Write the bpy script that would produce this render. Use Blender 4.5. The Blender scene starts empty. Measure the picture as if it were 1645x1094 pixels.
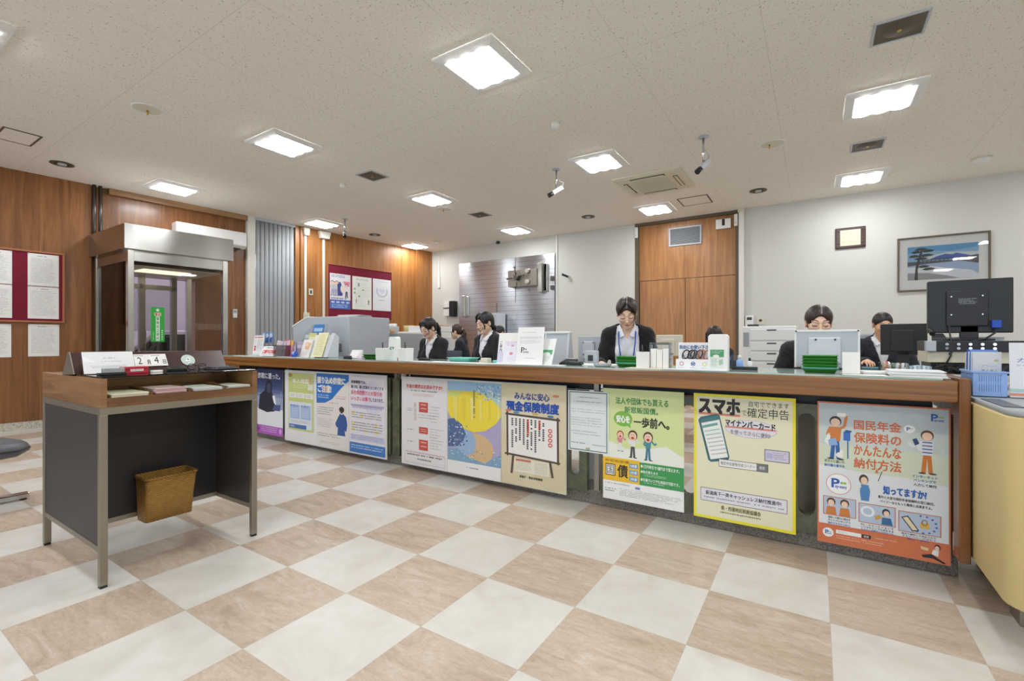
# Bank branch: customer lobby in front of a long service counter, office and vault behind it.
import bpy, math, random
import numpy as np
from mathutils import Vector, Matrix, Euler

random.seed(7)
SC = bpy.context.scene
COL = SC.collection

# ------------------------------------------------------------------ camera, world, exposure
CAM_H, FOC, YAW, HORIZON, CX = 1.15, 754.5, 0.5735, 548.3, 822.5
cam_data = bpy.data.cameras.new('camera')
cam_data.sensor_fit = 'HORIZONTAL'
cam_data.sensor_width = 36.0
cam_data.lens = FOC / 1645 * 36.0
cam_data.shift_y = (HORIZON - 547.0) / 1645
cam_data.clip_start = 0.05
cam = bpy.data.objects.new('camera', cam_data)
COL.objects.link(cam)
cam.location = (0, 0, CAM_H)
cam.rotation_euler = (math.pi / 2, 0, YAW)
SC.camera = cam

world = bpy.data.worlds.new('world')
SC.world = world
world.use_nodes = True
world.node_tree.nodes['Background'].inputs[0].default_value = (0.74, 0.80, 0.94, 1)
world.node_tree.nodes['Background'].inputs[1].default_value = 3.2

SC.view_settings.view_transform = 'Standard'
SC.view_settings.look = 'None'
SC.view_settings.gamma = 1.0
SC.view_settings.use_curve_mapping = False
SC.view_settings.exposure = 0.0

LAMP_GLOW = 36.0          # radiance of the recessed LED panels
LAMP_TINT = (0.975, 1.0, 1.03, 1)
CEIL = 3.37
BACK = 8.74               # back wall
# panels of the LED grid: columns along the counter, rows going back
LAMP_X = (-7.79, -5.02, -2.25, 0.52, 3.29)
LAMP_Y = (-1.85, 0.60, 3.05, 5.47, 7.91)

# ------------------------------------------------------------------ helpers
SN, CS = math.sin(YAW), math.cos(YAW)
LW0, LWK = -8.83, 0.0853                      # left wall: X = LW0 + LWK * Y
LWR = -math.atan(LWK)                         # its turn about z

def W(px, py, X=None, Y=None, Z=None, L=None):
    """A point of the photograph, given the plane it lies on."""
    u, v = (px - CX) / FOC, (HORIZON - py) / FOC
    d = Vector((-SN + CS * u, CS + SN * u, v))
    if X is not None: t = X / d.x
    elif Y is not None: t = Y / d.y
    elif Z is not None: t = (Z - CAM_H) / d.z
    else: t = (LW0 + L) / (d.x - LWK * d.y)
    return d * t + Vector((0, 0, CAM_H))

def lin(c):
    if isinstance(c, str):
        c = [int(c[i:i + 2], 16) for i in (0, 2, 4)]
    r = []
    for q in c[:3]:
        q = q / 255.0
        r.append(q / 12.92 if q <= 0.04045 else ((q + 0.055) / 1.055) ** 2.4)
    return (r[0], r[1], r[2], 1.0)

class N:
    """small node-tree helper"""
    def __init__(s, name):
        s.m = bpy.data.materials.new(name)
        s.m.use_nodes = True
        s.t = s.m.node_tree
        s.p = s.t.nodes['Principled BSDF']
        s.out = s.t.nodes['Material Output']
    def node(s, kind, **kw):
        n = s.t.nodes.new(kind)
        for k, v in kw.items():
            if k in n.inputs.keys() if hasattr(n.inputs, 'keys') else False:
                n.inputs[k].default_value = v
            else:
                setattr(n, k, v)
        return n
    def link(s, a, b): s.t.links.new(a, b); return s
    def math(s, op, a, b=None, c=None):
        n = s.t.nodes.new('ShaderNodeMath'); n.operation = op
        for i, q in enumerate((a, b, c)):
            if q is None: continue
            if isinstance(q, (int, float)): n.inputs[i].default_value = q
            else: s.link(q, n.inputs[i])
        return n.outputs[0]
    def mix(s, f, a, b, kind='MIX'):
        n = s.t.nodes.new('ShaderNodeMix'); n.data_type = 'RGBA'; n.blend_type = kind
        for i, q in ((0, f), (6, a), (7, b)):
            if isinstance(q, (int, float)): n.inputs[i].default_value = q
            elif isinstance(q, tuple): n.inputs[i].default_value = q
            else: s.link(q, n.inputs[i])
        return n.outputs[2]
    def ramp(s, f, stops):
        n = s.t.nodes.new('ShaderNodeValToRGB')
        while len(n.color_ramp.elements) < len(stops): n.color_ramp.elements.new(0.5)
        for e, (p, c) in zip(n.color_ramp.elements, stops):
            e.position = p; e.color = c if isinstance(c, tuple) and len(c) == 4 else lin(c)
        s.link(f, n.inputs[0])
        return n.outputs[0]
    def pos(s, kind='Object'):
        if kind == 'World': return s.t.nodes.new('ShaderNodeNewGeometry').outputs['Position']
        return s.t.nodes.new('ShaderNodeTexCoord').outputs[kind]
    def scaled(s, vec, sc, loc=(0, 0, 0)):
        n = s.t.nodes.new('ShaderNodeMapping')
        n.inputs['Scale'].default_value = sc; n.inputs['Location'].default_value = loc
        s.link(vec, n.inputs['Vector']); return n.outputs[0]
    def noise(s, vec, scale=5.0, detail=4.0, rough=0.55, dist=0.0):
        n = s.t.nodes.new('ShaderNodeTexNoise')
        n.inputs['Scale'].default_value = scale; n.inputs['Detail'].default_value = detail
        n.inputs['Roughness'].default_value = rough; n.inputs['Distortion'].default_value = dist
        s.link(vec, n.inputs['Vector']); return n.outputs[0]
    def bump(s, h, strength=0.2, dist=0.01):
        n = s.t.nodes.new('ShaderNodeBump')
        n.inputs['Strength'].default_value = strength; n.inputs['Distance'].default_value = dist
        s.link(h, n.inputs['Height']); s.link(n.outputs[0], s.p.inputs['Normal'])
    def set(s, **kw):
        for k, v in kw.items():
            i = s.p.inputs[k.replace('_', ' ')]
            if hasattr(v, 'node'): s.link(v, i)
            else: i.default_value = v
        return s.m

M = {}
def plain(name, c, rough=0.5, metal=0.0, spec=0.5, grain=0.06, **kw):
    """one-colour material with a slight mottling of its own"""
    n = N(name)
    q = n.noise(n.pos(), 23.0, 3.0)
    base = lin(c)
    a = tuple(min(1, b * (1 - grain)) for b in base[:3]) + (1,)
    b_ = tuple(min(1, b * (1 + grain)) for b in base[:3]) + (1,)
    n.set(Base_Color=n.mix(q, a, b_), Roughness=rough, Metallic=metal, **{'Specular IOR Level': spec})
    for k, v in kw.items(): n.p.inputs[k.replace('_', ' ')].default_value = v
    M[name] = n.m
    return n.m

def wood(name, dark, mid, light, grain=(9, 9, 0.6), rough=0.35, seam=None, coat=0.0, axis_seam='Y'):
    n = N(name)
    p = n.pos()
    vec = p
    sep = n.node('ShaderNodeSeparateXYZ'); n.link(p, sep.inputs[0])
    tone = None
    if seam:
        q = n.math('DIVIDE', sep.outputs[axis_seam], seam)
        cell = n.math('FLOOR', q)
        wn = n.node('ShaderNodeTexWhiteNoise', noise_dimensions='1D'); n.link(cell, wn.inputs['W'])
        tone = wn.outputs[0]
        off = n.node('ShaderNodeCombineXYZ'); n.link(n.math('MULTIPLY', tone, 7.0), off.inputs[2])
        add = n.node('ShaderNodeVectorMath', operation='ADD'); n.link(p, add.inputs[0]); n.link(off.outputs[0], add.inputs[1])
        vec = add.outputs[0]
    a = n.noise(n.scaled(vec, grain), 1.6, 5.0, 0.6, 0.9)
    fine = n.noise(n.scaled(vec, tuple(g * 9 for g in grain)), 2.0, 3.0, 0.6, 0.2)
    f = n.math('ADD', n.math('MULTIPLY', a, 0.8), n.math('MULTIPLY', fine, 0.2))
    c = n.ramp(f, [(0.28, dark), (0.5, mid), (0.72, light)])
    if seam:
        c = n.mix(n.math('MULTIPLY', tone, 0.32), c, lin(dark))
        fr = n.math('FRACT', q)
        edge = n.math('LESS_THAN', fr, 0.006)
        c = n.mix(n.math('MULTIPLY', edge, 0.7), c, lin('241207'))
    n.set(Base_Color=c, Roughness=rough, **{'Coat Weight': coat, 'Coat Roughness': 0.15})
    n.bump(fine, 0.05, 0.002)
    M[name] = n.m

def metal(name, c, rough, aniso=0.0, streak=None, uv=False):
    n = N(name)
    n.set(Base_Color=lin(c), Metallic=1.0, Roughness=rough, Anisotropic=aniso)
    if uv:
        tg = n.node('ShaderNodeTangent', direction_type='UV_MAP', uv_map='brush'); n.link(tg.outputs[0], n.p.inputs['Tangent']); n.set(Anisotropic_Rotation=0.25)
    if streak:
        q = n.noise(n.scaled(n.pos(), streak), 4.0, 3.0)
        n.set(Roughness=n.math('ADD', n.math('MULTIPLY', q, 0.14), rough - 0.06))
        n.bump(q, 0.04, 0.001)
    M[name] = n.m

def printed(name, rough=0.45):
    """ink on paper or plastic: the printed colours are the mesh's own colour attribute"""
    n = N(name)
    a = n.node('ShaderNodeAttribute', attribute_name='Col')
    q = n.noise(n.pos(), 60.0, 2.0)
    c = n.mix(0.05, a.outputs['Color'], n.mix(q, (0, 0, 0, 1), (1, 1, 1, 1)), 'OVERLAY')
    n.set(Base_Color=c, Roughness=rough)
    M[name] = n.m

def thin_glass(name, tint=(0.93, 0.96, 0.95, 1), refl=1.0):
    n = N(name)
    tr = n.node('ShaderNodeBsdfTransparent'); tr.inputs[0].default_value = tint
    gl = n.node('ShaderNodeBsdfGlossy'); gl.inputs['Roughness'].default_value = 0.02
    fr = n.node('ShaderNodeFresnel'); fr.inputs['IOR'].default_value = 1.5
    mx = n.node('ShaderNodeMixShader')
    n.link(n.math('MULTIPLY', fr.outputs[0], refl), mx.inputs[0])
    n.link(tr.outputs[0], mx.inputs[1]); n.link(gl.outputs[0], mx.inputs[2])
    n.link(mx.outputs[0], n.out.inputs['Surface'])
    M[name] = n.m

def glow(name, c, strength):
    n = N(name)
    n.set(Base_Color=(0.9, 0.9, 0.9, 1), Roughness=0.4)
    n.p.inputs['Emission Color'].default_value = c
    n.p.inputs['Emission Strength'].default_value = strength
    M[name] = n.m

class MB:
    """collects shapes into ONE mesh"""
    def __init__(s): s.v, s.f, s.m, s.c, s.s = [], [], [], [], []
    def add(s, verts, faces, m=0, c=None, smooth=False):
        o = len(s.v)
        s.v.extend([tuple(q) for q in verts])
        for f in faces:
            s.f.append(tuple(i + o for i in f)); s.m.append(m); s.c.append(c); s.s.append(smooth)
        return s
    def box(s, x0, y0, z0, x1, y1, z1, m=0, c=None):
        v = [(x0, y0, z0), (x1, y0, z0), (x1, y1, z0), (x0, y1, z0), (x0, y0, z1), (x1, y0, z1), (x1, y1, z1), (x0, y1, z1)]
        return s.add(v, [(0, 3, 2, 1), (4, 5, 6, 7), (0, 1, 5, 4), (1, 2, 6, 5), (2, 3, 7, 6), (3, 0, 4, 7)], m, c)
    def obox(s, cen, size, rot=(0, 0, 0), m=0, c=None):
        R = Euler(rot).to_matrix(); cen = Vector(cen)
        a, b, d = (q / 2 for q in size)
        v = [cen + R @ Vector(q) for q in ((-a, -b, -d), (a, -b, -d), (a, b, -d), (-a, b, -d), (-a, -b, d), (a, -b, d), (a, b, d), (-a, b, d))]
        return s.add(v, [(0, 3, 2, 1), (4, 5, 6, 7), (0, 1, 5, 4), (1, 2, 6, 5), (2, 3, 7, 6), (3, 0, 4, 7)], m, c)
    def prism(s, pts, ext, m=0, c=None, smooth=False):
        """a flat outline (3-D points) swept along ext"""
        n = len(pts); e = Vector(ext); pts = [Vector(p) for p in pts]
        nr = Vector((0, 0, 0))
        for i in range(n): nr += pts[i].cross(pts[(i + 1) % n])
        if nr.dot(e) > 0: pts = pts[::-1]
        v = pts + [p + e for p in pts]
        s.add(v, [tuple(range(n)), tuple(range(2 * n - 1, n - 1, -1))], m, c)
        o = len(s.v) - 2 * n
        for i in range(n):
            j = (i + 1) % n
            s.f.append((o + j, o + i, o + n + i, o + n + j)); s.m.append(m); s.c.append(c); s.s.append(smooth)
        return s
    def ring(s, rings, m=0, c=None, smooth=True, caps=True, closed=False):
        """skin through rings of equal length"""
        k = len(rings[0]); v = [p for r in rings for p in r]; f = []
        R = len(rings)
        for i in range(R if closed else R - 1):
            for j in range(k):
                a, b = i * k + j, i * k + (j + 1) % k
                c2 = ((i + 1) % R) * k
                f.append((a, b, c2 + (j + 1) % k, c2 + j))
        s.add(v, f, m, c, smooth)
        if caps and not closed:
            o = len(s.v) - len(v)
            s.f.append(tuple(o + j for j in range(k))[::-1]); s.m.append(m); s.c.append(c); s.s.append(False)
            s.f.append(tuple(o + (R - 1) * k + j for j in range(k))); s.m.append(m); s.c.append(c); s.s.append(False)
        return s
    def cyl(s, p0, p1, r0, r1=None, n=20, m=0, c=None, caps=True, smooth=True):
        return s.tube([p0, p1], [r0, r0 if r1 is None else r1], n, m, c, caps, smooth)
    def tube(s, pts, r, n=10, m=0, c=None, caps=True, smooth=True):
        pts = [Vector(p) for p in pts]
        rs = r if isinstance(r, (list, tuple)) else [r] * len(pts)
        rings = []
        up = None
        for i, p in enumerate(pts):
            d = (pts[min(i + 1, len(pts) - 1)] - pts[max(i - 1, 0)]).normalized()
            if up is None: up = Vector((0, 0, 1)) if abs(d.z) < 0.9 else Vector((1, 0, 0))
            a = d.cross(up).normalized(); b = a.cross(d).normalized(); up = b
            rings.append([p + (a * math.cos(t) + b * math.sin(t)) * rs[i] for t in [-2 * math.pi * j / n for j in range(n)]])
        return s.ring(rings, m, c, smooth, caps)
    def lathe(s, prof, cen=(0, 0, 0), n=24, m=0, c=None, smooth=True, caps=True, sx=1.0, sy=1.0):
        cen = Vector(cen)
        return s.ring([[cen + Vector((r * sx * math.cos(t), r * sy * math.sin(t), z)) for t in [2 * math.pi * j / n for j in range(n)]] for r, z in prof], m, c, smooth, caps)
    def ell(s, cen, rad, n=16, k=10, m=0, c=None):
        prof = [(math.sin(math.pi * i / k), -math.cos(math.pi * i / k)) for i in range(k + 1)]
        prof[0] = (0.02, -1); prof[-1] = (0.02, 1)
        return s.ring([[(cen[0] + rad[0] * r * math.cos(t), cen[1] + rad[1] * r * math.sin(t), cen[2] + rad[2] * z) for t in [2 * math.pi * j / n for j in range(n)]] for r, z in prof], m, c)
    def rrect(s, x0, y0, x1, y1, r, z0, z1, m=0, c=None, seg=5, top=None):
        """upright slab with rounded plan corners; top insets the upper outline"""
        def outline(x0, y0, x1, y1, r, z):
            o = []
            for cx, cy, a0 in ((x1 - r, y1 - r, 0), (x0 + r, y1 - r, 90), (x0 + r, y0 + r, 180), (x1 - r, y0 + r, 270)):
                for i in range(seg + 1):
                    a = math.radians(a0 + 90 * i / seg); o.append((cx + r * math.cos(a), cy + r * math.sin(a), z))
            return o
        q = top or 0
        return s.ring([outline(x0, y0, x1, y1, r, z0), outline(x0 - q, y0 - q, x1 + q, y1 + q, r + max(q, 0), z1)], m, c, True)
    def build(s, name, mats, parent=None, loc=(0, 0, 0), rz=0.0, bevel=0.0, seg=2, rot=None, uv=False):
        me = bpy.data.meshes.new(name)
        me.from_pydata(s.v, [], s.f)
        mats = mats if isinstance(mats, (list, tuple)) else [mats]
        for q in mats: me.materials.append(M[q] if isinstance(q, str) else q)
        me.polygons.foreach_set('material_index', s.m)
        me.polygons.foreach_set('use_smooth', s.s)
        if any(c is not None for c in s.c):
            at = me.color_attributes.new('Col', 'FLOAT_COLOR', 'CORNER')
            memo = {}; data = []
            for f, c in zip(s.f, s.c):
                c = 'ffffff' if c is None else c
                if c not in memo: memo[c] = lin(c)
                data.extend(memo[c] * len(f))
            at.data.foreach_set('color', data)
        if uv:                                             # u level, v upright: the run of the brushing
            ul = me.uv_layers.new(name='brush')
            for p in me.polygons:
                for li in p.loop_indices:
                    co = me.vertices[me.loops[li].vertex_index].co
                    ul.data[li].uv = (co.x, co.y) if abs(p.normal.z) > 0.7 else ((co.y if abs(p.normal.x) > abs(p.normal.y) else co.x), co.z)
        me.update()
        o = bpy.data.objects.new(name, me)
        COL.objects.link(o)
        o.location = loc
        o.rotation_euler = rot if rot else (0, 0, rz)
        if parent: o.parent = parent
        if bevel:
            b = o.modifiers.new('bevel', 'BEVEL'); b.width = bevel; b.segments = seg
            b.limit_method = 'ANGLE'; b.angle_limit = math.radians(40)
        return o

def tag(o, label=None, cat=None, group=None, kind=None):
    if label: o['label'] = label
    if cat: o['category'] = cat
    if group: o['group'] = group
    if kind: o['kind'] = kind
    return o

def thing(name, label, cat, loc=(0, 0, 0), rz=0.0, group=None):
    o = bpy.data.objects.new(name, None)
    o.empty_display_size = 0.1
    COL.objects.link(o)
    o.location = loc; o.rotation_euler = (0, 0, rz)
    return tag(o, label, cat, group)

def struct(o): o['kind'] = 'structure'; return o

def dup(root, label, loc=None, rz=None):
    """copy of a thing with its parts and sub-parts"""
    r = root.copy(); COL.objects.link(r)
    if label: r['label'] = label
    if loc is not None: r.location = loc
    if rz is not None: r.rotation_euler = (0, 0, rz)
    for ch in list(root.children):
        c = ch.copy(); COL.objects.link(c); c.parent = r
        for g in list(ch.children):
            d = g.copy(); COL.objects.link(d); d.parent = c
    return r

TEXTS = {}
def glyphs(t, bold=0.0):
    key = (t, bold)
    if key not in TEXTS:
        cu = bpy.data.curves.new('t', 'FONT'); cu.body = t; cu.resolution_u = 2; cu.offset = bold
        cu.fill_mode = 'FRONT'; cu.space_line = 1.0
        ob = bpy.data.objects.new('t', cu); me = ob.to_mesh()
        v = [(q.co.x, q.co.y) for q in me.vertices]; f = [tuple(p.vertices) for p in me.polygons]
        ob.to_mesh_clear(); bpy.data.objects.remove(ob); bpy.data.curves.remove(cu)
        x0, x1 = min(q[0] for q in v), max(q[0] for q in v); y0, y1 = min(q[1] for q in v), max(q[1] for q in v)
        TEXTS[key] = ([((x - x0) / (x1 - x0), (y - y0) / (y1 - y0)) for x, y in v], f, (x1 - x0) / max(1e-6, y1 - y0))
    return TEXTS[key]

class Art:
    """flat printing on a sheet; u runs right and v runs down over the sheet, both 0..1"""
    def __init__(s, mb, w, h, org=(0, 0, 0), th=0.002, m=0, lay=0.0003, back=None, sheet='f4f4f2'):
        s.mb, s.w, s.h, s.m, s.lay = mb, w, h, m, lay
        s.o = Vector(org); s.th = th; s.n = 0
        if sheet: mb.box(s.o.x, s.o.y - th, s.o.z, s.o.x + w, s.o.y, s.o.z + h, m, sheet)
    def P(s, u, v, l):                                     # ink never leaves the sheet; every stroke lies a hair above the one before
        u, v = min(1.0, max(0.0, u)), min(1.0, max(0.0, v))
        return (s.o.x + u * s.w, s.o.y - s.th - (l + 1) * s.lay - s.n * 0.000006, s.o.z + (1 - v) * s.h)
    def poly(s, pts, c, l=1):
        n = len(pts); s.n += 1
        a = sum(pts[i][0] * pts[(i + 1) % n][1] - pts[(i + 1) % n][0] * pts[i][1] for i in range(n))
        if a > 0: pts = pts[::-1]
        s.mb.add([s.P(u, v, l) for u, v in pts], [tuple(range(n))], s.m, c); return s
    def rect(s, u0, v0, u1, v1, c, l=1): return s.poly([(u0, v0), (u0, v1), (u1, v1), (u1, v0)], c, l)
    def frame(s, u0, v0, u1, v1, t, c, l=1):
        k = t * s.w / s.h
        s.rect(u0, v0, u1, v0 + k, c, l); s.rect(u0, v1 - k, u1, v1, c, l)
        s.rect(u0, v0, u0 + t, v1, c, l); return s.rect(u1 - t, v0, u1, v1, c, l)
    def ell(s, u, v, ru, rv, c, l=1, n=20, a0=0, a1=360):
        if a1 - a0 >= 360: return s.poly([(u + ru * math.cos(2 * math.pi * i / n), v + rv * math.sin(2 * math.pi * i / n)) for i in range(n)], c, l)
        return s.poly([(u + ru * math.cos(math.radians(a0 + (a1 - a0) * i / n)), v + rv * math.sin(math.radians(a0 + (a1 - a0) * i / n))) for i in range(n + 1)], c, l)
    def line(s, pts, t, c, l=2):
        k = s.w / s.h
        for (u0, v0), (u1, v1) in zip(pts, pts[1:]):
            dx, dy = (u1 - u0), (v1 - v0) / k
            q = math.hypot(dx, dy) or 1
            nx, ny = -dy / q * t / 2, dx / q * t / 2 * k
            s.poly([(u0 + nx, v0 + ny), (u1 + nx, v1 + ny), (u1 - nx, v1 - ny), (u0 - nx, v0 - ny)], c, l)
        return s
    def loop(s, u, v, ru, rv, t, c, l=2, n=20):
        return s.line([(u + ru * math.cos(2 * math.pi * i / n), v + rv * math.sin(2 * math.pi * i / n)) for i in range(n + 1)], t, c, l)
    def text(s, t, u0, v0, u1, v1, c='222222', bold=0.0, l=3, tilt=0.0):
        """bold thickens the strokes by printing the glyphs a few hairs apart; bold is a share of the line height"""
        v, f, _ = glyphs(t); s.n += 1
        dv = bold * (v1 - v0); du = dv * s.h / s.w
        for k, (a, b) in enumerate(((0, 0),) if bold < 0.008 else ((-1, -1), (1, -1), (1, 1), (-1, 1), (0, 0))):
            s.mb.add([s.P(u0 + x * (u1 - u0) + a * du, v1 - y * (v1 - v0) + tilt * x + b * dv, l + k * 0.14) for x, y in v], f, s.m, c)
        return s
    def vtext(s, t, u0, v0, u1, v1, c='222222', bold=0.0, l=3):
        n = len(t); k = (v1 - v0) / n
        for i, ch in enumerate(t): s.text(ch, u0, v0 + i * k + 0.08 * k, u1, v0 + (i + 1) * k - 0.08 * k, c, bold, l)
        return s
    def lines(s, u0, v0, u1, v1, n, c='77777a', fill=0.45, l=2, seed=1, ragged=0.25):
        """rows of print too small to read: little upright blocks, one per character"""
        rn = random.Random(seed); k = (v1 - v0) / n; hh = k * min(fill, 0.6)
        cw = max(hh * s.h / s.w, (u1 - u0) / 42)
        for i in range(n):
            u = u0; e = u1 - (u1 - u0) * ragged * rn.random(); q = []
            s.n += 1; y = v0 + i * k
            while u < e - cw * 0.5:
                if rn.random() > 0.1:
                    a, b = u + cw * 0.08, min(1, u + cw * rn.uniform(0.6, 0.86)); t = y + hh * rn.uniform(0, 0.2); z = y + hh * rn.uniform(0.8, 1.0)
                    o = len(s.mb.v); s.mb.add([s.P(a, t, l), s.P(a, z, l), s.P(b, z, l), s.P(b, t, l)], [(0, 1, 2, 3)], s.m, c)
                u += cw
        return s
    def vlines(s, u0, v0, u1, v1, n, c='77777a', fill=0.5, l=2, seed=1):
        rn = random.Random(seed); k = (u1 - u0) / n; ch = k * fill * s.w / s.h
        for i in range(n):
            v = v0; e = v1 - (v1 - v0) * 0.4 * rn.random(); s.n += 1; x = u0 + i * k
            while v < e - ch * 0.5:
                if rn.random() > 0.08: s.mb.add([s.P(x, v + ch * .1, l), s.P(x, v + ch * .85, l), s.P(x + k * fill, v + ch * .85, l), s.P(x + k * fill, v + ch * .1, l)], [(0, 1, 2, 3)], s.m, c)
                v += ch
        return s
    def fig(s, u, v, h, top='4a6a8a', leg='33353a', hair='40302a', skin='f0cdb4', w=1.0, arm=(0.5, -0.1), l=2, shoe='3a3030'):
        """a little drawn person standing with feet at v; h is the height in v"""
        k = s.h / s.w; a = h * k * w
        hr = h * 0.11
        s.poly([(u - a * .07, v - h * .45), (u + a * .07, v - h * .45), (u + a * .1, v), (u + a * .02, v), (u, v - h * .35), (u - a * .03, v), (u - a * .11, v)], leg, l)
        s.poly([(u - a * .12, v - h * .75), (u + a * .12, v - h * .75), (u + a * .09, v - h * .42), (u - a * .09, v - h * .42)], top, l)
        s.line([(u + a * .1, v - h * .73), (u + a * arm[0] * .5, v - h * (.73 + arm[1] * .5 - .1)), (u + a * arm[0] * .6, v - h * (.75 + arm[1]))], h * k * .06, top, l)
        s.line([(u - a * .1, v - h * .73), (u - a * .16, v - h * .55), (u - a * .03, v - h * .52)], h * k * .06, top, l)
        s.ell(u, v - h * .88, hr * k * 1.05, hr * 1.12, hair, l)
        s.ell(u, v - h * .855, hr * k * .85, hr * .88, skin, l + 1)
        s.ell(u - a * .09, v, a * .07, h * .018, shoe, l + 1); s.ell(u + a * .1, v, a * .07, h * .018, shoe, l + 1)
        return s

def sheet(name, label, cat, loc, w, h, rz=0.0, draw=None, group=None, bg='f4f4f2', th=0.002, tiltx=0.0, mat='print'):
    """a printed sheet standing in the plane y = 0 with its lower left corner at loc"""
    mb = MB(); a = Art(mb, w, h, th=th, sheet=bg)
    if draw: draw(a)
    o = mb.build(name, mat, None, loc, rot=(tiltx, 0, rz))
    return tag(o, label, cat, group)

# ------------------------------------------------------------------ materials
def make_floor():
    n = N('floor_tile'); T = 0.4624
    p = n.pos('World')
    q = n.scaled(p, (1 / T, 1 / T, 1), (2.2612 / T + 40, -0.9286 / T + 40, 0))
    s = n.node('ShaderNodeSeparateXYZ'); n.link(q, s.inputs[0])
    fx, fy = n.math('FLOOR', s.outputs[0]), n.math('FLOOR', s.outputs[1])
    odd = n.math('MODULO', n.math('ADD', fx, fy), 2.0)
    ids = n.node('ShaderNodeCombineXYZ'); n.link(fx, ids.inputs[0]); n.link(fy, ids.inputs[1])
    wn = n.node('ShaderNodeTexWhiteNoise', noise_dimensions='2D'); n.link(ids.outputs[0], wn.inputs['Vector'])
    shift = n.node('ShaderNodeVectorMath', operation='MULTIPLY_ADD')
    n.link(wn.outputs['Color'], shift.inputs[0]); shift.inputs[1].default_value = (9, 9, 9); n.link(p, shift.inputs[2])
    rot = n.node('ShaderNodeMapping'); rot.inputs['Rotation'].default_value = (0, 0, 0.5); rot.inputs['Scale'].default_value = (1.2, 4.2, 1)
    n.link(shift.outputs[0], rot.inputs['Vector'])
    vein = n.noise(rot.outputs[0], 3.0, 8.0, 0.66, 1.6)
    cloud = n.noise(shift.outputs[0], 5.0, 5.0, 0.6, 0.6)
    brown = n.ramp(vein, [(0.3, 'a38c76'), (0.45, 'bda792'), (0.58, 'c9b6a4'), (0.75, 'd8ccc0')])
    fine = n.noise(n.scaled(shift.outputs[0], (1, 1.6, 1)), 38.0, 6.0, 0.75, 0.8)
    brown = n.mix(n.math('MULTIPLY', n.math('SUBTRACT', 1.0, cloud), 0.45), brown, lin('c6bbae'))
    brown = n.mix(n.math('MULTIPLY', n.math('MAXIMUM', n.math('SUBTRACT', fine, 0.46), 0.0), 1.5), brown, lin('8d7660'))
    white = n.ramp(cloud, [(0.3, 'cdc8be'), (0.5, 'd6d2ca'), (0.7, 'dddad4')])
    c = n.mix(odd, brown, white)
    c = n.mix(n.math('MULTIPLY', wn.outputs['Value'], 0.06), c, (0.45, 0.38, 0.3, 1))
    gx, gy = n.math('FRACT', s.outputs[0]), n.math('FRACT', s.outputs[1])
    edge = n.math('MINIMUM', n.math('MINIMUM', gx, n.math('SUBTRACT', 1.0, gx)), n.math('MINIMUM', gy, n.math('SUBTRACT', 1.0, gy)))
    gap = n.math('LESS_THAN', edge, 0.0032)
    c = n.mix(n.math('MULTIPLY', gap, 0.45), c, lin('a8a094'))
    n.set(Base_Color=c, Roughness=n.math('ADD', n.math('MULTIPLY', cloud, 0.12), 0.30), **{'Specular IOR Level': 0.4})
    n.bump(n.math('SUBTRACT', vein, n.math('MULTIPLY', gap, 0.6)), 0.06, 0.002)
    M['floor_tile'] = n.m
make_floor()

def make_ceiling():
    n = N('ceiling_board')
    p = n.pos('World')
    v = n.node('ShaderNodeTexVoronoi'); v.inputs['Scale'].default_value = 62.0
    n.link(n.scaled(p, (1, 0.75, 1)), v.inputs['Vector'])
    big = n.noise(p, 46.0, 3.0, 0.7, 1.0)
    speck = n.math('MULTIPLY', n.math('LESS_THAN', v.outputs['Distance'], 0.30), n.math('GREATER_THAN', big, 0.55))
    s = n.node('ShaderNodeSeparateXYZ'); n.link(p, s.inputs[0])
    def seam(o, step, off):
        fr = n.math('FRACT', n.math('DIVIDE', n.math('ADD', o, off + 40 * step), step))
        return n.math('LESS_THAN', fr, 0.005 / step)
    joint = n.math('MAXIMUM', seam(s.outputs[0], 0.92, 0.31), seam(s.outputs[1], 1.84, 0.2))
    c = n.mix(n.math('MULTIPLY', n.noise(p, 3.0, 3.0), 0.2), lin('efe9df'), lin('e7e0d5'))
    c = n.mix(n.math('MULTIPLY', speck, 0.62), c, lin('7d7466'))
    c = n.mix(n.math('MULTIPLY', joint, 0.25), c, lin('8d8575'))
    n.set(Base_Color=c, Roughness=0.9)
    n.bump(n.math('SUBTRACT', 1.0, speck), 0.25, 0.003)
    M['ceiling_board'] = n.m
make_ceiling()

def make_granite(name, stops, scale):
    n = N(name)
    v = n.node('ShaderNodeTexVoronoi'); v.inputs['Scale'].default_value = scale; n.link(n.pos('World'), v.inputs['Vector'])
    s = n.node('ShaderNodeSeparateColor'); n.link(v.outputs['Color'], s.inputs[0])
    q = n.noise(n.pos('World'), 9.0, 4.0)
    f = n.math('ADD', n.math('MULTIPLY', s.outputs[0], 0.75), n.math('MULTIPLY', q, 0.25))
    n.set(Base_Color=n.ramp(f, stops), Roughness=0.35)
    M[name] = n.m
make_granite('granite', [(0.12, '4f4b47'), (0.4, '6f6963'), (0.62, '7d766e'), (0.9, '928b83')], 210.0)
make_granite('terrazzo', [(0.1, '9a9281'), (0.4, 'c0b9a8'), (0.8, 'd2ccbd')], 70.0)

def make_green_marble():
    n = N('green_marble')
    q = n.noise(n.pos('World'), 3.5, 8.0, 0.7, 2.0)
    n.set(Base_Color=n.ramp(q, [(0.3, '363a2c'), (0.5, '4f5340'), (0.62, '5d614c'), (0.78, '7f8269')]), Roughness=0.22)
    M['green_marble'] = n.m
make_green_marble()

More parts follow.
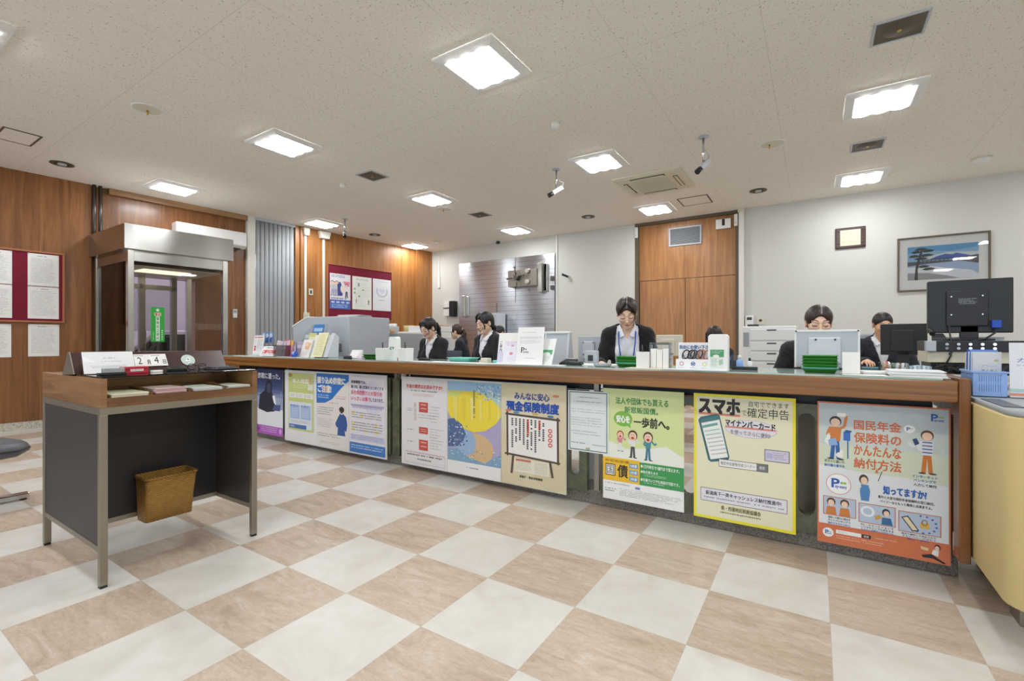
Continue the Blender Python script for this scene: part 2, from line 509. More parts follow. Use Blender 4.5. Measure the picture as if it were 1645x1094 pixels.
def make_vault():
    n = N('vault_steel')
    p = n.pos()
    s = n.node('ShaderNodeSeparateXYZ'); n.link(p, s.inputs[0])
    q = n.noise(n.scaled(p, (0.8, 1, 6)), 3.0, 2.0)
    n.set(Metallic=1.0, Roughness=n.math('ADD', n.math('MULTIPLY', q, 0.06), 0.20), Anisotropic=0.9, Anisotropic_Rotation=0.25)
    fr = n.math('FRACT', n.math('DIVIDE', n.math('ADD', s.outputs[2], 5.0), 0.105))
    gap = n.math('LESS_THAN', fr, 0.07)
    c = n.mix(n.math('MULTIPLY', gap, 0.7), (0.62, 0.645, 0.69, 1), (0.22, 0.23, 0.25, 1))
    n.set(Base_Color=c)
    tg = n.node('ShaderNodeTangent', direction_type='UV_MAP', uv_map='brush'); n.link(tg.outputs[0], n.p.inputs['Tangent'])
    M['vault_steel'] = n.m
make_vault()

def make_hair(name, dark, light):
    n = N(name)
    a = n.node('ShaderNodeAttribute', attribute_name='Col')
    q = n.noise(n.scaled(n.pos(), (90, 90, 7)), 2.0, 3.0, 0.6)
    c = n.mix(1.0, n.mix(q, lin(dark), lin(light)), a.outputs['Color'], 'MULTIPLY')
    n.set(Base_Color=n.mix(a.outputs['Alpha'], lin('a89a92'), c), Roughness=0.42)
    n.bump(q, 0.35, 0.004)
    M[name] = n.m

def make_skin():
    n = N('skin')
    a = n.node('ShaderNodeAttribute', attribute_name='Col')
    n.set(Base_Color=a.outputs['Color'], Roughness=0.5, **{'Subsurface Weight': 0.08, 'Subsurface Scale': 0.01})
    n.p.inputs['Subsurface Radius'].default_value = (1.0, 0.4, 0.25)
    M['skin'] = n.m
make_skin()

def cloth(name, c, rough=0.85, weave=900.0):
    n = N(name)
    q = n.noise(n.pos(), weave, 2.0); w = n.noise(n.pos(), 12.0, 4.0)
    b = lin(c)
    n.set(Base_Color=n.mix(n.math('ADD', n.math('MULTIPLY', q, 0.5), n.math('MULTIPLY', w, 0.5)), tuple(k * 0.8 for k in b[:3]) + (1,), tuple(k * 1.2 for k in b[:3]) + (1,)), Roughness=rough)
    n.p.inputs['Sheen Weight'].default_value = 0.12
    n.bump(w, 0.25, 0.006)
    M[name] = n.m

wood('veneer', '61391c', '8b592e', 'a6713f', seam=0.46, coat=0.15)
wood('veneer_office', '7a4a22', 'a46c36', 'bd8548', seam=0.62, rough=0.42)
wood('veneer_dark', '4a2510', '6d3c1b', '85502a', seam=0.9, axis_seam='Y')
wood('door_veneer', '85542c', 'a77342', 'bd8a55', coat=0.1)
wood('counter_wood', '452608', '80501f', 'a9743a', grain=(0.3, 9, 15), rough=0.33, coat=0.2)
wood('post_wood', '4d2c10', '7b4b22', '956233', grain=(9, 9, 0.5), rough=0.35)
wood('trim_wood', '7d5c3c', '9a7550', 'b08c66', grain=(9, 0.6, 9))
wood('desk_wood', '6b4a2e', '8d6644', 'a57d58', grain=(1.0, 0.5, 12), rough=0.45)
wood('desk_wood_dark', '583a20', '7a5433', '91693f', grain=(9, 0.5, 14), rough=0.45)
wood('mahogany', '2c1410', '3b1d17', '4a261d', grain=(8, 0.7, 8), rough=0.3, coat=0.2)
plain('wall_paint', 'd0d0ca', 0.8, grain=0.015)
plain('white_paint', 'e2e0d8', 0.6, grain=0.02)
plain('board_edge', 'b0704a', 0.5)
plain('maroon_felt', '7a1730', 0.95, grain=0.12)
plain('white_plastic', 'e9e9e7', 0.4, grain=0.02)
plain('cream_plastic', 'd9d3bf', 0.45, grain=0.02)
plain('grey_plastic', '9ea3a6', 0.5, grain=0.03)
plain('silver_plastic', 'b9bec6', 0.4, grain=0.03)
plain('pale_grey', 'ccd0d8', 0.45, grain=0.03)
plain('black_plastic', '1c1d20', 0.4, grain=0.1)
plain('dark_grey', '3a3b3e', 0.5, grain=0.06)
plain('brown_metal', '5d5140', 0.5, grain=0.05)
plain('brown_dark', '3d342a', 0.6)
plain('paper_white', 'f3f2ee', 0.7, grain=0.015)
plain('paper_cream', 'efe7c9', 0.7, grain=0.02)
plain('blue_plastic', '8fb0e6', 0.45, grain=0.03)
plain('cobalt', '1c4fb8', 0.4)
plain('green_tray', '2f7d28', 0.4, grain=0.05)
plain('mint_tray', '7fd0c4', 0.4, grain=0.03)
plain('red_plastic', 'b01d36', 0.4)
plain('vinyl_yellow', 'cfbb83', 0.5, grain=0.03)
plain('vinyl_grey', '54575c', 0.42, grain=0.05)
plain('laminate_dark', '3e3a38', 0.5, grain=0.05)
plain('laminate_black', '29282a', 0.45, grain=0.05)
plain('teal_card', '3f6f78', 0.6)
plain('cardboard', 'c79a62', 0.8)
plain('blind_grey', '8b8f92', 0.7, grain=0.04)
plain('rack_black', '222226', 0.45)
plain('chair_fabric', '4a4e58', 0.9, grain=0.15)
plain('desk_grey', 'c3c5c4', 0.5, grain=0.02)
plain('lavender_metal', 'b9aec6', 0.6)
plain('asphalt', '55555a', 0.9, grain=0.2)
metal('steel', 'b0afab', 0.2, 0.85, None, True)
metal('steel_bright', 'c4c2bd', 0.22, 0.4, (60, 60, 1))
metal('leg_steel', 'a09a8f', 0.42, 0.2, (30, 30, 2))
metal('chrome', 'd4d4d6', 0.12)
metal('dark_steel', '66635e', 0.35)
metal('brass', 'c9a95c', 0.3)
printed('print'); printed('print_gloss', 0.2)
thin_glass('clear_glass', (0.86, 0.89, 0.87, 1))
thin_glass('picture_glass', (0.985, 0.985, 0.985, 1), 0.8)
thin_glass('desk_glass', (0.80, 0.87, 0.76, 1), 1.3)
thin_glass('acrylic', (0.94, 0.95, 0.97, 1), 0.8)
thin_glass('tinted_glass', (0.78, 0.74, 0.68, 1), 1.1)
glow('led', LAMP_TINT, LAMP_GLOW)
glow('booth_lamp', (1.0, 0.93, 0.75, 1), 2.2)
for nm, d, l in (('hair_black', '0d0b0b', '241d1b'), ('hair_brown', '1b120e', '3d2b20'), ('hair_reddish', '22140f', '4d3021'), ('hair_grey', '101012', '34343a')):
    make_hair(nm, d, l)
cloth('suit_black', '1b1b20'); cloth('suit_navy', '1d2029'); cloth('knit_black', '17181c', 0.95, 500.0)
cloth('shirt_white', 'e8e9ee', 0.8); cloth('skirt_black', '1a1a1e')

def make_glass_top():
    n = N('glass_top')
    n.set(Base_Color=lin('a9bdb0'), Roughness=0.06, **{'Specular IOR Level': 0.6})
    q = n.noise(n.pos('World'), 2.5, 2.0)
    n.set(Base_Color=n.ramp(q, [(0.3, '93aa9f'), (0.7, 'bccdc4')]))
    M['glass_top'] = n.m
    n = N('blind_cloth')
    w = n.math('ADD', n.noise(n.scaled(n.pos(), (200, 200, 3)), 2.0, 2.0), 0.0)
    n.set(Base_Color=n.ramp(w, [(0.3, 'b2b5b6'), (0.7, 'c4c6c6')]), Roughness=0.7)
    tl = n.node('ShaderNodeBsdfTranslucent'); tl.inputs[0].default_value = (0.6, 0.64, 0.72, 1)
    mx = n.node('ShaderNodeMixShader'); mx.inputs[0].default_value = 0.35
    n.link(n.p.outputs[0], mx.inputs[1]); n.link(tl.outputs[0], mx.inputs[2]); n.link(mx.outputs[0], n.out.inputs['Surface'])
    M['blind_cloth'] = n.m
    n = N('wicker')
    p = n.pos()
    s = n.node('ShaderNodeSeparateXYZ'); n.link(p, s.inputs[0])
    h = n.math('ADD', s.outputs[0], s.outputs[1])
    wv = n.math('SINE', n.math('MULTIPLY', s.outputs[2], 628.0))
    wh = n.math('SINE', n.math('MULTIPLY', h, 330.0))
    f = n.math('MULTIPLY', wv, wh)
    q = n.noise(p, 40.0, 3.0)
    g = n.math('ADD', n.math('MULTIPLY', f, 0.45), n.math('ADD', n.math('MULTIPLY', q, 0.4), 0.32))
    n.set(Base_Color=n.ramp(g, [(0.1, '6f481a'), (0.5, 'bd8a3e'), (0.9, 'e2b866')]), Roughness=0.45)
    n.bump(f, 0.7, 0.004)
    M['wicker'] = n.m
make_glass_top()

# ------------------------------------------------------------------ room shell
XR, YF = 5.2, -3.6                                    # right wall, front wall (behind the camera)
struct(MB().box(-10.2, YF - 0.2, -0.2, XR + 0.2, BACK + 0.3, 0.0).build('floor', 'floor_tile'))
struct(MB().box(-9.4, YF - 0.2, CEIL, XR + 0.2, BACK + 0.3, CEIL + 0.2).build('ceiling', 'ceiling_board'))
struct(MB().box(XR, YF - 0.2, 0, XR + 0.2, BACK + 0.3, CEIL).build('wall_right', 'wall_paint'))
wf = MB()
wf.box(-9.4, YF - 0.2, 0, -8.2, YF, CEIL).box(4.4, YF - 0.2, 0, XR, YF, CEIL).box(-8.2, YF - 0.2, 2.85, 4.4, YF, CEIL).box(-8.2, YF - 0.2, 0, 4.4, YF, 0.35)
struct(wf.build('wall_front', 'wall_paint'))                                # unseen street windows, added so that daylight brightens the counter front
for k in range(6):
    x = -8.2 + 2.1 * k
    w_ = struct(MB().box(x + 0.05, YF - 0.12, 0.40, x + 2.05, YF - 0.11, 2.80).build('window_%d' % (k + 2), 'clear_glass'))
    f_ = MB(); f_.box(x, YF - 0.15, 0.35, x + 0.05, YF - 0.05, 2.85).box(x + 2.05, YF - 0.15, 0.35, x + 2.1, YF - 0.05, 2.85).box(x + 0.05, YF - 0.15, 0.35, x + 2.05, YF - 0.05, 0.40).box(x + 0.05, YF - 0.15, 2.80, x + 2.05, YF - 0.05, 2.85)
    f_.build('window_frame', 'steel_bright', w_)
# back wall with the recess of the wooden double door
DX0, DX1 = -2.872, -1.085
wb = MB()
wb.box(-8.4, BACK, 0, DX0, BACK + 0.25, CEIL); wb.box(DX1, BACK, 0, XR, BACK + 0.25, CEIL); wb.box(DX0, BACK + 0.2, 0, DX1, BACK + 0.25, CEIL)
struct(wb.build('wall_back', 'wall_paint'))
d = MB()
d.box(DX0, BACK + 0.055, 2.29, DX1, BACK + 0.2, CEIL)
door_panel = struct(d.build('trim_1', 'door_veneer'))
fr = MB()
fr.box(DX0, BACK - 0.005, 0, DX0 + 0.07, BACK + 0.2, CEIL); fr.box(DX1 - 0.055, BACK - 0.005, 0, DX1, BACK + 0.2, CEIL)
fr.box(DX0 + 0.07, BACK - 0.005, CEIL - 0.05, DX1 - 0.055, BACK + 0.2, CEIL)
struct(fr.build('trim_2', 'brown_metal'))
for k, (a, b) in enumerate(((DX0 + 0.075, -1.972), (-1.962, DX1 - 0.06))):
    o = struct(MB().box(a, BACK + 0.06, 0.01, b, BACK + 0.11, 2.282).build('door_%d' % (k + 1), 'door_veneer', bevel=0.003))
struct(MB().box(-8.1, BACK - 0.015, 0, DX0 - 0.01, BACK, 0.09).box(DX1 + 0.01, BACK - 0.015, 0, XR, BACK, 0.09).build('baseboard_back', 'brown_dark'))

# left wall, in its own frame: x into the room, y along the wall
LLOC, KY = (LW0, 0, 0), math.sqrt(1 + LWK * LWK)
def ly(Y): return Y * KY
def lwbuild(mb, name, mats, **kw): return mb.build(name, mats, None, LLOC, LWR, **kw)
E0, E1 = ly(2.62), ly(3.66)                            # entrance opening behind the glass porch
B0, B1 = ly(4.585), ly(5.285)                          # window behind the vertical blind
wl = MB()
wl.box(-0.3, ly(-3.9), 0, 0, ly(2.36), CEIL)
wl.box(-0.3, ly(2.36), 0, -0.06, E0, CEIL); wl.box(-0.3, E0, 2.15, -0.06, E1, CEIL)
wl.box(-0.3, E1, 0, -0.06, ly(4.44), CEIL)
wl.box(-0.3, ly(4.575), 2.77, -0.02, ly(5.29), CEIL); wl.box(-0.3, ly(4.575), 0, -0.02, ly(5.29), 0.25)
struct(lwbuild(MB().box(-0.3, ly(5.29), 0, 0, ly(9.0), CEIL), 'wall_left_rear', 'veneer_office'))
struct(lwbuild(wl, 'wall_left', 'veneer'))
struct(lwbuild(MB().box(0.0, ly(-3.9), 0, 0.02, ly(2.36), 0.10), 'baseboard_left', 'terrazzo'))
struct(lwbuild(MB().box(-0.06, ly(2.55), 3.285, 0.03, ly(4.44), CEIL), 'trim_3', 'trim_wood'))
struct(lwbuild(MB().box(-0.3, ly(4.44), 0, 0.02, ly(4.575), CEIL), 'trim_4', 'white_paint'))
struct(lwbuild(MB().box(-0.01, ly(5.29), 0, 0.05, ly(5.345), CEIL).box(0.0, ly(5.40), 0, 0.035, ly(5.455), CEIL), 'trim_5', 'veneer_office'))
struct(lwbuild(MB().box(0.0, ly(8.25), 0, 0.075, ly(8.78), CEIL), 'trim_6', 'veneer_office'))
struct(lwbuild(MB().box(-0.27, B0, 0.25, -0.25, B1, 2.77), 'window_1', 'clear_glass'))
# the two steel tubes running from the porch roof up to the ceiling
for k, y in enumerate((2.385, 2.452)):
    tag(lwbuild(MB().cyl((0.03, ly(y), 2.62), (0.03, ly(y), CEIL), 0.022), 'riser_pipe', 'dark_steel'),
        ('dark riser pipe beside the veneer wall edge above the glass porch', 'brown riser pipe next to the soffit end above the glass porch')[k], 'pipe', 'riser pipes above the porch')

# outside the entrance: a lavender shutter across the lane, a parked car and a blue bin
struct(MB().box(-16, -2, -0.25, -10.2, 12, -0.02).build('ground_outside', 'asphalt'))
struct(MB().box(-13.4, -1, -0.02, -13.1, 10, 3.2).build('wall_opposite', 'lavender_metal'))

# ------------------------------------------------------------------ glass entrance porch
PA = Vector((-7.34, 2.33, 0)); PB = Vector((-7.232, 3.60, 0)); PW = 2.33
def porch():
    root = thing('entrance_porch', 'stainless steel and glass entrance porch with deep brushed canopy at the wooden wall', 'porch', PA)
    e = (PB - PA); L = e.length; e.normalize()
    # local frame: a runs from near corner to the wall (-X), b runs along the lobby side
    wallx = LW0 + LWK * 2.33 - PA.x
    def q(a, b, z): return Vector((-a, 0, 0)) + e * b + Vector((0, 0, z))
    def slab(mb, a0, a1, b0, b1, z0, z1, m=0):
        v = [q(a0, b0, z0), q(a1, b0, z0), q(a1, b1, z0), q(a0, b1, z0), q(a0, b0, z1), q(a1, b0, z1), q(a1, b1, z1), q(a0, b1, z1)]
        mb.add(v, [(0, 1, 2, 3), (4, 7, 6, 5), (0, 4, 5, 1), (1, 5, 6, 2), (2, 6, 7, 3), (3, 7, 4, 0)], m); return mb
    D = 1.30
    slab(MB(), 0, D, 0, L, 2.335, 2.65).build('canopy', 'steel', root, uv=True)
    h = MB(); slab(h, 0.115, D - 0.11, 0.06, 0.11, 2.19, 2.335); slab(h, 0.06, 0.11, 0.115, L - 0.115, 2.19, 2.335); slab(h, 0.115, D - 0.11, L - 0.11, L - 0.06, 2.19, 2.335)
    h.build('header', 'steel', root, uv=True)
    slab(MB(), 0.12, D, 0.12, L - 0.12, 2.13, 2.15).build('porch_ceiling', 'white_plastic', root)
    lp = slab(MB(), 0.3, 0.62, 0.3, 0.85, 2.115, 2.13).build('lamp_panel', 'booth_lamp', root)
    for a, b in ((0.05, 0.05), (0.05, L - 0.115), (D - 0.11, 0.05), (D - 0.11, L - 0.115)):
        slab(MB(), a, a + 0.065, b, b + 0.065, 0.0, 2.335).build('post', 'steel_bright', root, bevel=0.004)
    slab(MB(), 0.08, 0.088, 0.115, L - 0.115, 0.12, 2.19).build('side_pane', 'tinted_glass', root)
    slab(MB(), 0.115, D - 0.11, 0.08, 0.088, 0.12, 2.19).build('front_pane', 'tinted_glass', root)
    s = MB(); slab(s, 0.07, 0.1, 0.115, L - 0.115, 0, 0.12); slab(s, 0.115, D - 0.11, 0.07, 0.1, 0, 0.12)
    s.build('sill_rail', 'steel', root, uv=True)
    # sliding door set in the wall behind
    w = MB()
    for b in (0.16, 0.52, 0.92): slab(w, D - 0.2, D - 0.13, b, b + 0.07, 0, 2.15)
    slab(w, D - 0.2, D - 0.13, 0.16, 0.99, 1.93, 2.0); slab(w, D - 0.2, D - 0.13, 0.16, 0.99, 0.9, 0.95)
    dr = w.build('sliding_door', 'steel', root, uv=True)
    slab(MB(), D - 0.17, D - 0.16, 0.2, 0.95, 0.05, 1.95).build('door_glass', 'clear_glass', dr)
    t = MB(); slab(t, D - 0.2, D - 0.13, 0.56, 0.6, 0.75, 1.3); t.build('push_bar', 'steel_bright', dr)
    return e
PE = porch()
ga = math.atan2(PE.y, PE.x)
def draw_green(a):
    a.rect(0, 0, 1, 1, '2fa53c', 0)
    a.poly([(0.5 + (0.17 if i % 2 == 0 else 0.08) * math.sin(i * math.pi / 5), 0.085 - (0.06 if i % 2 == 0 else 0.028) * math.cos(i * math.pi / 5)) for i in range(10)], 'dff0dc')
    a.rect(0.26, 0.16, 0.74, 0.25, 'e3efe0'); a.text('警戒', 0.29, 0.17, 0.71, 0.24, 'd22f2f', 0.02)
    a.rect(0.36, 0.27, 0.64, 0.97, 'e9f3e7')
    a.vtext('警察官立寄所', 0.40, 0.28, 0.60, 0.96, '1f7d2c', 0.01)
    a.vlines(0.16, 0.72, 0.24, 0.95, 1, 'd9eed8'); 
    for i in range(5): a.ell(0.82, 0.68 + i * 0.06, 0.05, 0.017, 'e6f4e4', 2, 10)
p0, p1 = W(242, 548, L=0), W(264, 548, L=0)
def onpane(px, py):
    d = (W(px, py, Z=0.0) - Vector((0, 0, CAM_H))); o = Vector((0, 0, CAM_H))
    nrm = Vector((PE.y, -PE.x, 0)); base = PA + nrm * -0.078
    t = (base - o).dot(nrm) / d.dot(nrm)
    return o + d * t
a0, a1, a2 = onpane(242, 549), onpane(264, 549), onpane(242, 493)
sheet('window_sticker', 'tall green police notice sticker with star on the porch glass', 'sticker', (a0.x + 0.006, a0.y, a0.z), (a1 - a0).length, a2.z - a0.z, ga, draw_green, th=0.001)

# things seen outside through the porch
car = thing('parked_car', 'parked lavender grey car dimly seen through the porch glass', 'car', (-11.7, 4.4, -0.02), 0.0)
prof = [(-0.8, 0, 0.3), (-0.8, 0, 0.75), (-0.72, 0, 0.85)]
sec = [(-1.9, 0.35), (-1.9, 0.75), (-1.0, 0.9), (-0.45, 1.38), (0.9, 1.42), (1.6, 0.98), (1.95, 0.9), (1.95, 0.35)]
MB().prism([(-0.78, y, z) for y, z in sec], (1.56, 0, 0)).build('body', 'lavender_metal', car, bevel=0.08)
MB().prism([(0.785, y, z) for y, z in ((-0.85, 0.93), (-0.4, 1.3), (0.85, 1.33), (1.35, 0.97))], (0.01, 0, 0)).build('side_window', 'black_plastic', car)
for x in (-0.72, 0.62):
    for y in (-1.2, 1.25): MB().cyl((x, y, 0.31), (x + 0.16, y, 0.31), 0.31, n=20).build('wheel', 'black_plastic', car)
tag(MB().rrect(-0.25, -0.2, 0.25, 0.2, 0.05, 0, 0.62, top=0.04).build('bin', 'cobalt', None, (-9.75, 4.05, -0.02)), 'blue plastic bin outside beyond the porch door', 'bin')

# ------------------------------------------------------------------ left wall fittings
def lw_thing(name, label, cat, y, z, x=0.0, group=None):
    p = Matrix.Rotation(LWR, 4, 'Z') @ Vector((x, y, z)) + Vector(LLOC)
    return thing(name, label, cat, p, LWR, group)
def lw_loc(y, z, x=0.0): return Matrix.Rotation(LWR, 4, 'Z') @ Vector((x, y, z)) + Vector(LLOC)
SRZ = LWR + math.pi / 2                                # sheets on the left wall face +x

bd = lw_thing('notice_board', 'maroon felt notice board with wooden frame beside the porch', 'notice board', ly(0.3), 1.40)
BW, BH = ly(2.08) - ly(0.3), 0.945
MB().box(0.0, 0.02, 0.02, 0.02, BW - 0.02, BH - 0.02).build('felt', 'maroon_felt', bd)
MB().box(0.0, 0, 0, 0.035, BW, 0.022).box(0.0, 0, BH - 0.022, 0.035, BW, BH).box(0.0, 0, 0.022, 0.035, 0.022, BH - 0.022).box(0.0, BW - 0.022, 0.022, 0.035, BW, BH - 0.022).build('frame', 'board_edge', bd, bevel=0.003)
def draw_doc(seed, head=True):
    def f(a):
        if head: a.lines(0.3, 0.06, 0.7, 0.10, 1, '6c6c70', 0.6, seed=seed)
        a.lines(0.1, 0.14, 0.92, 0.92, 19, 'a9abad', 0.34, seed=seed + 3)
        for u in (0.03, 0.97): a.ell(u, 0.03, 0.015, 0.012, '8a8a8c', 2, 8)
    return f
PW_, PH_ = ly(2.022) - ly(1.726), 0.425
docs = [(1.726, 1.885, 'printed notice on the maroon board, upper right sheet beside the porch'), (1.726, 1.45, 'printed notice on the maroon board, lower right sheet beside the porch'),
        (1.29, 1.885, 'printed notice on the maroon board, upper sheet at the photo edge'), (1.29, 1.45, 'printed notice on the maroon board, lower sheet at the photo edge'),
        (1.732, 0.95, 'plain notice taped on the veneer below the right of the maroon board'), (1.285, 0.945, 'plain notice taped on the veneer below the board at the photo edge')]
for i, (Y, z, lab) in enumerate(docs):
    sheet('notice_sheet', lab, 'notice', lw_loc(ly(Y), z, 0.0225 if z > 1.2 else 0.003), PW_, PH_, SRZ, draw_doc(i + 2), group='notices by the porch', bg='f1f1ee', th=0.0015)

# wall air conditioner
ac = lw_thing('air_conditioner', 'long white wall air conditioner above the glass porch', 'air conditioner', ly(3.33), 2.745, -0.055)
AL = ly(4.36) - ly(3.33)
MB().prism([(0, 0, 0.04), (0.17, 0, 0.0), (0.235, 0, 0.05), (0.235, 0, 0.25), (0.21, 0, 0.285), (0, 0, 0.285)], (0, AL, 0)).build('body', 'white_plastic', ac, bevel=0.012, seg=3)
MB().prism([(0.05, 0.08, 0.015), (0.17, 0.08, -0.012), (0.19, 0.08, 0.005), (0.07, 0.08, 0.03)], (0, AL - 0.16, 0)).build('louver', 'dark_grey', ac)

# vertical blind
bl = lw_thing('vertical_blind', 'grey pleated vertical blind hanging ceiling to floor beside the porch', 'blind', B0, 0.0)
MB().box(-0.02, -0.012, CEIL - 0.05, 0.05, B1 - B0, CEIL - 0.001).build('head_rail', 'silver_plastic', bl)
nsl = 9; st = (B1 - B0 - 0.005) / nsl
for i in range(nsl):
    mb = MB(); y0 = -0.008 + i * st
    pts = []
    for k in range(9):
        s = k / 8; pts.append((0.016 - 0.018 * (s - 0.5) + 0.016 * math.sin(math.pi * s), y0 + s * st * 1.12))
    rings = [[(x, y, z) for x, y in pts] + [(x - 0.002, y, z) for x, y in pts[::-1]] for z in (0.04, 1.0, 2.0, CEIL - 0.05)]
    mb.ring(rings, smooth=True); mb.build('slat', 'blind_cloth', bl)

def conduit(y, label, ztop, zbot, topbox, cat='conduit'):
    t = lw_thing('cable_duct', label, cat, ly(y), zbot, 0.0, 'white cable ducts on the veneer wall')
    MB().box(0, -0.022, 0, 0.025, 0.022, ztop - zbot).build('duct', 'white_paint', t)
    MB().prism([(0, -topbox, ztop - zbot), (0, topbox, ztop - zbot), (0.0, topbox * 1.35, ztop - zbot + 0.14), (0, -topbox * 1.35, ztop - zbot + 0.14)], (0.09, 0, 0)).build('junction_box', 'white_paint', t, bevel=0.005)
    return t
c1 = conduit(5.50, 'white cable duct with socket box beside the grey blind', 3.21, 1.55, 0.045)
MB().box(0, -0.05, 0.0, 0.045, 0.075, 0.16).build('socket_box', 'cream_plastic', c1, bevel=0.004)
MB().box(0.045, 0.0, 0.06, 0.05, 0.03, 0.09).build('socket', 'dark_grey', c1)
conduit(5.885, 'white cable duct along the left edge of the maroon poster board', 3.21, 0.3, 0.09)
sw = lw_thing('wall_switch', 'cream wall switch plate between the two white ducts', 'switch', ly(5.62), 2.06)
MB().box(0, -0.045, 0, 0.01, 0.045, 0.125).build('plate', 'cream_plastic', sw, bevel=0.003)
MB().box(0.01, -0.018, 0.03, 0.016, 0.018, 0.095).build('rocker', 'dark_grey', sw)
rc = lw_thing('remote_control', 'small white air conditioner remote on wall beside the porch', 'remote control', ly(4.26), 1.56, -0.06)
MB().box(0, -0.035, 0, 0.025, 0.035, 0.15).build('case', 'white_plastic', rc, bevel=0.005)
MB().box(0.025, -0.024, 0.085, 0.027, 0.024, 0.135).build('display', 'grey_plastic', rc)

# maroon poster board in the office corner with three posters
pbd = lw_thing('poster_board', 'maroon felt poster board with wooden rim in the office corner', 'notice board', ly(5.962), 1.615)
BW2, BH2 = ly(7.56) - ly(5.962), 1.12
MB().box(0, 0.015, 0.015, 0.018, BW2 - 0.015, BH2 - 0.015).build('felt', 'maroon_felt', pbd)
MB().box(0, 0, 0, 0.03, BW2, 0.015).box(0, 0, BH2 - 0.015, 0.03, BW2, BH2).box(0, 0, 0.015, 0.03, 0.015, BH2 - 0.015).box(0, BW2 - 0.015, 0.015, 0.03, BW2, BH2 - 0.015).build('rim', 'board_edge', pbd)
def draw_p1(a):
    a.lines(0.06, 0.04, 0.95, 0.12, 2, '4b58a8', 0.6, seed=2)
    for i, c in enumerate(('c8d4c0', 'b8bcd8', 'd0c8d8', 'bcd0d8')): a.fig(0.12 + i * 0.1, 0.62, 0.42 - 0.03 * (i % 2), c, 'a8a8c0', '807878')
    a.poly([(0.35, 0.3), (0.5, 0.22), (0.62, 0.4), (0.6, 0.62), (0.38, 0.62)], '3c4a8c', 3)
    a.ell(0.62, 0.42, 0.12, 0.12, 'f0dcd4', 4); a.poly([(0.62, 0.2), (0.97, 0.2), (0.95, 0.34), (0.78, 0.36)], 'e28ba4', 4)
    a.fig(0.8, 0.66, 0.4, 'e8e4e8', '38384a', '2a2028', l=5)
    a.rect(0.0, 0.74, 1, 1, '3f6fc0', 3); a.lines(0.05, 0.68, 0.95, 0.74, 1, '3a3a60', 0.7, 4, 5)
    for i in range(4): a.ell(0.14 + i * 0.24, 0.81, 0.09, 0.028, 'e4c8dc', 4)
    a.lines(0.08, 0.87, 0.95, 0.98, 3, 'dfe8f4', 0.5, 4, 7)
def draw_p2(a):
    a.lines(0.2, 0.06, 0.85, 0.13, 2, '8f9a92', 0.5, seed=4)
    a.lines(0.12, 0.18, 0.92, 0.95, 17, 'b9c6ba', 0.28, seed=8, ragged=0.6)
    for u, v in ((0.12, 0.38), (0.55, 0.4), (0.12, 0.5), (0.35, 0.6)): a.ell(u, v, 0.05, 0.03, '7fae86', 3, 12)
    a.rect(0.28, 0.2, 0.36, 0.3, '9aa09c', 3); a.fig(0.2, 0.82, 0.14, 'b48aa0', '787080'); a.fig(0.84, 0.84, 0.16, '9a5a5a', '4a4a50')
def draw_p3(a):
    a.lines(0.15, 0.07, 0.88, 0.11, 1, 'c4c8d4', 0.6, seed=3)
    for i in range(16):
        t = math.radians(-20 + i * 220 / 15); a.ell(0.5 - 0.28 * math.cos(t), 0.38 + 0.17 * math.sin(t), 0.05, 0.022, 'c3cbe2', 2, 8)
    a.poly([(0.5 + 0.17 * math.sin(t) ** 3, 0.37 - 0.006 * (13 * math.cos(t) - 5 * math.cos(2 * t) - 2 * math.cos(3 * t) - math.cos(4 * t))) for t in [2 * math.pi * i / 24 for i in range(24)]], 'd7dcec', 1)
    a.lines(0.3, 0.66, 0.72, 0.70, 1, '9aa0b8', 0.6, seed=6); a.lines(0.42, 0.93, 0.6, 0.95, 1, 'a0a4b0', 0.7)
for (y0, y1, z0, z1, dr, bg, lab) in ((6.017, 6.488, 1.82, 2.545, draw_p1, 'e9e7ee', 'event poster with drawn people and a blue lower band on maroon board'),
        (6.533, 7.013, 1.835, 2.54, draw_p2, 'eef0e8', 'pale poster with green spots and fine print, middle of maroon board'),
        (7.046, 7.533, 1.835, 2.54, draw_p3, 'eceef2', 'white poster with a pale heart wreath on maroon board')):
    sheet('wall_poster', lab, 'poster', lw_loc(ly(y0), z0, 0.0205), ly(y1) - ly(y0), z1 - z0, SRZ, dr, 'posters on the maroon office board', bg)

# ------------------------------------------------------------------ back wall fittings
V0, V1, VT = -7.103, -4.56, 2.985
vd = thing('vault_door', 'large brushed steel vault door with handwheel on the back wall', 'vault door', (V0, BACK - 0.002, 0))
vw = V1 - V0
def vx(X): return X - V0
MB().box(0, -0.05, 0, vw, 0, VT).build('slab', 'vault_steel', vd, uv=True)
sm = MB()
for x, z0, z1 in ((vx(-6.02), 0.3, 2.02), (vx(-5.52), 2.0, 2.98)): sm.box(x - 0.006, -0.053, z0, x + 0.006, -0.049, z1)
sm.build('seam', 'black_plastic', vd)
MB().box(vx(-5.62), -0.20, 2.33, vx(-4.90), -0.05, 2.68).build('lock_plate', 'leg_steel', vd)
hw = MB()
wc = Vector((vx(-5.36), -0.27, 2.52))
hw.cyl(wc + Vector((0, 0.07, 0)), wc + Vector((0, -0.04, 0)), 0.07, 0.05)
for i in range(4):
    t = math.radians(45 * 0 + 90 * i + 8); dv = Vector((math.cos(t), 0, math.sin(t)))
    hw.tube([wc + dv * 0.04, wc + dv * 0.2 + Vector((0, -0.03, 0))], [0.018, 0.013]); hw.ell(wc + dv * 0.21 + Vector((0, -0.032, 0)), (0.024, 0.024, 0.024), 10, 6)
hw.build('handwheel', 'dark_steel', vd)
for z in (2.41, 2.64):
    MB().cyl((vx(-5.11), -0.2, z), (vx(-5.11), -0.26, z), 0.06, 0.045).build('dial', 'steel_bright', vd)
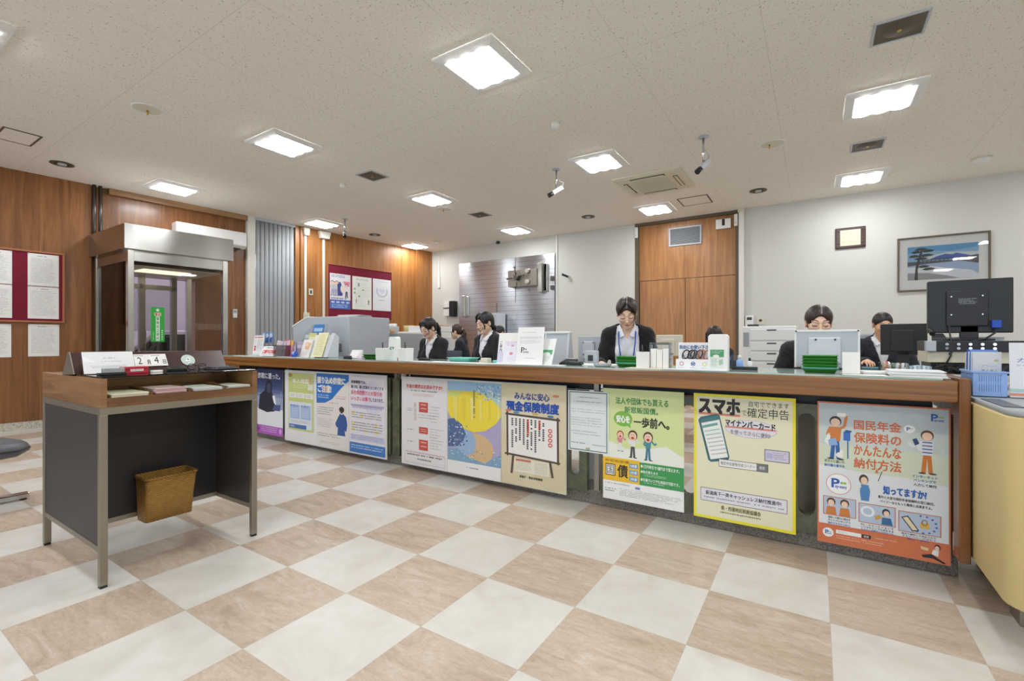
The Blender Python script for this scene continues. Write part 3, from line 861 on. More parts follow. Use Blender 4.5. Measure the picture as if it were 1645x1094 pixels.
MB().box(vx(-4.90), -0.17, 2.18, vx(-4.80), -0.05, 2.80).box(vx(-4.80), -0.11, 2.2, vx(-4.71), -0.05, 2.78).build('hinge_post', 'steel_bright', vd, bevel=0.01)
for z in (2.46, 2.27): MB().box(vx(-4.64), -0.09, z - 0.05, vx(-4.57), -0.05, z + 0.05).build('hinge_lug', 'dark_steel', vd, bevel=0.004)
MB().box(vx(-6.97), -0.13, 1.72, vx(-6.88), -0.05, 2.22).box(vx(-6.88), -0.08, 1.74, vx(-6.80), -0.05, 2.2).build('grab_handle', 'steel_bright', vd, bevel=0.008)
# day gate plate in front of the vault
gp = thing('steel_cabinet', 'tall pale steel cabinet standing before the vault door', 'cabinet', (-5.95, BACK - 0.42, 0))
MB().box(-0.33, 0.0, 0, 0.19, 0.33, 1.76).build('carcass', 'pale_grey', gp, bevel=0.006)
ds = MB()
for k in range(6): ds.box(-0.32, -0.012, 1.745 - 0.17 * (k + 1), 0.18, 0.0, 1.735 - 0.17 * k)
ds.build('drawer_front', 'silver_plastic', gp, bevel=0.003)
for k in range(6): MB().box(-0.11, -0.025, 1.64 - 0.17 * k, -0.03, -0.012, 1.665 - 0.17 * k).build('handle', 'grey_plastic', gp)

def bw(name, label, cat, X, z, group=None): return thing(name, label, cat, (X, BACK, z), 0, group)
t = bw('cable_duct', 'thin white duct dropping from the ceiling along the vault door edge', 'conduit', -4.53, 0.3)
MB().box(-0.02, -0.02, 0, 0.02, 0, CEIL - 0.31).build('duct', 'white_paint', t)
t = bw('cable_duct', 'thin white duct ending in a small box near the office corner', 'conduit', -7.77, 2.46)
MB().box(-0.012, -0.014, 0.3, 0.012, 0, CEIL - 2.47).build('duct', 'white_paint', t); MB().box(-0.035, -0.03, 0, 0.035, 0, 0.3).build('junction_box', 'white_paint', t, bevel=0.005)
t = bw('time_recorder', 'black and white time recorder box on wall beside the vault', 'time recorder', -7.55, 1.76)
MB().box(0.0, -0.10, 0.0, 0.24, 0, 0.33).build('case', 'white_plastic', t, bevel=0.006)
MB().box(0.22, -0.16, -0.02, 0.35, -0.0, 0.35).build('side_cover', 'black_plastic', t, bevel=0.006)
MB().box(0.0, -0.112, 0.18, 0.22, -0.1, 0.2).build('slot', 'black_plastic', t)
t = bw('wall_camera', 'tiny black camera on the back wall beside the vault', 'camera', -4.27, 2.49)
MB().cyl((0, 0, 0), (0, -0.05, 0.0), 0.03).build('mount', 'white_plastic', t); MB().cyl((0.02, -0.05, -0.02), (-0.08, -0.13, 0.03), 0.022).build('body', 'black_plastic', t)
t = bw('pipe', 'white square pipe from ceiling to floor beside the wooden doors', 'pipe', -1.035, 0)
MB().box(-0.045, -0.075, 0, 0.035, 0, CEIL - 0.001).build('pipe', 'white_paint', t, bevel=0.01)
MB().box(-0.055, -0.085, CEIL - 0.06, 0.045, 0, CEIL - 0.001).build('collar', 'cream_plastic', t)
t = thing('vent_grille', 'louvered metal vent grille high on the wooden door panel', 'vent', (-2.25, BACK + 0.055, 2.88))
MB().box(0, -0.02, 0, 0.56, 0, 0.022).box(0, -0.02, 0.31, 0.56, 0, 0.332).box(0, -0.02, 0.022, 0.022, 0, 0.31).box(0.538, -0.02, 0.022, 0.56, 0, 0.31).build('frame', 'silver_plastic', t)
g = MB().box(0.022, -0.004, 0.022, 0.538, -0.001, 0.31, 1)
for k in range(14): g.prism([(0.022, -0.018, 0.026 + k * 0.0205), (0.022, -0.016, 0.022 + k * 0.0205), (0.022, -0.004, 0.034 + k * 0.0205), (0.022, -0.006, 0.038 + k * 0.0205)], (0.516, 0, 0))
g.build('louvers', ['grey_plastic', 'black_plastic'], t)
t = thing('emergency_light', 'small white emergency lamp box above the right wooden door', 'emergency light', (-1.45, BACK + 0.055, 3.09))
MB().box(0, -0.05, 0, 0.24, 0, 0.165).build('case', 'white_plastic', t, bevel=0.006); MB().box(0.1, -0.053, 0.05, 0.145, -0.05, 0.16).build('lens', 'black_plastic', t)
for X, lab in ((-2.84, 'small white sensor on the left door frame near the ceiling'), (-1.13, 'small white sensor on the right door frame near the ceiling')):
    t = bw('door_sensor', lab, 'sensor', X, 3.1, 'door sensors'); MB().box(-0.025, -0.035, 0, 0.03, -0.005, 0.2).build('case', 'white_plastic', t, bevel=0.005); MB().cyl((0, -0.037, 0.05), (0, -0.034, 0.05), 0.008).build('lamp', 'red_plastic', t)
t = bw('thermostat', 'white thermostat with dark display on wall beside white pipe', 'thermostat', -0.985, 1.38)
MB().box(0, -0.035, 0, 0.125, 0, 0.2).build('case', 'white_plastic', t, bevel=0.005); MB().box(0.025, -0.038, 0.125, 0.1, -0.035, 0.17).build('display', 'dark_grey', t)
t = bw('phone_socket', 'round dark socket on a cream wall plate', 'socket', -0.76, 1.43)
MB().box(-0.055, -0.012, 0, 0.055, 0, 0.13).build('plate', 'cream_plastic', t, bevel=0.004); MB().cyl((0, -0.012, 0.065), (0, -0.02, 0.065), 0.022).build('jack', 'dark_grey', t)

# plaque
t = bw('plaque', 'carved wooden plaque with a pale plate on the back wall', 'plaque', 0.255, 2.555)
MB().box(0, -0.03, 0, 0.375, 0, 0.315).build('board', 'mahogany', t, bevel=0.012)
rb = MB()
for x in (0.008, 0.318):
    for k in range(6): rb.box(x, -0.036, 0.02 + k * 0.047, x + 0.05, -0.03, 0.055 + k * 0.047)
rb.build('carving', 'mahogany', t, bevel=0.003)
mb = MB(); a = Art(mb, 0.25, 0.235, (0.062, -0.03, 0.04), th=0.004, sheet='efe7c2')
rn = random.Random(3)
for r, cs in ((0.2, 5), (0.45, 5), (0.75, 4)):
    for k in range(cs): a.lines(0.08 + k * 0.19, r - 0.05, 0.2 + k * 0.19, r + 0.08, 2, '8c8450', 0.5, 2, k, 0.1)
mb.build('plate', 'print', t)

# framed landscape
PX0, PX1, PZ0, PZ1 = 0.995, 1.965, 1.86, 2.63
t = bw('framed_picture', 'framed picture of pine, bridge and blue mountain on back wall', 'picture', PX0, PZ0)
pw, ph = PX1 - PX0, PZ1 - PZ0
MB().box(0, -0.03, 0, pw, 0, 0.022).box(0, -0.03, ph - 0.022, pw, 0, ph).box(0, -0.03, 0.022, 0.022, 0, ph - 0.022).box(pw - 0.022, -0.03, 0.022, pw, 0, ph - 0.022).build('frame', 'brown_metal', t, bevel=0.004)
mb = MB(); a = Art(mb, pw - 0.044, ph - 0.044, (0.022, -0.001, 0.022), th=0.006, sheet='eeedea')
def land(a, U0, V0, U1, V1):
    def R(pts, c, l): a.poly([(U0 + u * (U1 - U0), V0 + v * (V1 - V0)) for u, v in pts], c, l)
    R([(0, 0), (0, 1), (1, 1), (1, 0)], '8fbede', 1)
    R([(0, 0), (1, 0), (1, 0.12), (0.6, 0.2), (0.2, 0.1), (0, 0.2)], '5fa5d6', 2)
    R([(0.3, 0.3), (0.6, 0.22), (1, 0.26), (1, 0.42), (0.2, 0.42)], 'd5dfe0', 2)
    R([(0.3, 0.42), (0.42, 0.33), (0.55, 0.27), (0.64, 0.3), (0.7, 0.26), (0.8, 0.31), (0.92, 0.38), (0.92, 0.44)], '3f66b4', 3)
    R([(0, 0.45), (0.75, 0.45), (0.92, 0.36), (1, 0.34), (1, 0.62), (0.8, 0.58), (0.7, 0.5), (0.2, 0.56), (0, 0.6)], '54555c', 3)
    R([(0, 0.58), (0.3, 0.53), (0.75, 0.5), (1, 0.6), (1, 1), (0, 1)], 'a9c0dc', 3)
    R([(0, 0.62), (0.35, 0.6), (0.55, 0.68), (0.9, 0.78), (1, 0.9), (1, 1), (0.5, 0.98), (0.3, 0.8), (0, 0.78)], 'e6e8ee', 4)
    R([(0, 0.8), (0.3, 0.8), (0.55, 0.9), (0.75, 1), (0, 1)], 'a6a5a6', 5)
    R([(0.2, 0.405), (0.95, 0.375), (0.95, 0.395), (0.2, 0.435)], '33353c', 5)
    for k in range(11): u = 0.22 + k * 0.06; R([(u, 0.42), (u + 0.012, 0.42), (u + 0.012, 0.52 - 0.006 * k), (u, 0.52 - 0.006 * k)], '33353c', 5)
    R([(0.1, 1), (0.12, 0.6), (0.17, 0.25), (0.2, 0.1), (0.225, 0.12), (0.19, 0.4), (0.15, 0.7), (0.155, 1)], '3a3431', 6)
    for u, v, r in ((0.2, 0.08, 0.1), (0.3, 0.14, 0.1), (0.13, 0.16, 0.08), (0.1, 0.28, 0.09), (0.28, 0.27, 0.12), (0.2, 0.36, 0.11), (0.24, 0.6, 0.09), (0.31, 0.68, 0.1)):
        R([(u - r, v + 0.02), (u - r * 0.5, v - 0.03), (u + r * 0.2, v - 0.04), (u + r, v), (u + r * 0.5, v + 0.035), (u - r * 0.4, v + 0.045)], '27332f', 7)
land(a, 0.1, 0.16, 0.9, 0.81)
mb.build('print', 'print', t)
MB().box(0.022, -0.016, 0.022, pw - 0.022, -0.0145, ph - 0.022).build('glazing', 'picture_glass', t)

# ------------------------------------------------------------------ service counter
KL, KR, KF, KB, KT = -6.30, 0.585, 2.88, 3.44, 0.968      # left, right, front, back, top of the wood
GT = KT + 0.010                                          # upper face of the glass sheet
ct = thing('service_counter', 'long wooden service counter with green marble front and granite plinth', 'counter', (0, 0, 0))
MB().box(KL + 0.02, 3.10, 0, KR, 3.34, 0.10).build('plinth', 'granite', ct, bevel=0.006)
MB().box(KL, KF, 0.87, KR - 0.040, KF + 0.045, KT).box(KL, KF + 0.045, 0.87, KL + 0.05, KB, KT).build('fascia', 'counter_wood', ct, bevel=0.006)
MB().box(KL + 0.05, KF + 0.045, KT - 0.03, KR - 0.040, KB - 0.03, KT - 0.002).box(KL + 0.05, KB - 0.03, 0.88, KR - 0.040, KB, KT).build('counter_board', 'counter_wood', ct)
MB().box(KR - 0.040, KF - 0.006, 0.15, KR, KF + 0.10, KT + 0.014).box(KR - 0.040, KF + 0.10, 0.80, KR, KB, KT + 0.012).build('end_post', 'post_wood', ct, bevel=0.005)
MB().box(KR - 0.040, 3.10, 0.10, KR - 0.02, 3.34, 0.80).build('end_panel', 'post_wood', ct)
MB().box(KL + 0.06, KF + 0.02, KT, KR - 0.09, KB, GT).build('glass_sheet', 'glass_top', ct, bevel=0.002)
def marble(x0, x1, slots, name='marble_slab'):
    """slab from x0 to x1 with upright slots (rounded at both ends)"""
    z0, z1, y0, th = 0.10, 0.805, 3.05, 0.045
    mb = MB(); ext = (0, th, 0)
    cuts = sorted(slots); xs = x0
    r = 0.04; s0, s1 = 0.195, 0.755
    for c in cuts:
        mb.prism([(xs, y0, z0), (c - r, y0, z0), (c - r, y0, z1), (xs, y0, z1)], ext)
        lowarc = [(c + r * math.cos(t), y0, s0 + r + r * math.sin(t)) for t in [math.pi + math.pi * i / 12 for i in range(13)]]
        mb.prism([(c - r, y0, z0)] + lowarc + [(c + r, y0, z0)], ext)
        hi = [(c + r * math.cos(t), y0, s1 - r + r * math.sin(t)) for t in [math.pi - math.pi * i / 12 for i in range(13)]]
        mb.prism([(c - r, y0, z1)] + hi + [(c + r, y0, z1)], ext)
        xs = c + r
    mb.prism([(xs, y0, z0), (x1, y0, z0), (x1, y0, z1), (xs, y0, z1)], ext)
    return mb.build(name, 'green_marble', ct)
marble(-1.245, 0.54, [-0.040, -0.662])
marble(-3.165, -1.345, [-1.445, -2.30])
marble(-5.01, -3.315, [-4.2, -3.6])
marble(-6.25, -5.06, [-5.4])
MB().box(-3.285, 3.05, 0.10, -3.195, 3.095, 0.805).build('marble_slab', 'green_marble', ct)
for x in (-5.035, -3.30, -3.18, -1.295):
    MB().box(x - 0.018, 3.10, 0.10, x + 0.018, 3.14, 0.95).build('steel_upright', 'leg_steel', ct)
for x0, x1 in ((-6.2, -5.05), (-5.02, -3.31), (-3.17, -1.32), (-1.27, 0.5)):
    MB().box(x0, 3.16, 0.80, x1, 3.18, 0.953).build('recess_shade_strip', 'black_plastic', ct)  # black strip stands in for the shade of the recess under the fascia
MB().box(-0.40, 3.3, 0.10, -0.37, 3.34, 0.95).box(-3.2, 3.3, 0.10, -3.17, 3.34, 0.95).box(-5.9, 3.3, 0.10, -5.87, 3.34, 0.95).build('rear_support', 'dark_grey', ct)

# ------------------------------------------------------------------ posters along the counter front
PY = 3.045
def draw_pension(a):
    O, K = 'd4774f', '2a2a2c'
    a.rect(0.0, 0.0, 1, 1, O, 0)
    a.rect(0.013, 0.01, 0.987, 0.865, 'e2e6e9', 1)
    a.rect(0.013, 0.01, 0.987, 0.17, 'c0ccd2', 2); a.rect(0.013, 0.17, 0.987, 0.3, 'cad4d0', 2); a.rect(0.013, 0.3, 0.987, 0.44, 'd4dcc6', 2)
    a.poly([(0.013, 0.44), (0.987, 0.44), (0.987, 0.50), (0.7, 0.475), (0.4, 0.475), (0.013, 0.45)], 'd4dcc6', 2)
    for t, v0, v1 in (('国民年金', .115, .18), ('保険料の', .20, .27), ('かんたんな', .285, .355), ('納付方法', .375, .445)):
        a.text(t, .30, v0, .655, v1, 'd2683e', 0.02, 4)
    # man with letter, mailbox
    a.fig(.15, .40, .30, 'd07f3e', '2f62a5', '2a2420', arm=(0.35, 0.28), l=3)
    a.poly([(.09, .22), (.06, .28), (.09, .31), (.11, .24)], 'eeeeea', 4); a.poly([(.09, .27), (.15, .25), (.17, .3), (.10, .31)], '8fb0de', 6)
    a.rect(.165, .075, .235, .10, 'f4f4f0', 5); a.rect(.215, .21, .27, .265, '3a6fc0', 4); a.poly([(.215, .21), (.235, .19), (.285, .195), (.27, .21)], '2e5aa0', 4); a.rect(.245, .265, .256, .39, '4a6f9c', 4)
    a.ell(.185, .37, .03, .02, 'f2efe8', 6, 12); a.ell(.2, .345, .016, .014, 'f2efe8', 6, 12)
    a.text('ポストに届いた', .06, .408, .225, .428, K, 0.02); a.text('納付書の番号を', .06, .438, .225, .458, '3566b5', 0.02)
    # woman with a tablet
    a.fig(.84, .43, .28, 'dfe3ea', 'cf7a35', '5a3c28', arm=(-0.55, -0.06), l=3)
    for k in range(4): a.rect(.805, .225 + k * .022, .875, .232 + k * .022, '4a5d92', 6)
    a.poly([(.735, .215), (.765, .205), (.785, .24), (.755, .255)], '2d4474', 6)
    a.text('インターネット', .735, .445, .91, .463, '3566b5', 0.02); a.text('バンキングで', .745, .472, .90, .49, '3566b5', 0.02); a.text('入力して納付', .745, .50, .905, .518, K, 0.02)
    def logo(u, v, s, sub=True):
        a.text('P', u - .032 * s, v - .022 * s, u + .012 * s, v + .022 * s, '2c5fb4', 0.035, 6)
        a.ell(u + .026 * s, v - .004 * s, .009 * s, .006 * s, '8fc24a', 6, 10); a.ell(u + .044 * s, v - .004 * s, .009 * s, .006 * s, '8fc24a', 6, 10)
        if sub: a.text('ay-easy', u - .012 * s, v + .012 * s, u + .055 * s, v + .028 * s, '2c5fb4', 0.02, 6)
    logo(.90, .065, 1.0); a.ell(.715, .15, .042, .026, 'f6f7f8', 4); logo(.712, .15, .5, False)
    a.ell(.175, .575, .098, .07, 'f4f5f6', 4); a.loop(.175, .575, .1, .0715, .006, 'd99a9a', 5); logo(.165, .57, 1.4)
    # woman with a pointer, cut by the panels below
    a.poly([(.345, .60), (.425, .60), (.415, .665), (.355, .665)], '4f84bd', 4); a.poly([(.355, .555), (.415, .555), (.425, .60), (.345, .60)], '4f84bd', 4)
    a.ell(.375, .52, .036, .034, '4a3226', 4); a.ell(.378, .528, .026, .026, 'f0cfb6', 5)
    a.line([(.355, .57), (.30, .58), (.25, .55)], .018, 'e9e6e2', 4); a.line([(.415, .57), (.47, .545), (.495, .48)], .018, 'e9e6e2', 4); a.line([(.485, .52), (.515, .45)], .006, '4a4a4a', 5)
    a.poly([(.475, .435), (.49, .465), (.46, .465)], O, 5)
    a.text('知ってますか?', .525, .545, .835, .60, '2f62b4', 0.035, 4)
    a.text('意外と大変な国民年金保険料の窓口納付。', .485, .613, .89, .632, K, 0.015); a.text('ペイジーならもっと簡単に出来ますよ。', .50, .642, .875, .661, K, 0.015)
    for (u0, v0, u1, v1) in ((.05, .668, .315, .80), (.335, .682, .615, .815), (.635, .695, .935, .83)):
        a.rect(u0, v0, u1, v1, 'b9c8dd', 3); a.frame(u0, v0, u1, v1, .006, 'cc6a40', 5)
    for u in (.115, .225):
        a.ell(u, .705, .036, .028, '5a3a28', 4); a.ell(u, .713, .026, .022, 'f0cfb6', 5); a.poly([(u - .045, .795), (u - .035, .74), (u + .035, .74), (u + .045, .795)], 'd07f3e', 4)
    a.loop(.405, .735, .045, .03, .02, 'eef1f5', 4); a.ell(.545, .725, .03, .026, '2c2c38', 4); a.ell(.548, .732, .022, .02, 'f0cfb6', 5)
    a.poly([(.51, .808), (.515, .76), (.58, .76), (.595, .808)], '3c6c9c', 4); a.poly([(.455, .76), (.5, .745), (.515, .765), (.47, .785)], 'd0a24c', 5)
    a.poly([(.655, .735), (.705, .72), (.785, .81), (.735, .82)], '3a3a3e', 4); a.poly([(.667, .738), (.70, .728), (.772, .805), (.738, .812)], 'e5d9b8', 5)
    a.rect(.79, .755, .855, .79, 'e0b35a', 4); a.loop(.822, .752, .018, .018, .007, '8a6a34', 4)
    for k in range(9):
        t = math.radians(-100 + k * 27); a.ell(.81 + .095 * math.cos(t), .765 + .055 * math.sin(t), .009, .006, '3d6fc4', 4, 8)
    for k, t in enumerate(('指定した窓口に並ばず', 'ネットバンキングで', '納付できるから安心!')): a.text(t, .09, .808 + k * .02, .27, .822 + k * .02, K if k < 2 else '2f62b4', 0.015)
    for k, t in enumerate(('PC・スマートフォンで', 'いつでもどこでも支払える', 'もちろん夜間や土日祝日でも')): a.text(t, .355, .822 + k * .0165, .60, .834 + k * .0165, K if k < 2 else '2f62b4', 0.015)
    for k, t in enumerate(('自分で操作して支払うので', 'プライバシーが守れて', '安心・安全!')): a.text(t, .66 + .04 * (k == 2), .836 + k * .0155, .90 - .05 * (k == 2), .847 + k * .0155, K if k < 2 else '2f62b4', 0.015)
    a.rect(0.0, .875, 1, 1, O, 3)
    a.ell(.09, .925, .045, .032, 'f4f4f2', 4); logo(.086, .922, .6)
    a.rect(.155, .897, .355, .922, 'f4f4f2', 4); a.text('ペイジー', .17, .903, .24, .916, K, 0, 5); a.rect(.36, .897, .43, .922, '26242a', 4); a.text('検索', .375, .902, .415, .917, 'f4f4f2', 0, 5)
    a.lines(.155, .935, .60, .965, 2, 'f0c8b0', .4, 4, 5); a.lines(.46, .905, .66, .915, 1, 'f0c8b0', .6, 4, 6)
    a.poly([(.80, .96), (.87, .945), (.91, .965), (.97, .99), (.95, .995), (.88, .972), (.81, .975)], '2b2a30', 5); a.poly([(.87, .945), (.88, .915), (.92, .915), (.915, .955)], 'eef0f0', 5)
    a.ell(.91, .898, .022, .019, '2b2420', 5); a.ell(.907, .903, .016, .015, 'f0cfb6', 6); a.poly([(.79, .905), (.85, .91), (.845, .93), (.80, .925)], 'e8c890', 6)
def draw_tax(a):
    a.rect(0, 0, 1, 1, 'efe53c', 0); a.rect(.03, .022, .97, .978, 'ebe6c8', 1)
    a.text('スマホ', .06, .035, .475, .155, '1c1a18', 0.05, 4); a.rect(.055, .15, .48, .168, 'd98b78', 2)
    a.text('で', .495, .115, .545, .152, '5a564c', 0, 4); a.text('自宅でできます', .565, .04, .94, .082, '2c2a26', 0.005, 4); a.text('確定申告', .55, .09, .94, .165, '2c2a26', 0.0, 4)
    a.poly([(.05, .215), (.075, .19), (.245, .155), (.275, .17), (.375, .49), (.36, .515), (.185, .545), (.155, .53)], '3e6a70', 2)
    a.poly([(.075, .225), (.265, .18), (.36, .49), (.18, .525)], 'f2f2ee', 3); a.poly([(.07, .21), (.26, .168), (.275, .2), (.08, .24)], '4a7a7e', 4)
    a.poly([(.09, .26), (.25, .225), (.255, .245), (.096, .28)], '6fa9a4', 4)
    for k in range(7): a.poly([(.115 + k * .012, .3 + k * .03), (.275 + k * .012, .27 + k * .03), (.278 + k * .012, .279 + k * .03), (.118 + k * .012, .309 + k * .03)], ('a8cfc0' if k < 2 else 'c2c6c6'), 4)
    a.ell(.58, .255, .25, .068, 'e6e2ea', 2, 32); a.loop(.58, .255, .25, .068, .004, 'b9b2c4', 3, 32)
    a.text('マイナンバーカード', .335, .19, .815, .24, '1c1a18', 0.03, 5, .012); a.rect(.335, .243, .82, .257, 'd98b78', 4)
    a.text('を使ってさらに便利!', .385, .268, .77, .303, '2c2a26', 0.005, 5, .01)
    a.rect(.715, .395, .945, .485, '55506a', 3); a.rect(.722, .40, .938, .48, 'd2cce0', 4); a.rect(.735, .42, .79, .46, 'b9b6d6', 5); a.lines(.80, .415, .92, .47, 4, '8a84a4', .4, 5)
    a.rect(.265, .51, .75, .572, '4a4848', 3); a.rect(.27, .514, .64, .568, 'eeecea', 4); a.rect(.64, .514, .745, .568, '77767a', 4)
    a.text('確定申告書等作成コーナー', .285, .528, .625, .554, '3a3a3c', 0.005, 5); a.text('検索', .665, .528, .72, .555, 'e8e8e8', 0.005, 5)
    a.rect(.075, .755, .925, .86, '55556a', 3); a.rect(.08, .759, .92, .856, 'e6e3ea', 4)
    a.text('新潟県下一斉キャッシュレス納付推進中!', .13, .775, .87, .808, '2c2c38', 0.02, 5); a.lines(.11, .822, .9, .842, 1, '8a8a98', .6, 5, 4, .05)
    a.text('県・西蒲地区税務協議会', .29, .878, .68, .912, '6a5f2e', 0.015, 4); a.lines(.28, .925, .69, .945, 1, '6f6a50', .7, 4, 8, .03)
def draw_bond(a):
    a.rect(0, 0, 1, .63, 'd9e3a2', 1); a.poly([(0, .47), (.12, .48), (.3, .53), (.6, .50), (.8, .47), (.95, .53), (1, .54), (1, .63), (0, .63)], 'eef0e6', 2)
    a.text('法人や団体でも買える', .17, .075, .82, .135, '3d8f4b', 0.02, 4); a.text('新窓販国債。', .285, .155, .70, .208, '3d8f4b', 0.02, 4)
    a.ell(.265, .265, .12, .068, '7fbb45', 3, 28); a.poly([(.32, .32), (.36, .345), (.36, .30)], '7fbb45', 3); a.text('安心を', .18, .235, .35, .30, 'f6f8ee', 0.04, 5)
    a.text('一歩前へ。', .405, .24, .83, .325, '2c2a22', 0.03, 4)
    for u, v, h, top, leg, hair in ((.23, .555, .19, 'd98a9a', 'e8e8e4', 'b5552a'), (.39, .60, .25, 'e6e6e2', '4a4a4e', '4a3020'), (.58, .605, .255, '4d8f9f', '3e7c94', '40302a')):
        a.fig(u, v, h * .92, top, leg, hair, l=4, shoe='2c2826'); k = h * .16
        a.ell(u, v - h * .78, k * 1.3 * a.h / a.w * .8, k * 1.15, hair, 6); a.ell(u, v - h * .75, k * 1.05 * a.h / a.w * .8, k * .95, 'f2cdb4', 7); a.ell(u, v - h * .69, k * .5, k * .28, 'c23c34', 8, 12)
        for d in (-.3, .3): a.ell(u + d * k * 1.2, v - h * .8, k * .12, k * .1, '2a2020', 8, 8)
    a.rect(0, .622, .475, .83, 'f2c02e', 3); a.rect(.475, .632, 1, .83, '3f9a55', 3)
    a.text('新窓販国債', .03, .638, .34, .662, '8a6a10', 0.01, 4)
    a.rect(.035, .68, .165, .785, '2c2a22', 4); a.rect(.045, .688, .155, .777, 'f4f4ee', 5); a.text('国', .055, .695, .145, .77, '2c2a22', 0.0, 6)
    a.text('債', .195, .68, .325, .79, '2c2a22', 0.02, 5)
    for k, t in enumerate(('10年債', '5年債', '2年債')): a.rect(.345, .655 + k * .058, .455, .695 + k * .058, '6f9fc4', 4); a.text(t, .36, .663 + k * .058, .44, .688 + k * .058, 'f2f4f2', 0.02, 5)
    for k, t in enumerate(('●1万円単位で1億円まで買えます。', '●毎月買えます', '●市場でいつでも売却が可能です。')): a.text(t, .49, (.648, .698, .765)[k], (.95, .70, .95)[k], (.678, .722, .793)[k], 'f0f6ee', 0.015, 5)
    a.lines(.53, .73, .82, .752, 2, 'cfe4d0', .5, 4); a.lines(.53, .80, .78, .812, 1, 'cfe4d0', .6, 4)
    a.lines(.03, .85, .36, .862, 1, '77777a', .6, 3); a.rect(.42, .855, .48, .875, '7f88c0', 3); a.lines(.22, .89, .98, .96, 5, 'a4a6a8', .4, 3); a.lines(.03, .90, .18, .94, 2, '55555a', .4, 3)
def draw_letter(a):
    a.frame(.035, .02, .965, .98, .018, '1f5c48', 1)
    for v0, v1, u0, u1 in ((.10, .125, .22, .78), (.17, .195, .15, .85)): a.lines(u0, v0, u1, v1, 1, '7a8a84', .8, 2, 3, .02)
    a.lines(.08, .30, .94, .38, 2, '9aa4a2', .3, 2, 4, .1); a.lines(.08, .44, .94, .6, 4, '9aa4a2', .3, 2, 5, .2); a.lines(.08, .66, .92, .75, 2, '9aa4a2', .3, 2, 6, .3)
    a.lines(.08, .855, .45, .88, 1, '4a524e', .8, 2, 7, .02); a.lines(.6, .865, .93, .885, 1, '4a524e', .8, 2, 8, .02); a.ell(.5, .945, .06, .022, 'b5b08a', 2, 12)
def draw_scam(a):
    a.rect(0, 0, 1, .60, '2c3c68', 1)
    for k, c in enumerate(('33436f', '42537f', '5a6b96', '7c8bb2', '9fabc8')): a.rect(0, .20 + k * .055, 1, .60, c, 2 + (k > 2))
    a.text('詐欺に遭った。', .03, .055, .90, .145, 'f2f2f6', 0.02, 5)
    a.poly([(.05, .62), (.1, .40), (.3, .33), (.35, .2), (.44, .155), (.54, .17), (.6, .25), (.58, .34), (.66, .42), (.72, .5), (.7, .63), (.4, .66)], '1c2338', 4)
    a.ell(.46, .29, .09, .075, '39435f', 5); a.poly([(.6, .40), (.7, .39), (.76, .55), (.66, .5)], 'f2f4f8', 6); a.poly([(.68, .53), (.86, .53), (.94, .31), (.97, .32), (.9, .62), (.6, .62)], '4a5a8c', 6); a.poly([(.88, .52), (.945, .33), (.955, .33), (.90, .53)], 'dfe6f4', 7)
    a.poly([(0, .60), (.2, .62), (.5, .655), (.75, .62), (1, .6), (1, .86), (0, .86)], 'e6e8ee', 3)
    a.rect(0, .865, 1, 1, 'b35fc0', 4); a.poly([(.0, .865), (.12, .93), (0, 1)], '8a3a9a', 5); a.lines(.15, .885, .85, .975, 3, 'eed9f2', .4, 6); a.ell(.91, .925, .05, .045, 'd9a8e2', 6, 14)
def draw_identity(a):
    a.rect(0, 0, 1, 1, 'c9d286', 1); a.ell(.08, .035, .08, .035, 'b08a4a', 3, 14); a.text('本人確認', .16, .09, .82, .17, 'f8f9ec', 0.03, 3); a.lines(.2, .19, .78, .27, 3, 'e6ebc2', .5, 2)
    a.rect(.80, .04, .9, .3, 'd8c08c', 3); a.rect(.78, .18, .98, .28, 'e6e8da', 4)
    for k in range(3): a.rect(.03 + k * .325, .34, .33 + k * .325, .43, 'eceee8', 3); a.lines(.06 + k * .325, .365, .3 + k * .325, .42, 2, '9aa0a8', .5, 4)
    a.rect(.03, .50, .93, .97, 'dfe6ee', 2); a.rect(.07, .55, .46, .80, 'a9c0e4', 3); a.rect(.50, .55, .89, .80, 'a9c0e4', 3)
    for u in (.1, .53): a.lines(u, .565, u + .32, .6, 1, '3a5aa8', .8, 4); a.lines(u, .62, u + .32, .78, 5, 'dfe8f4', .4, 4)
    a.lines(.08, .83, .85, .88, 2, '8a94a4', .4, 3); a.rect(.03, .90, .72, .97, '4a73b4', 3); a.text('お客様へ', .07, .915, .28, .955, 'eef2f8', 0, 4)
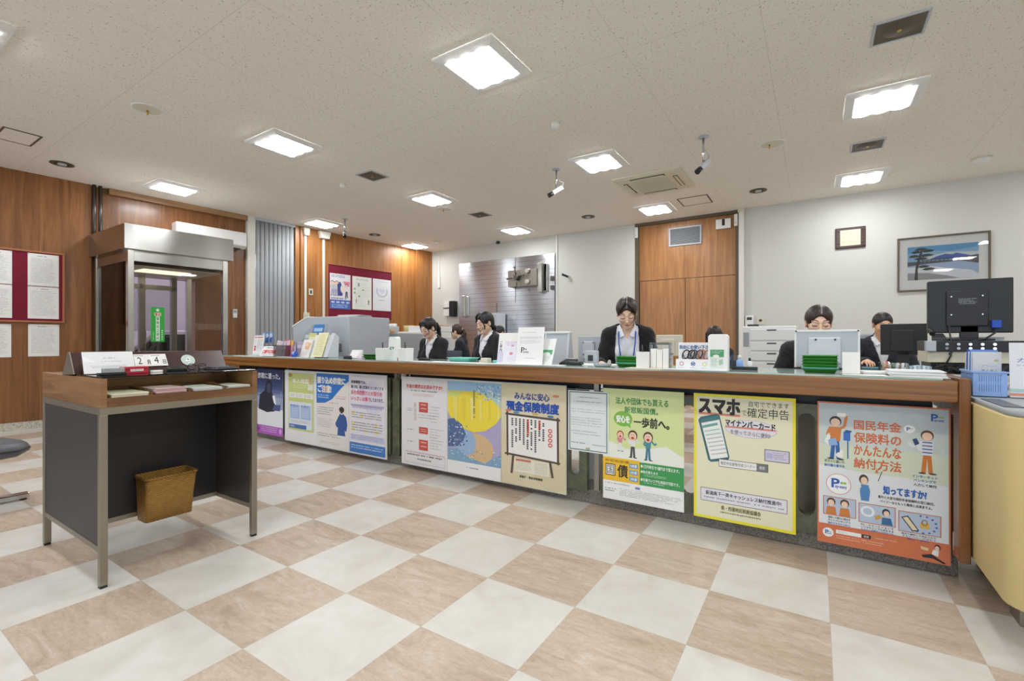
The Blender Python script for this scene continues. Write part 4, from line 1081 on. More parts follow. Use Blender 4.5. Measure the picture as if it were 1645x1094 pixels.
def draw_transfer(a):
    a.rect(0, 0, 1, 1, 'e9e4e0', 1)
    a.poly([(0, 0), (1, 0), (1, .08), (.78, .18), (.62, .27), (.5, .34), (.28, .40), (0, .415)], '2f78c8', 2)
    a.text('振り込め詐欺に', .03, .045, .90, .135, 'f6f8fa', 0.05, 4); a.text('ご注意!', .05, .16, .47, .255, 'f6f8fa', 0.05, 4); a.text('注意', .17, .165, .39, .255, 'f0a24a', 0.0, 5)
    a.lines(.05, .29, .42, .35, 2, 'dfeaf6', .5, 4); a.lines(.62, .29, .95, .345, 2, 'd98f8f', .45, 3); a.lines(.4, .385, .68, .41, 1, 'd98f8f', .7, 3)
    a.lines(.03, .46, .58, .58, 4, '7a7a80', .4, 3, 3); a.lines(.03, .62, .55, .75, 5, '9a9a9e', .3, 3, 4); a.lines(.03, .82, .9, .88, 2, '8a8a90', .4, 3, 5); a.lines(.1, .93, .9, .97, 2, '9a9a9e', .3, 3, 6)
    a.ell(.79, .47, .075, .04, '2c2624', 4); a.ell(.79, .485, .045, .035, '3a302c', 5)
    a.poly([(.70, .56), (.75, .52), (.83, .52), (.92, .56), (.96, .66), (.93, .76), (.88, .74), (.9, .82), (.66, .82), (.68, .72), (.62, .70), (.6, .66)], '33599c', 4); a.poly([(.75, .52), (.83, .52), (.8, .54)], 'f0f0f2', 5); a.rect(.67, .82, .89, .845, 'f2f2f4', 4)
def draw_antisocial(a):
    a.rect(0, 0, 1, 1, 'e6e4ec', 1); a.ell(.38, .16, .16, .10, 'cfcde2', 2); a.ell(.66, .28, .26, .22, 'dcdaea', 2)
    a.text('金融機関では、', .04, .055, .47, .095, '2e2c34', 0.02, 4); a.text('暴力団、暴力団員をはじめとする', .04, .12, .95, .16, '2e2c34', 0.02, 4)
    a.text('反社会的勢力との取引を', .04, .185, .92, .24, 'd9576f', 0.03, 4); a.text('いっさいお断り', .04, .265, .60, .32, 'd9576f', 0.03, 4); a.text('しております。', .61, .27, .95, .315, '2e2c34', 0.02, 4)
    a.poly([(.02, .365), (.98, .365), (.95, .40), (.05, .40)], 'b9b6d2', 3); a.lines(.06, .38, .92, .43, 2, '7a789a', .4, 4)
    a.lines(.06, .47, .95, .56, 3, '6a6a74', .4, 4, 2, .1); a.lines(.06, .60, .95, .73, 4, '6a6a74', .4, 4, 3, .1)
    for u, v in ((.06, .46), (.06, .60), (.06, .68), (.42, .69), (.72, .6), (.72, .69), (.3, .5)): a.ell(u + .04, v + .02, .06, .022, 'f0e09a', 3, 12)
    a.rect(.02, .76, .98, .84, 'c9cce6', 3); a.lines(.05, .77, .95, .83, 3, '8a8aa4', .4, 4)
    a.poly([(0, .87), (1, .87), (1, 1), (0, 1), (0, .9)], '3f7cc4', 4); a.lines(.05, .90, .95, .96, 2, 'e6eef8', .45, 5, 4, .05)
def draw_claim(a):
    a.rect(0, 0, 1, 1, 'e9e7ea', 1); a.text('年金の請求はお済みですか?', .10, .06, .90, .105, 'd2403c', 0.03, 3)
    a.lines(.2, .125, .8, .15, 1, '6a6a70', .6, 3); a.lines(.25, .165, .75, .20, 2, 'd98f8f', .5, 3)
    for v0, v1 in ((.26, .375), (.545, .62), (.69, .81)): a.rect(.39, v0, .59, v1, 'c9564a', 3); a.lines(.43, v0 + .02, .56, v1 - .01, 2, 'f2d4d0', .4, 4, 2, .05)
    a.vlines(.28, .27, .34, .50, 2, 'b08a8a', .4, 3); a.lines(.12, .34, .25, .38, 2, '8a8a90', .5, 3); a.lines(.63, .3, .9, .50, 6, 'a8a8ac', .3, 3, 3, .5); a.lines(.38, .4, .8, .46, 2, 'a8a8ac', .4, 3)
    a.lines(.63, .55, .95, .8, 8, 'a8a8ac', .3, 3, 4, .5); a.lines(.12, .58, .28, .6, 1, '8a8a90', .6, 3); a.lines(.12, .72, .28, .74, 1, '8a8a90', .6, 3); a.rect(.08, .84, .95, .845, 'd98f8f', 3)
    a.lines(.12, .865, .93, .895, 1, '4a4a50', .8, 3, 5, .05); a.lines(.35, .91, .7, .94, 1, '4a4a50', .8, 3, 6, .05); a.frame(.06, .85, .96, .97, .006, 'b9b9be', 2)
def draw_wave(a):
    a.rect(0, 0, 1, .86, '9fc4e0', 1); a.ell(.45, .16, .62, .40, 'f2dc4a', 2, 40); a.rect(0, 0, 1, .10, '9fc4e0', 3); a.poly([(0, .1), (.3, .11), (.2, .16), (0, .17)], 'd4dc7a', 3); a.poly([(.6, .10), (1, .10), (1, .26), (.8, .15)], 'b9d0c8', 3)
    a.poly([(0, .33), (.08, .42), (.3, .5), (.5, .53), (.72, .5), (.9, .42), (1, .34), (1, .80), (0, .80)], 'b3a9cc', 4)
    a.ell(.55, .70, .32, .16, 'd9b98c', 5, 30); a.ell(.35, .65, .2, .14, '9fb9dc', 5, 24); a.poly([(0, .42), (.12, .40), (.28, .46), (.36, .56), (.30, .64), (.2, .70), (0, .72)], '5a6f9c', 6)
    a.poly([(0, .74), (.2, .72), (.4, .80), (.7, .84), (1, .72), (1, .86), (0, .86)], '86a9c6', 7)
    rn = random.Random(4)
    for k in range(90):
        u, v = 0.55 + 0.45 * rn.random() ** 0.8, 0.02 + 0.16 * rn.random(); a.ell(u, v, .008 + .01 * rn.random(), .005 + .005 * rn.random(), ('5f94cc', 'dfe9f0', '86b0d8')[k % 3], 5, 7)
    for k in range(60): a.ell(.02 + .36 * rn.random(), .46 + .24 * rn.random(), .006 + .012 * rn.random(), .004 + .006 * rn.random(), ('e6ebf0', '3f5584', '8aa2c4')[k % 3], 7, 7)
    for k in range(40): a.ell(rn.random(), .70 + .14 * rn.random(), .006 + .01 * rn.random(), .004 + .004 * rn.random(), ('e6ebf0', '6f8fb8')[k % 2], 8, 7)
    for k in range(6): a.poly([(.1 + k * .17, .16 + .02 * (k % 2)), (.2 + k * .15, .17), (.18 + k * .16, .44 - .02 * k), (.14 + k * .16, .4)], ('f0e27a', 'ecd24a', 'f4e68c')[k % 3], 3)
    a.rect(0, .86, 1, 1, 'f0efee', 8); a.vlines(.50, .08, .56, .40, 1, '8a8a60', .5, 6); a.lines(.38, .905, .6, .925, 1, '6a6a74', .8, 9, 3, .02)
def draw_deposit(a):
    a.rect(0, 0, 1, 1, 'dcd0b0', 1); a.ell(.2, .3, .3, .2, 'e0d6ba', 2); a.ell(.8, .8, .3, .2, 'd6c9a6', 2)
    a.text('みんなに安心', .22, .085, .76, .155, '2a4a9c', 0.03, 4); a.text('預金保険制度', .09, .175, .90, .27, '2450a8', 0.05, 4)
    B = '5a4a44'
    a.poly([(.10, .305), (.90, .325), (.90, .72), (.11, .705)], 'f0eeea', 3)
    a.line([(.10, .275), (.105, .72)], .03, B, 5); a.line([(.07, .305), (.92, .322)], .028, B, 5); a.line([(.06, .70), (.92, .725)], .026, B, 5); a.line([(.885, .30), (.89, .74)], .03, B, 5)
    a.line([(.20, .70), (.17, .89)], .035, B, 4); a.line([(.77, .72), (.81, .87)], .035, B, 4)
    a.vlines(.17, .34, .72, .66, 9, '4a4a4e', .45, 4, 3); a.vlines(.42, .34, .46, .5, 1, 'c8453c', .8, 6); a.vlines(.60, .34, .64, .44, 1, 'c8453c', .8, 6)
    for k in range(4): a.loop(.775, .43 + k * .045, .026, .015, .014, 'd0453c', 5, 14)
    a.rect(.22, .735, .76, .865, 'ebe4d2', 5); a.lines(.24, .75, .5, .85, 6, 'b0a48c', .35, 6); a.lines(.54, .75, .74, .86, 9, '9a9488', .4, 6, 2, .05); a.rect(.24, .738, .48, .758, 'c8756a', 6)
    a.text('金融庁・預金保険機構', .30, .893, .66, .918, '2c2a28', 0.015, 4)
    for u, v, c in ((.12, .27, 'd9895a'), (.25, .285, '5a94a8'), (.55, .285, 'd0b060'), (.78, .295, '4a86a8'), (.86, .10, 'd98a6a')): a.ell(u, v, .05, .012, c, 4, 12)
def poster(name_, label, x0, x1, z0, z1, fn, y=PY, bg='f4f4f2', group='posters on the counter front', gl='print'):
    return sheet(name_, label, 'poster', (x0, y, z0), x1 - x0, z1 - z0, 0, fn, group, bg, th=0.003, mat=gl)
poster('poster', 'dark blue poster of a hooded figure at a laptop, purple band below', -5.56, -5.035, 0.07, 0.825, draw_scam)
poster('poster', 'green-topped poster with four cartoon walkers and yellow block', -1.222, -0.688, 0.081, 0.831, draw_bond)
poster('poster', 'white letter in a dark green border on the counter front', -1.484, -1.18, 0.377, 0.803, draw_letter, PY - 0.004, 'e6ebea')
poster('poster', 'bright yellow bordered poster with a drawn smartphone and heavy black heading', -0.63, -0.091, 0.076, 0.832, draw_tax)
poster('poster', 'orange bordered pension poster with big orange characters at the counter end', 0.009, 0.547, 0.069, 0.826, draw_pension)
for x0, x1, lab in ((-4.986, -3.345, 'white display board carrying the green, blue and lilac posters'), (-3.152, -1.497, 'white display board carrying the red box, seascape and beige posters')):
    t = MB().box(0, -0.012, 0, x1 - x0, 0, 0.785).build('display_board', 'white_plastic', None, (x0, PY, 0.048), bevel=0.003)
    tag(t, lab, 'display board', 'display boards on the counter front')
poster('poster', 'yellow green leaflet sheet with blue columns on the left display board', -4.905, -4.45, 0.183, 0.80, draw_identity, PY - 0.0125)
poster('poster', 'poster with torn blue corner and a man in blue seen from behind', -4.40, -3.88, 0.066, 0.815, draw_transfer, PY - 0.0125)
poster('poster', 'lilac poster with pink heading line and blue foot band', -3.865, -3.36, 0.066, 0.81, draw_antisocial, PY - 0.0125)
poster('poster', 'white poster with red heading and three red squares', -3.136, -2.609, 0.05, 0.815, draw_claim, PY - 0.0125)
poster('poster', 'yellow and blue poster of a sun over a seascape', -2.60, -2.058, 0.052, 0.817, draw_wave, PY - 0.0125)
poster('poster', 'beige parchment poster with blue heading and a drawn signboard', -2.055, -1.499, 0.054, 0.828, draw_deposit, PY - 0.0125)

# ------------------------------------------------------------------ yellow side counter at the right edge
sc_ = thing('side_counter', 'cream yellow vinyl side counter with rounded corner at the right edge', 'counter', (0.592, 2.40, 0))
MB().rrect(0, 0, 1.9, 1.05, 0.10, 0.17, 0.875).build('body', 'vinyl_yellow', sc_, bevel=0.01)
MB().rrect(0.006, 0.006, 1.894, 1.044, 0.09, 0.875, 0.895).build('glass_top', 'grey_plastic', sc_)
for x, y in ((0.10, 0.30), (1.5, 0.30), (1.5, 0.8), (0.10, 0.8)): MB().box(x, y, 0, x + 0.25, y + 0.12, 0.17).build('foot', 'leg_steel', sc_, bevel=0.004)

# ------------------------------------------------------------------ writing desk
DX, DY, DW, DL = -3.67, 0.79, 0.89, 0.73            # corner, depth (X) and length (Y)
dk = thing('writing_desk', 'steel framed writing desk with wood form tray top and black panels', 'desk', (DX, DY, 0))
LG = 0.031
for x in (0, DW - LG):
    for y in (0, DL - LG):
        lg = MB().box(x, y, 0.012, x + LG, y + LG, 0.806).build('leg', 'leg_steel', dk, bevel=0.003)
        MB().box(x + 0.002, y + 0.002, 0, x + LG - 0.002, y + LG - 0.002, 0.012).build('foot_cap', 'black_plastic', lg)
MB().box(0, 0, 0.806, DW, LG, 0.839).box(0, DL - LG, 0.806, DW, DL, 0.839).box(0, LG, 0.806, LG, DL - LG, 0.839).box(DW - LG, LG, 0.806, DW, DL - LG, 0.839).build('top_rail', 'leg_steel', dk)
MB().box(LG, 0.003, 0.165, DW - LG, 0.028, 0.19).box(LG, DL - 0.028, 0.165, DW - LG, DL - 0.003, 0.19).box(DW * 0.5 - 0.012, 0.028, 0.165, DW * 0.5 + 0.012, DL - 0.028, 0.19).build('low_rail', 'leg_steel', dk)
for y in (0.006, DL - 0.024): MB().box(LG, y, 0.19, DW - LG, y + 0.018, 0.806).build('side_panel', 'laminate_dark', dk)
MB().box(DW * 0.5 - 0.009, 0.024, 0.19, DW * 0.5 + 0.009, DL - 0.024, 0.806).build('back_panel', 'laminate_black', dk)
WZ0, WZ1 = 0.839, 0.975
for y in (0, DL - 0.028): MB().box(0, y, WZ0, DW, y + 0.028, WZ1).build('tray_side', 'desk_wood', dk, bevel=0.002)
wo = MB()
wo.box(0, 0.028, WZ0, DW, DL - 0.028, WZ0 + 0.045); wo.box(0.28, 0.028, WZ0 + 0.045, 0.30, DL - 0.028, WZ1 - 0.008); wo.box(0.59, 0.028, WZ0 + 0.045, 0.61, DL - 0.028, WZ1 - 0.008)
wo.box(0.02, 0.028, WZ1 - 0.014, 0.60, DL - 0.028, WZ1)
wo.build('tray_box', 'desk_wood_dark', dk)
for k, y in enumerate((0.20, 0.37, 0.545)):
    MB().prism([(0.61, y, WZ0 + 0.045), (DW - 0.01, y, WZ0 + 0.045), (DW - 0.01, y, WZ0 + 0.057), (0.75, y, WZ0 + 0.075), (0.61, y, WZ0 + 0.075)], (0, 0.012, 0)).build('divider', 'desk_wood_dark', dk)
MB().box(0.55, 0.006, WZ1, DW - 0.004, DL - 0.006, WZ1 + 0.009).build('glass_top', 'desk_glass', dk, bevel=0.002)
TZ = WZ1 + 0.009
# forms in the four pigeonholes
FZ = WZ0 + 0.0455
for k, (y0, y1, c, lab, n) in enumerate(((0.035, 0.195, 'f1ead6', 'cream forms in the first pigeonhole of the writing desk', 10), (0.215, 0.365, 'eccbd0', 'pink forms fanned in the second pigeonhole of the writing desk', 16), (0.385, 0.54, 'eeeeec', 'white forms in the third pigeonhole of the writing desk', 10), (0.56, 0.695, 'ece9e2', 'pale forms in the last pigeonhole beside the desk end', 9))):
    mb = MB(); rn = random.Random(k)
    for i in range(n): mb.obox((0.775 + rn.uniform(-.004, .012), (y0 + y1) / 2 + rn.uniform(-.004, .004), FZ + 0.0008 + i * 0.0016), (0.22, y1 - y0 - 0.014, 0.0014), (0, 0, rn.uniform(-.04, .04) if k == 1 else rn.uniform(-.01, .01)), 0, c)
    tag(mb.build('form_stack', 'print', None, (DX, DY, 0)), lab, 'forms', 'forms in the desk pigeonholes')
# long sign ridge on the desk
SX = DX + 0.44
rg = thing('sign_ridge', 'dark mahogany wedge shaped sign ridge along the writing desk top', 'sign', (SX, DY, TZ))
MB().prism([(-0.075, 0, WZ1 - TZ), (0.105, 0, 0.0), (0.035, 0, 0.108), (0.015, 0, 0.108)], (0, DL - 0.004, 0)).build('board', 'mahogany', rg, bevel=0.002)
MB().prism([(-0.078, -0.004, WZ1 - TZ), (0.108, -0.004, 0.0), (0.036, -0.004, 0.111), (0.013, -0.004, 0.111)], (0, 0.003, 0)).build('end_plate', 'leg_steel', rg)
# its front slope leans back: sheets on it
sl = math.atan2(0.07, 0.108)
def on_ridge(y, up, off=0.002):
    return Vector((SX + 0.105 - up * math.sin(sl) + off * math.cos(sl), DY + y, TZ + up * math.cos(sl) + off * math.sin(sl)))
def ridge_rot(): return (-sl, 0, math.pi / 2)
def leaning(name, label, cat, y, up, w, h, draw, bg, th=0.006, mat='print', loc=None):
    mb = MB(); a = Art(mb, w, h, th=th, sheet=bg); draw(a)
    o = mb.build(name, mat, None, loc or on_ridge(y, up), rot=ridge_rot()); return tag(o, label, cat)
def draw_date(a):
    a.rect(.03, .10, .33, .86, 'f7f7f5', 1); a.rect(.5, .10, .78, .86, 'f7f7f5', 1); a.rect(.08, .12, .34, .16, '6a6a6a', 2); a.rect(.55, .12, .8, .16, '6a6a6a', 2)
    a.text('2', .15, .26, .27, .82, '222222', 0.0); a.text('月', .41, .5, .50, .86, '2a2a2a', 0.01); a.text('4', .62, .24, .75, .80, '222222', 0.0); a.text('日', .87, .5, .96, .84, '2a2a2a', 0.01)
leaning('date_plate', 'white date plate with black numerals on the mahogany ridge', 'date display', 0.245, 0.028, 0.165, 0.078, draw_date, 'efeeec')
mb = MB(); mb.cyl((0, 0, 0), (0, -0.004, 0), 0.036, n=32, c='e9ece8'); a = Art(mb, 0.08, 0.08, (-0.04, -0.004, -0.04), th=0.0, sheet=None)
a.ell(.5, .5, .4, .4, 'c2d4cf', 1, 28); a.poly([(.3, .6), (.4, .35), (.55, .25), (.68, .35), (.6, .5), (.72, .62), (.55, .75), (.38, .72)], 'eef2f0', 2); a.poly([(.42, .42), (.52, .36), (.58, .45), (.48, .55)], '7fa49a', 3); a.line([(.32, .72), (.5, .62), (.7, .7)], .04, '86aaa2', 3)
tag(mb.build('round_sticker', 'print', None, on_ridge(0.52, 0.062, 0.001), rot=ridge_rot()), 'round pale sticker with a swirling emblem on the mahogany ridge', 'sticker')
# acrylic stand with a notice
st = thing('notice_stand', 'white notice in a clear stand at the desk end near corner', 'stand', (SX + 0.155, DY + 0.02, TZ), 0)
mb = MB(); a = Art(mb, 0.21, 0.115, th=0.001, sheet='eef0f2')
a.lines(.40, .28, .64, .36, 1, 'a8acb2', .6); a.lines(.35, .45, .75, .50, 1, 'a8acb2', .6); a.lines(.15, .66, .85, .78, 2, 'a8acb2', .4); a.poly([(0, .2), (.3, .55), (.02, .45)], 'f8f9fa', 1)
mb.build('notice', 'print', st, (0.008, 0.0, 0.003), rot=(-0.35, 0, math.pi / 2))
MB().box(0.0, -0.004, 0, 0.06, 0.215, 0.003).build('base', 'acrylic', st)
MB().box(0, -0.004, 0, 0.003, 0.215, 0.122).build('holder', 'acrylic', st, (0.002, 0, 0.003), rot=(0, -0.35, 0))
tag(MB().box(-0.02, -0.055, 0, 0.02, 0.055, 0.012).build('stamp_tray', 'black_plastic', None, (DX + 0.755, DY + 0.085, TZ), bevel=0.003), 'thin black tray at the glass edge before the clear notice stand', 'tray')
tag(MB().box(-0.018, -0.042, 0, 0.018, 0.042, 0.022).build('stamp_box', 'grey_plastic', None, (DX + 0.755, DY + 0.09, TZ + 0.012), bevel=0.003), 'small grey box on the black tray before the clear notice stand', 'box')
t = thing('ink_pad', 'crimson ink pad box standing on the desk glass', 'ink pad', (DX + 0.71, DY + 0.19, TZ), 0.15)
MB().box(-0.025, -0.055, 0, 0.025, 0.055, 0.02).build('tray', 'red_plastic', t, bevel=0.003); MB().box(-0.026, -0.056, 0.0205, 0.026, 0.056, 0.036).build('lid', 'red_plastic', t, bevel=0.004)
mb = MB(); a = Art(mb, 0.06, 0.012, th=0.0005, sheet='e9d9dc'); a.lines(.1, .25, .9, .75, 1, 'a0203c', .8, 1); mb.build('label_strip', 'print', t, (0.0265, -0.03, 0.012), rz=math.pi / 2)
tag(MB().box(-0.012, -0.025, 0, 0.012, 0.025, 0.01).build('eraser', 'paper_white', None, (DX + 0.68, DY + 0.30, TZ), 0.1, bevel=0.002), 'small white eraser beside the crimson ink pad', 'eraser')
tag(MB().rrect(-0.02, -0.05, 0.02, 0.05, 0.012, 0, 0.02, top=-0.004).build('pen_rest', 'black_plastic', None, (DX + 0.62, DY + 0.42, TZ), 0.0), 'black pen rest beneath the white date plate', 'pen rest')
t = thing('calculator_tray', 'dark flat tray with folded reading glasses at the far desk end', 'tray', (DX + 0.68, DY + 0.625, TZ), 0.1)
MB().box(-0.06, -0.07, 0, 0.06, 0.07, 0.008).box(-0.05, -0.06, 0.008, 0.05, 0.06, 0.014).build('body', 'black_plastic', t, bevel=0.003)
MB().box(-0.045, -0.05, 0.0145, 0.045, 0.05, 0.016).build('pad', 'dark_grey', t)
t = thing('reading_glasses', 'black reading glasses lying on the desk glass near the far end', 'glasses', (DX + 0.60, DY + 0.53, TZ), 0.2)
fm = MB()
for y in (-0.03, 0.03): fm.tube([(0.001, y + 0.024 * math.cos(t), 0.018 + 0.016 * math.sin(t)) for t in [2 * math.pi * i / 16 for i in range(17)]], 0.0025, 6)
fm.tube([(0, -0.006, 0.024), (0.003, 0, 0.027), (0, 0.006, 0.024)], 0.002, 6); fm.build('rim', 'black_plastic', t)
for y in (-0.056, 0.056): MB().tube([(0, y, 0.022), (-0.09, y * 0.98, 0.012), (-0.12, y * 0.95, 0.004)], 0.002, 6).build('temple', 'black_plastic', t)
# wicker basket hooked on the middle panel
bs = thing('wicker_basket', 'brown wicker waste basket hung on the black desk panel', 'basket', (DX + 0.457, DY + 0.285, 0.148))
def rr(w, l, r, z, x0=0.0, lean=0.0, n=5):
    o = []
    for cx, cy, a0 in ((w - r, l - r, 0), (r, l - r, 90), (r, r, 180), (w - r, r, 270)):
        for i in range(n + 1):
            t = math.radians(a0 + 90 * i / n); o.append((x0 + cx + r * math.cos(t) + lean, cy + r * math.sin(t), z))
    return o
Hb = 0.245
outer = [rr(0.125, 0.232, 0.018, 0.0, 0.0), rr(0.145, 0.24, 0.02, Hb * 0.5, 0.0, 0.0), rr(0.165, 0.252, 0.022, Hb, 0.0, 0.0)]
outer[1] = [(x, y - 0.005, z) for x, y, z in outer[1]]; outer[2] = [(x, y - 0.01, z) for x, y, z in outer[2]]
inner = [[(0.008 + x * 0.87, 0.006 + y * 0.95, max(z, 0.008)) for x, y, z in r] for r in outer[::-1]]
MB().ring(outer + inner).build('basket', 'wicker', bs)
MB().tube([(x, y, z) for x, y, z in outer[2]] + [outer[2][0]], 0.007, 8).build('rim', 'wicker', bs)

# bench at the left edge of the view
bn = thing('waiting_bench', 'dark grey padded waiting bench on chrome legs at the left edge', 'bench', (-4.84, 0.84, 0), math.pi / 2)
rings = []
for x, wd, zt, zb in ((0.12, 0.05, 0.405, 0.385), (0.105, 0.15, 0.425, 0.365), (0.03, 0.25, 0.45, 0.34), (-0.12, 0.28, 0.475, 0.33), (-0.4, 0.29, 0.482, 0.33), (-1.4, 0.29, 0.482, 0.33)):
    r = []
    for i in range(20):
        t = 2 * math.pi * i / 20; c, s = math.cos(t), math.sin(t)
        r.append((x, wd * math.copysign(abs(c) ** 0.6, c), (zt + zb) / 2 + (zt - zb) / 2 * math.copysign(abs(s) ** 0.7, s)))
    rings.append(r)
MB().ring(rings).build('seat', 'vinyl_grey', bn)
MB().tube([(0.12, -0.04, 0.395), (0.105, -0.152, 0.398), (0.03, -0.253, 0.40), (-0.12, -0.283, 0.405), (-1.4, -0.293, 0.405)], 0.006, 6).build('piping', 'black_plastic', bn)
MB().box(-1.4, -0.05, 0.27, -0.14, 0.05, 0.335).build('beam', 'black_plastic', bn, bevel=0.004)
lg = MB().tube([(-0.42, 0, 0.28), (-0.42, 0, 0.06)], 0.03, 12); lg.build('leg', 'chrome', bn)
MB().box(-0.75, -0.03, 0.012, 0.13, 0.03, 0.05).build('foot_bar', 'chrome', bn, bevel=0.008)
for x in (0.10, -0.72): MB().cyl((x, 0, 0), (x, 0, 0.014), 0.02).build('glide', 'black_plastic', bn)

# ------------------------------------------------------------------ ceiling fittings
def light_panel(x, y, label):
    t = thing('ceiling_light', label, 'ceiling light', (x, y, CEIL), 0, 'recessed LED panels')
    R0, R1 = 0.288, 0.212
    def sq(r, z): return [(r, -r, z), (r, r, z), (-r, r, z), (-r, -r, z)]
    mb = MB(); mb.ring([sq(R0, -0.001), sq(R0, -0.018), sq(R1 + 0.01, -0.030), sq(R1, -0.028), sq(R1, -0.02)], smooth=False, caps=False)
    mb.build('frame', 'white_plastic', t)
    mb = MB()
    for k in range(3):                                     # three softly bowed lens strips
        x0 = -R1 + k * 2 * R1 / 3; w = 2 * R1 / 3
        rings = []
        for yy in (-R1, R1):
            rings.append([(x0 + w * i / 8, yy, -0.026 - 0.016 * math.sin(math.pi * i / 8)) for i in range(9)])
        a, b = rings
        mb.add(a + b, [(i, i + 1, 9 + i + 1, 9 + i) for i in range(8)], 0, None, True)
    mb.build('diffuser', 'led', t)
    return t
WORDS = {(1, 1): 'partly visible square ceiling light at the top left photo edge', (2, 2): 'largest square ceiling light, above the lobby in the picture centre',
         (1, 2): 'square ceiling light above the lobby between the round cap and brown outlet', (0, 2): 'square ceiling light beside the soffit above the glass porch',
         (2, 3): 'square ceiling light between the left camera pole and the cassette air conditioner', (1, 3): 'square ceiling light in front of the brown outlet nearest the vault',
         (0, 3): 'square ceiling light above the cable ducts beside the grey blind', (2, 4): 'square ceiling light just before the wooden double doors', (1, 4): 'square ceiling light right before the vault door',
         (0, 4): 'square ceiling light at the far wooden corner', (3, 3): 'large square ceiling light at right between two brown outlets', (3, 4): 'square ceiling light at right, near the plaque wall'}
for i, x in enumerate(LAMP_X):
    for j, y in enumerate(LAMP_Y):
        light_panel(x, y, WORDS.get((i, j), 'square recessed ceiling light outside the photo'))

def outlet(x, y, label):
    t = thing('air_outlet', label, 'air outlet', (x, y, CEIL), 0, 'brown air outlets')
    r = 0.155
    mb = MB()
    def sq(r, z): return [(r, -r, z), (r, r, z), (-r, r, z), (-r, -r, z)]
    mb.ring([sq(r, -0.001), sq(r, -0.010), sq(r - 0.014, -0.012), sq(r - 0.018, -0.004)], smooth=False, caps=False); mb.build('frame', 'silver_plastic', t)
    MB().box(-r + 0.016, -r + 0.016, -0.006, r - 0.016, r - 0.016, -0.001).build('plate', 'brown_metal', t)
    MB().lathe([(0.10, -0.006), (0.085, -0.016), (0.06, -0.012), (0.05, -0.018), (0.02, -0.016), (0.001, -0.016)], n=24, caps=False).build('cone', 'brown_metal', t)
    MB().cyl((0, 0, -0.012), (0, 0, -0.022), 0.014).build('screw', 'brass', t)
outlet(0.50, 4.285, 'large brown square air outlet at the upper right of the ceiling')
outlet(0.495, 6.65, 'brown square air outlet between the two right hand ceiling lights')
outlet(-4.985, 4.27, 'brown square air outlet left of centre above the counter')
outlet(-4.93, 6.60, 'small distant brown air outlet before the vault')

def downlight(x, y, label):
    t = thing('round_diffuser', label, 'downlight', (x, y, CEIL), 0, 'round brown downlights')
    MB().lathe([(0.115, -0.001), (0.118, -0.008), (0.09, -0.012), (0.075, -0.002)], caps=False).build('ring', 'brown_metal', t)
    MB().lathe([(0.09, -0.004), (0.05, -0.002), (0.0005, -0.002)], caps=False).build('reflector', 'brown_dark', t)
    MB().lathe([(0.045, -0.003), (0.042, -0.018), (0.0005, -0.024)], caps=False).build('lens', 'silver_plastic', t)
downlight(-7.908, 1.88, 'round brown downlight above the maroon notice board')
downlight(-7.70, 6.66, 'round brown downlight near the poster board in the office corner')
downlight(-3.397, 7.76, 'round brown downlight between the vault and the wooden doors')
downlight(-0.707, 7.77, 'round brown downlight above the thermostat wall')

for x, y, lab in ((-5.36, 1.88, 'round cream ceiling cap left of the lobby lights'), (-0.405, 6.02, 'round cream ceiling cap right of the right camera pole'), (-5.234, 6.01, 'round cream ceiling cap beside the central office light')):
    t = thing('ceiling_disc', lab, 'ceiling disc', (x, y, CEIL), 0, 'round ceiling caps')
    MB().lathe([(0.13, -0.001), (0.13, -0.006), (0.118, -0.010), (0.114, -0.004)], caps=False).build('rim', 'white_plastic', t)
    MB().lathe([(0.116, -0.004), (0.0005, -0.004)], caps=False).build('disc', 'cream_plastic', t)
    MB().cyl((-0.03, 0.01, -0.004), (-0.03, 0.01, -0.045), 0.009).build('nozzle', 'brass', t)
for x, y, r, lab in ((-2.224, 4.256, 0.05, 'small round smoke detector above the counter middle'), (1.693, 7.87, 0.09, 'white round smoke detector at the right ceiling edge'),
                     (-5.609, 4.28, 0.045, 'small round smoke detector beside the brown outlet left of centre'), (-7.07, 7.87, 0.075, 'round smoke detector near the far wooden corner')):
    t = thing('smoke_detector', lab, 'smoke detector', (x, y, CEIL), 0, 'smoke detectors')
    MB().lathe([(r * 1.05, -0.001), (r * 1.05, -0.014), (r * 0.95, -0.018)], caps=False).build('base', 'cream_plastic', t)
    MB().lathe([(r * 0.95, -0.016), (r * 0.85, -0.035), (r * 0.5, -0.05), (0.0005, -0.052)], caps=False).build('head', 'white_plastic', t)
t = thing('dome_camera', 'tiny dark dome camera on the ceiling over the vault door', 'camera', (-5.92, 8.52, CEIL))
MB().cyl((0, 0, -0.001), (0, 0, -0.03), 0.05).build('base', 'white_plastic', t); MB().ell((0.05, 0, -0.045), (0.05, 0.05, 0.035)).build('dome', 'black_plastic', t)

def hatch(x0, y0, x1, y1, label):
    t = thing('access_hatch', label, 'hatch', (x0, y0, CEIL), 0, 'ceiling hatches'); w, l = x1 - x0, y1 - y0
    MB().box(0, 0, -0.006, w, 0.018, -0.001).box(0, l - 0.018, -0.006, w, l, -0.001).box(0, 0.018, -0.006, 0.018, l - 0.018, -0.001).box(w - 0.018, 0.018, -0.006, w, l - 0.018, -0.001).build('frame', 'brown_metal', t)
    MB().box(0.018, 0.018, -0.004, w - 0.018, l - 0.018, -0.001).build('lid', 'ceiling_board', t)
hatch(-7.50, 1.22, -7.04, 1.52, 'thin framed ceiling hatch at the left photo edge')
hatch(-1.82, 7.55, -1.37, 8.02, 'thin framed ceiling hatch beside the light before the wooden doors')

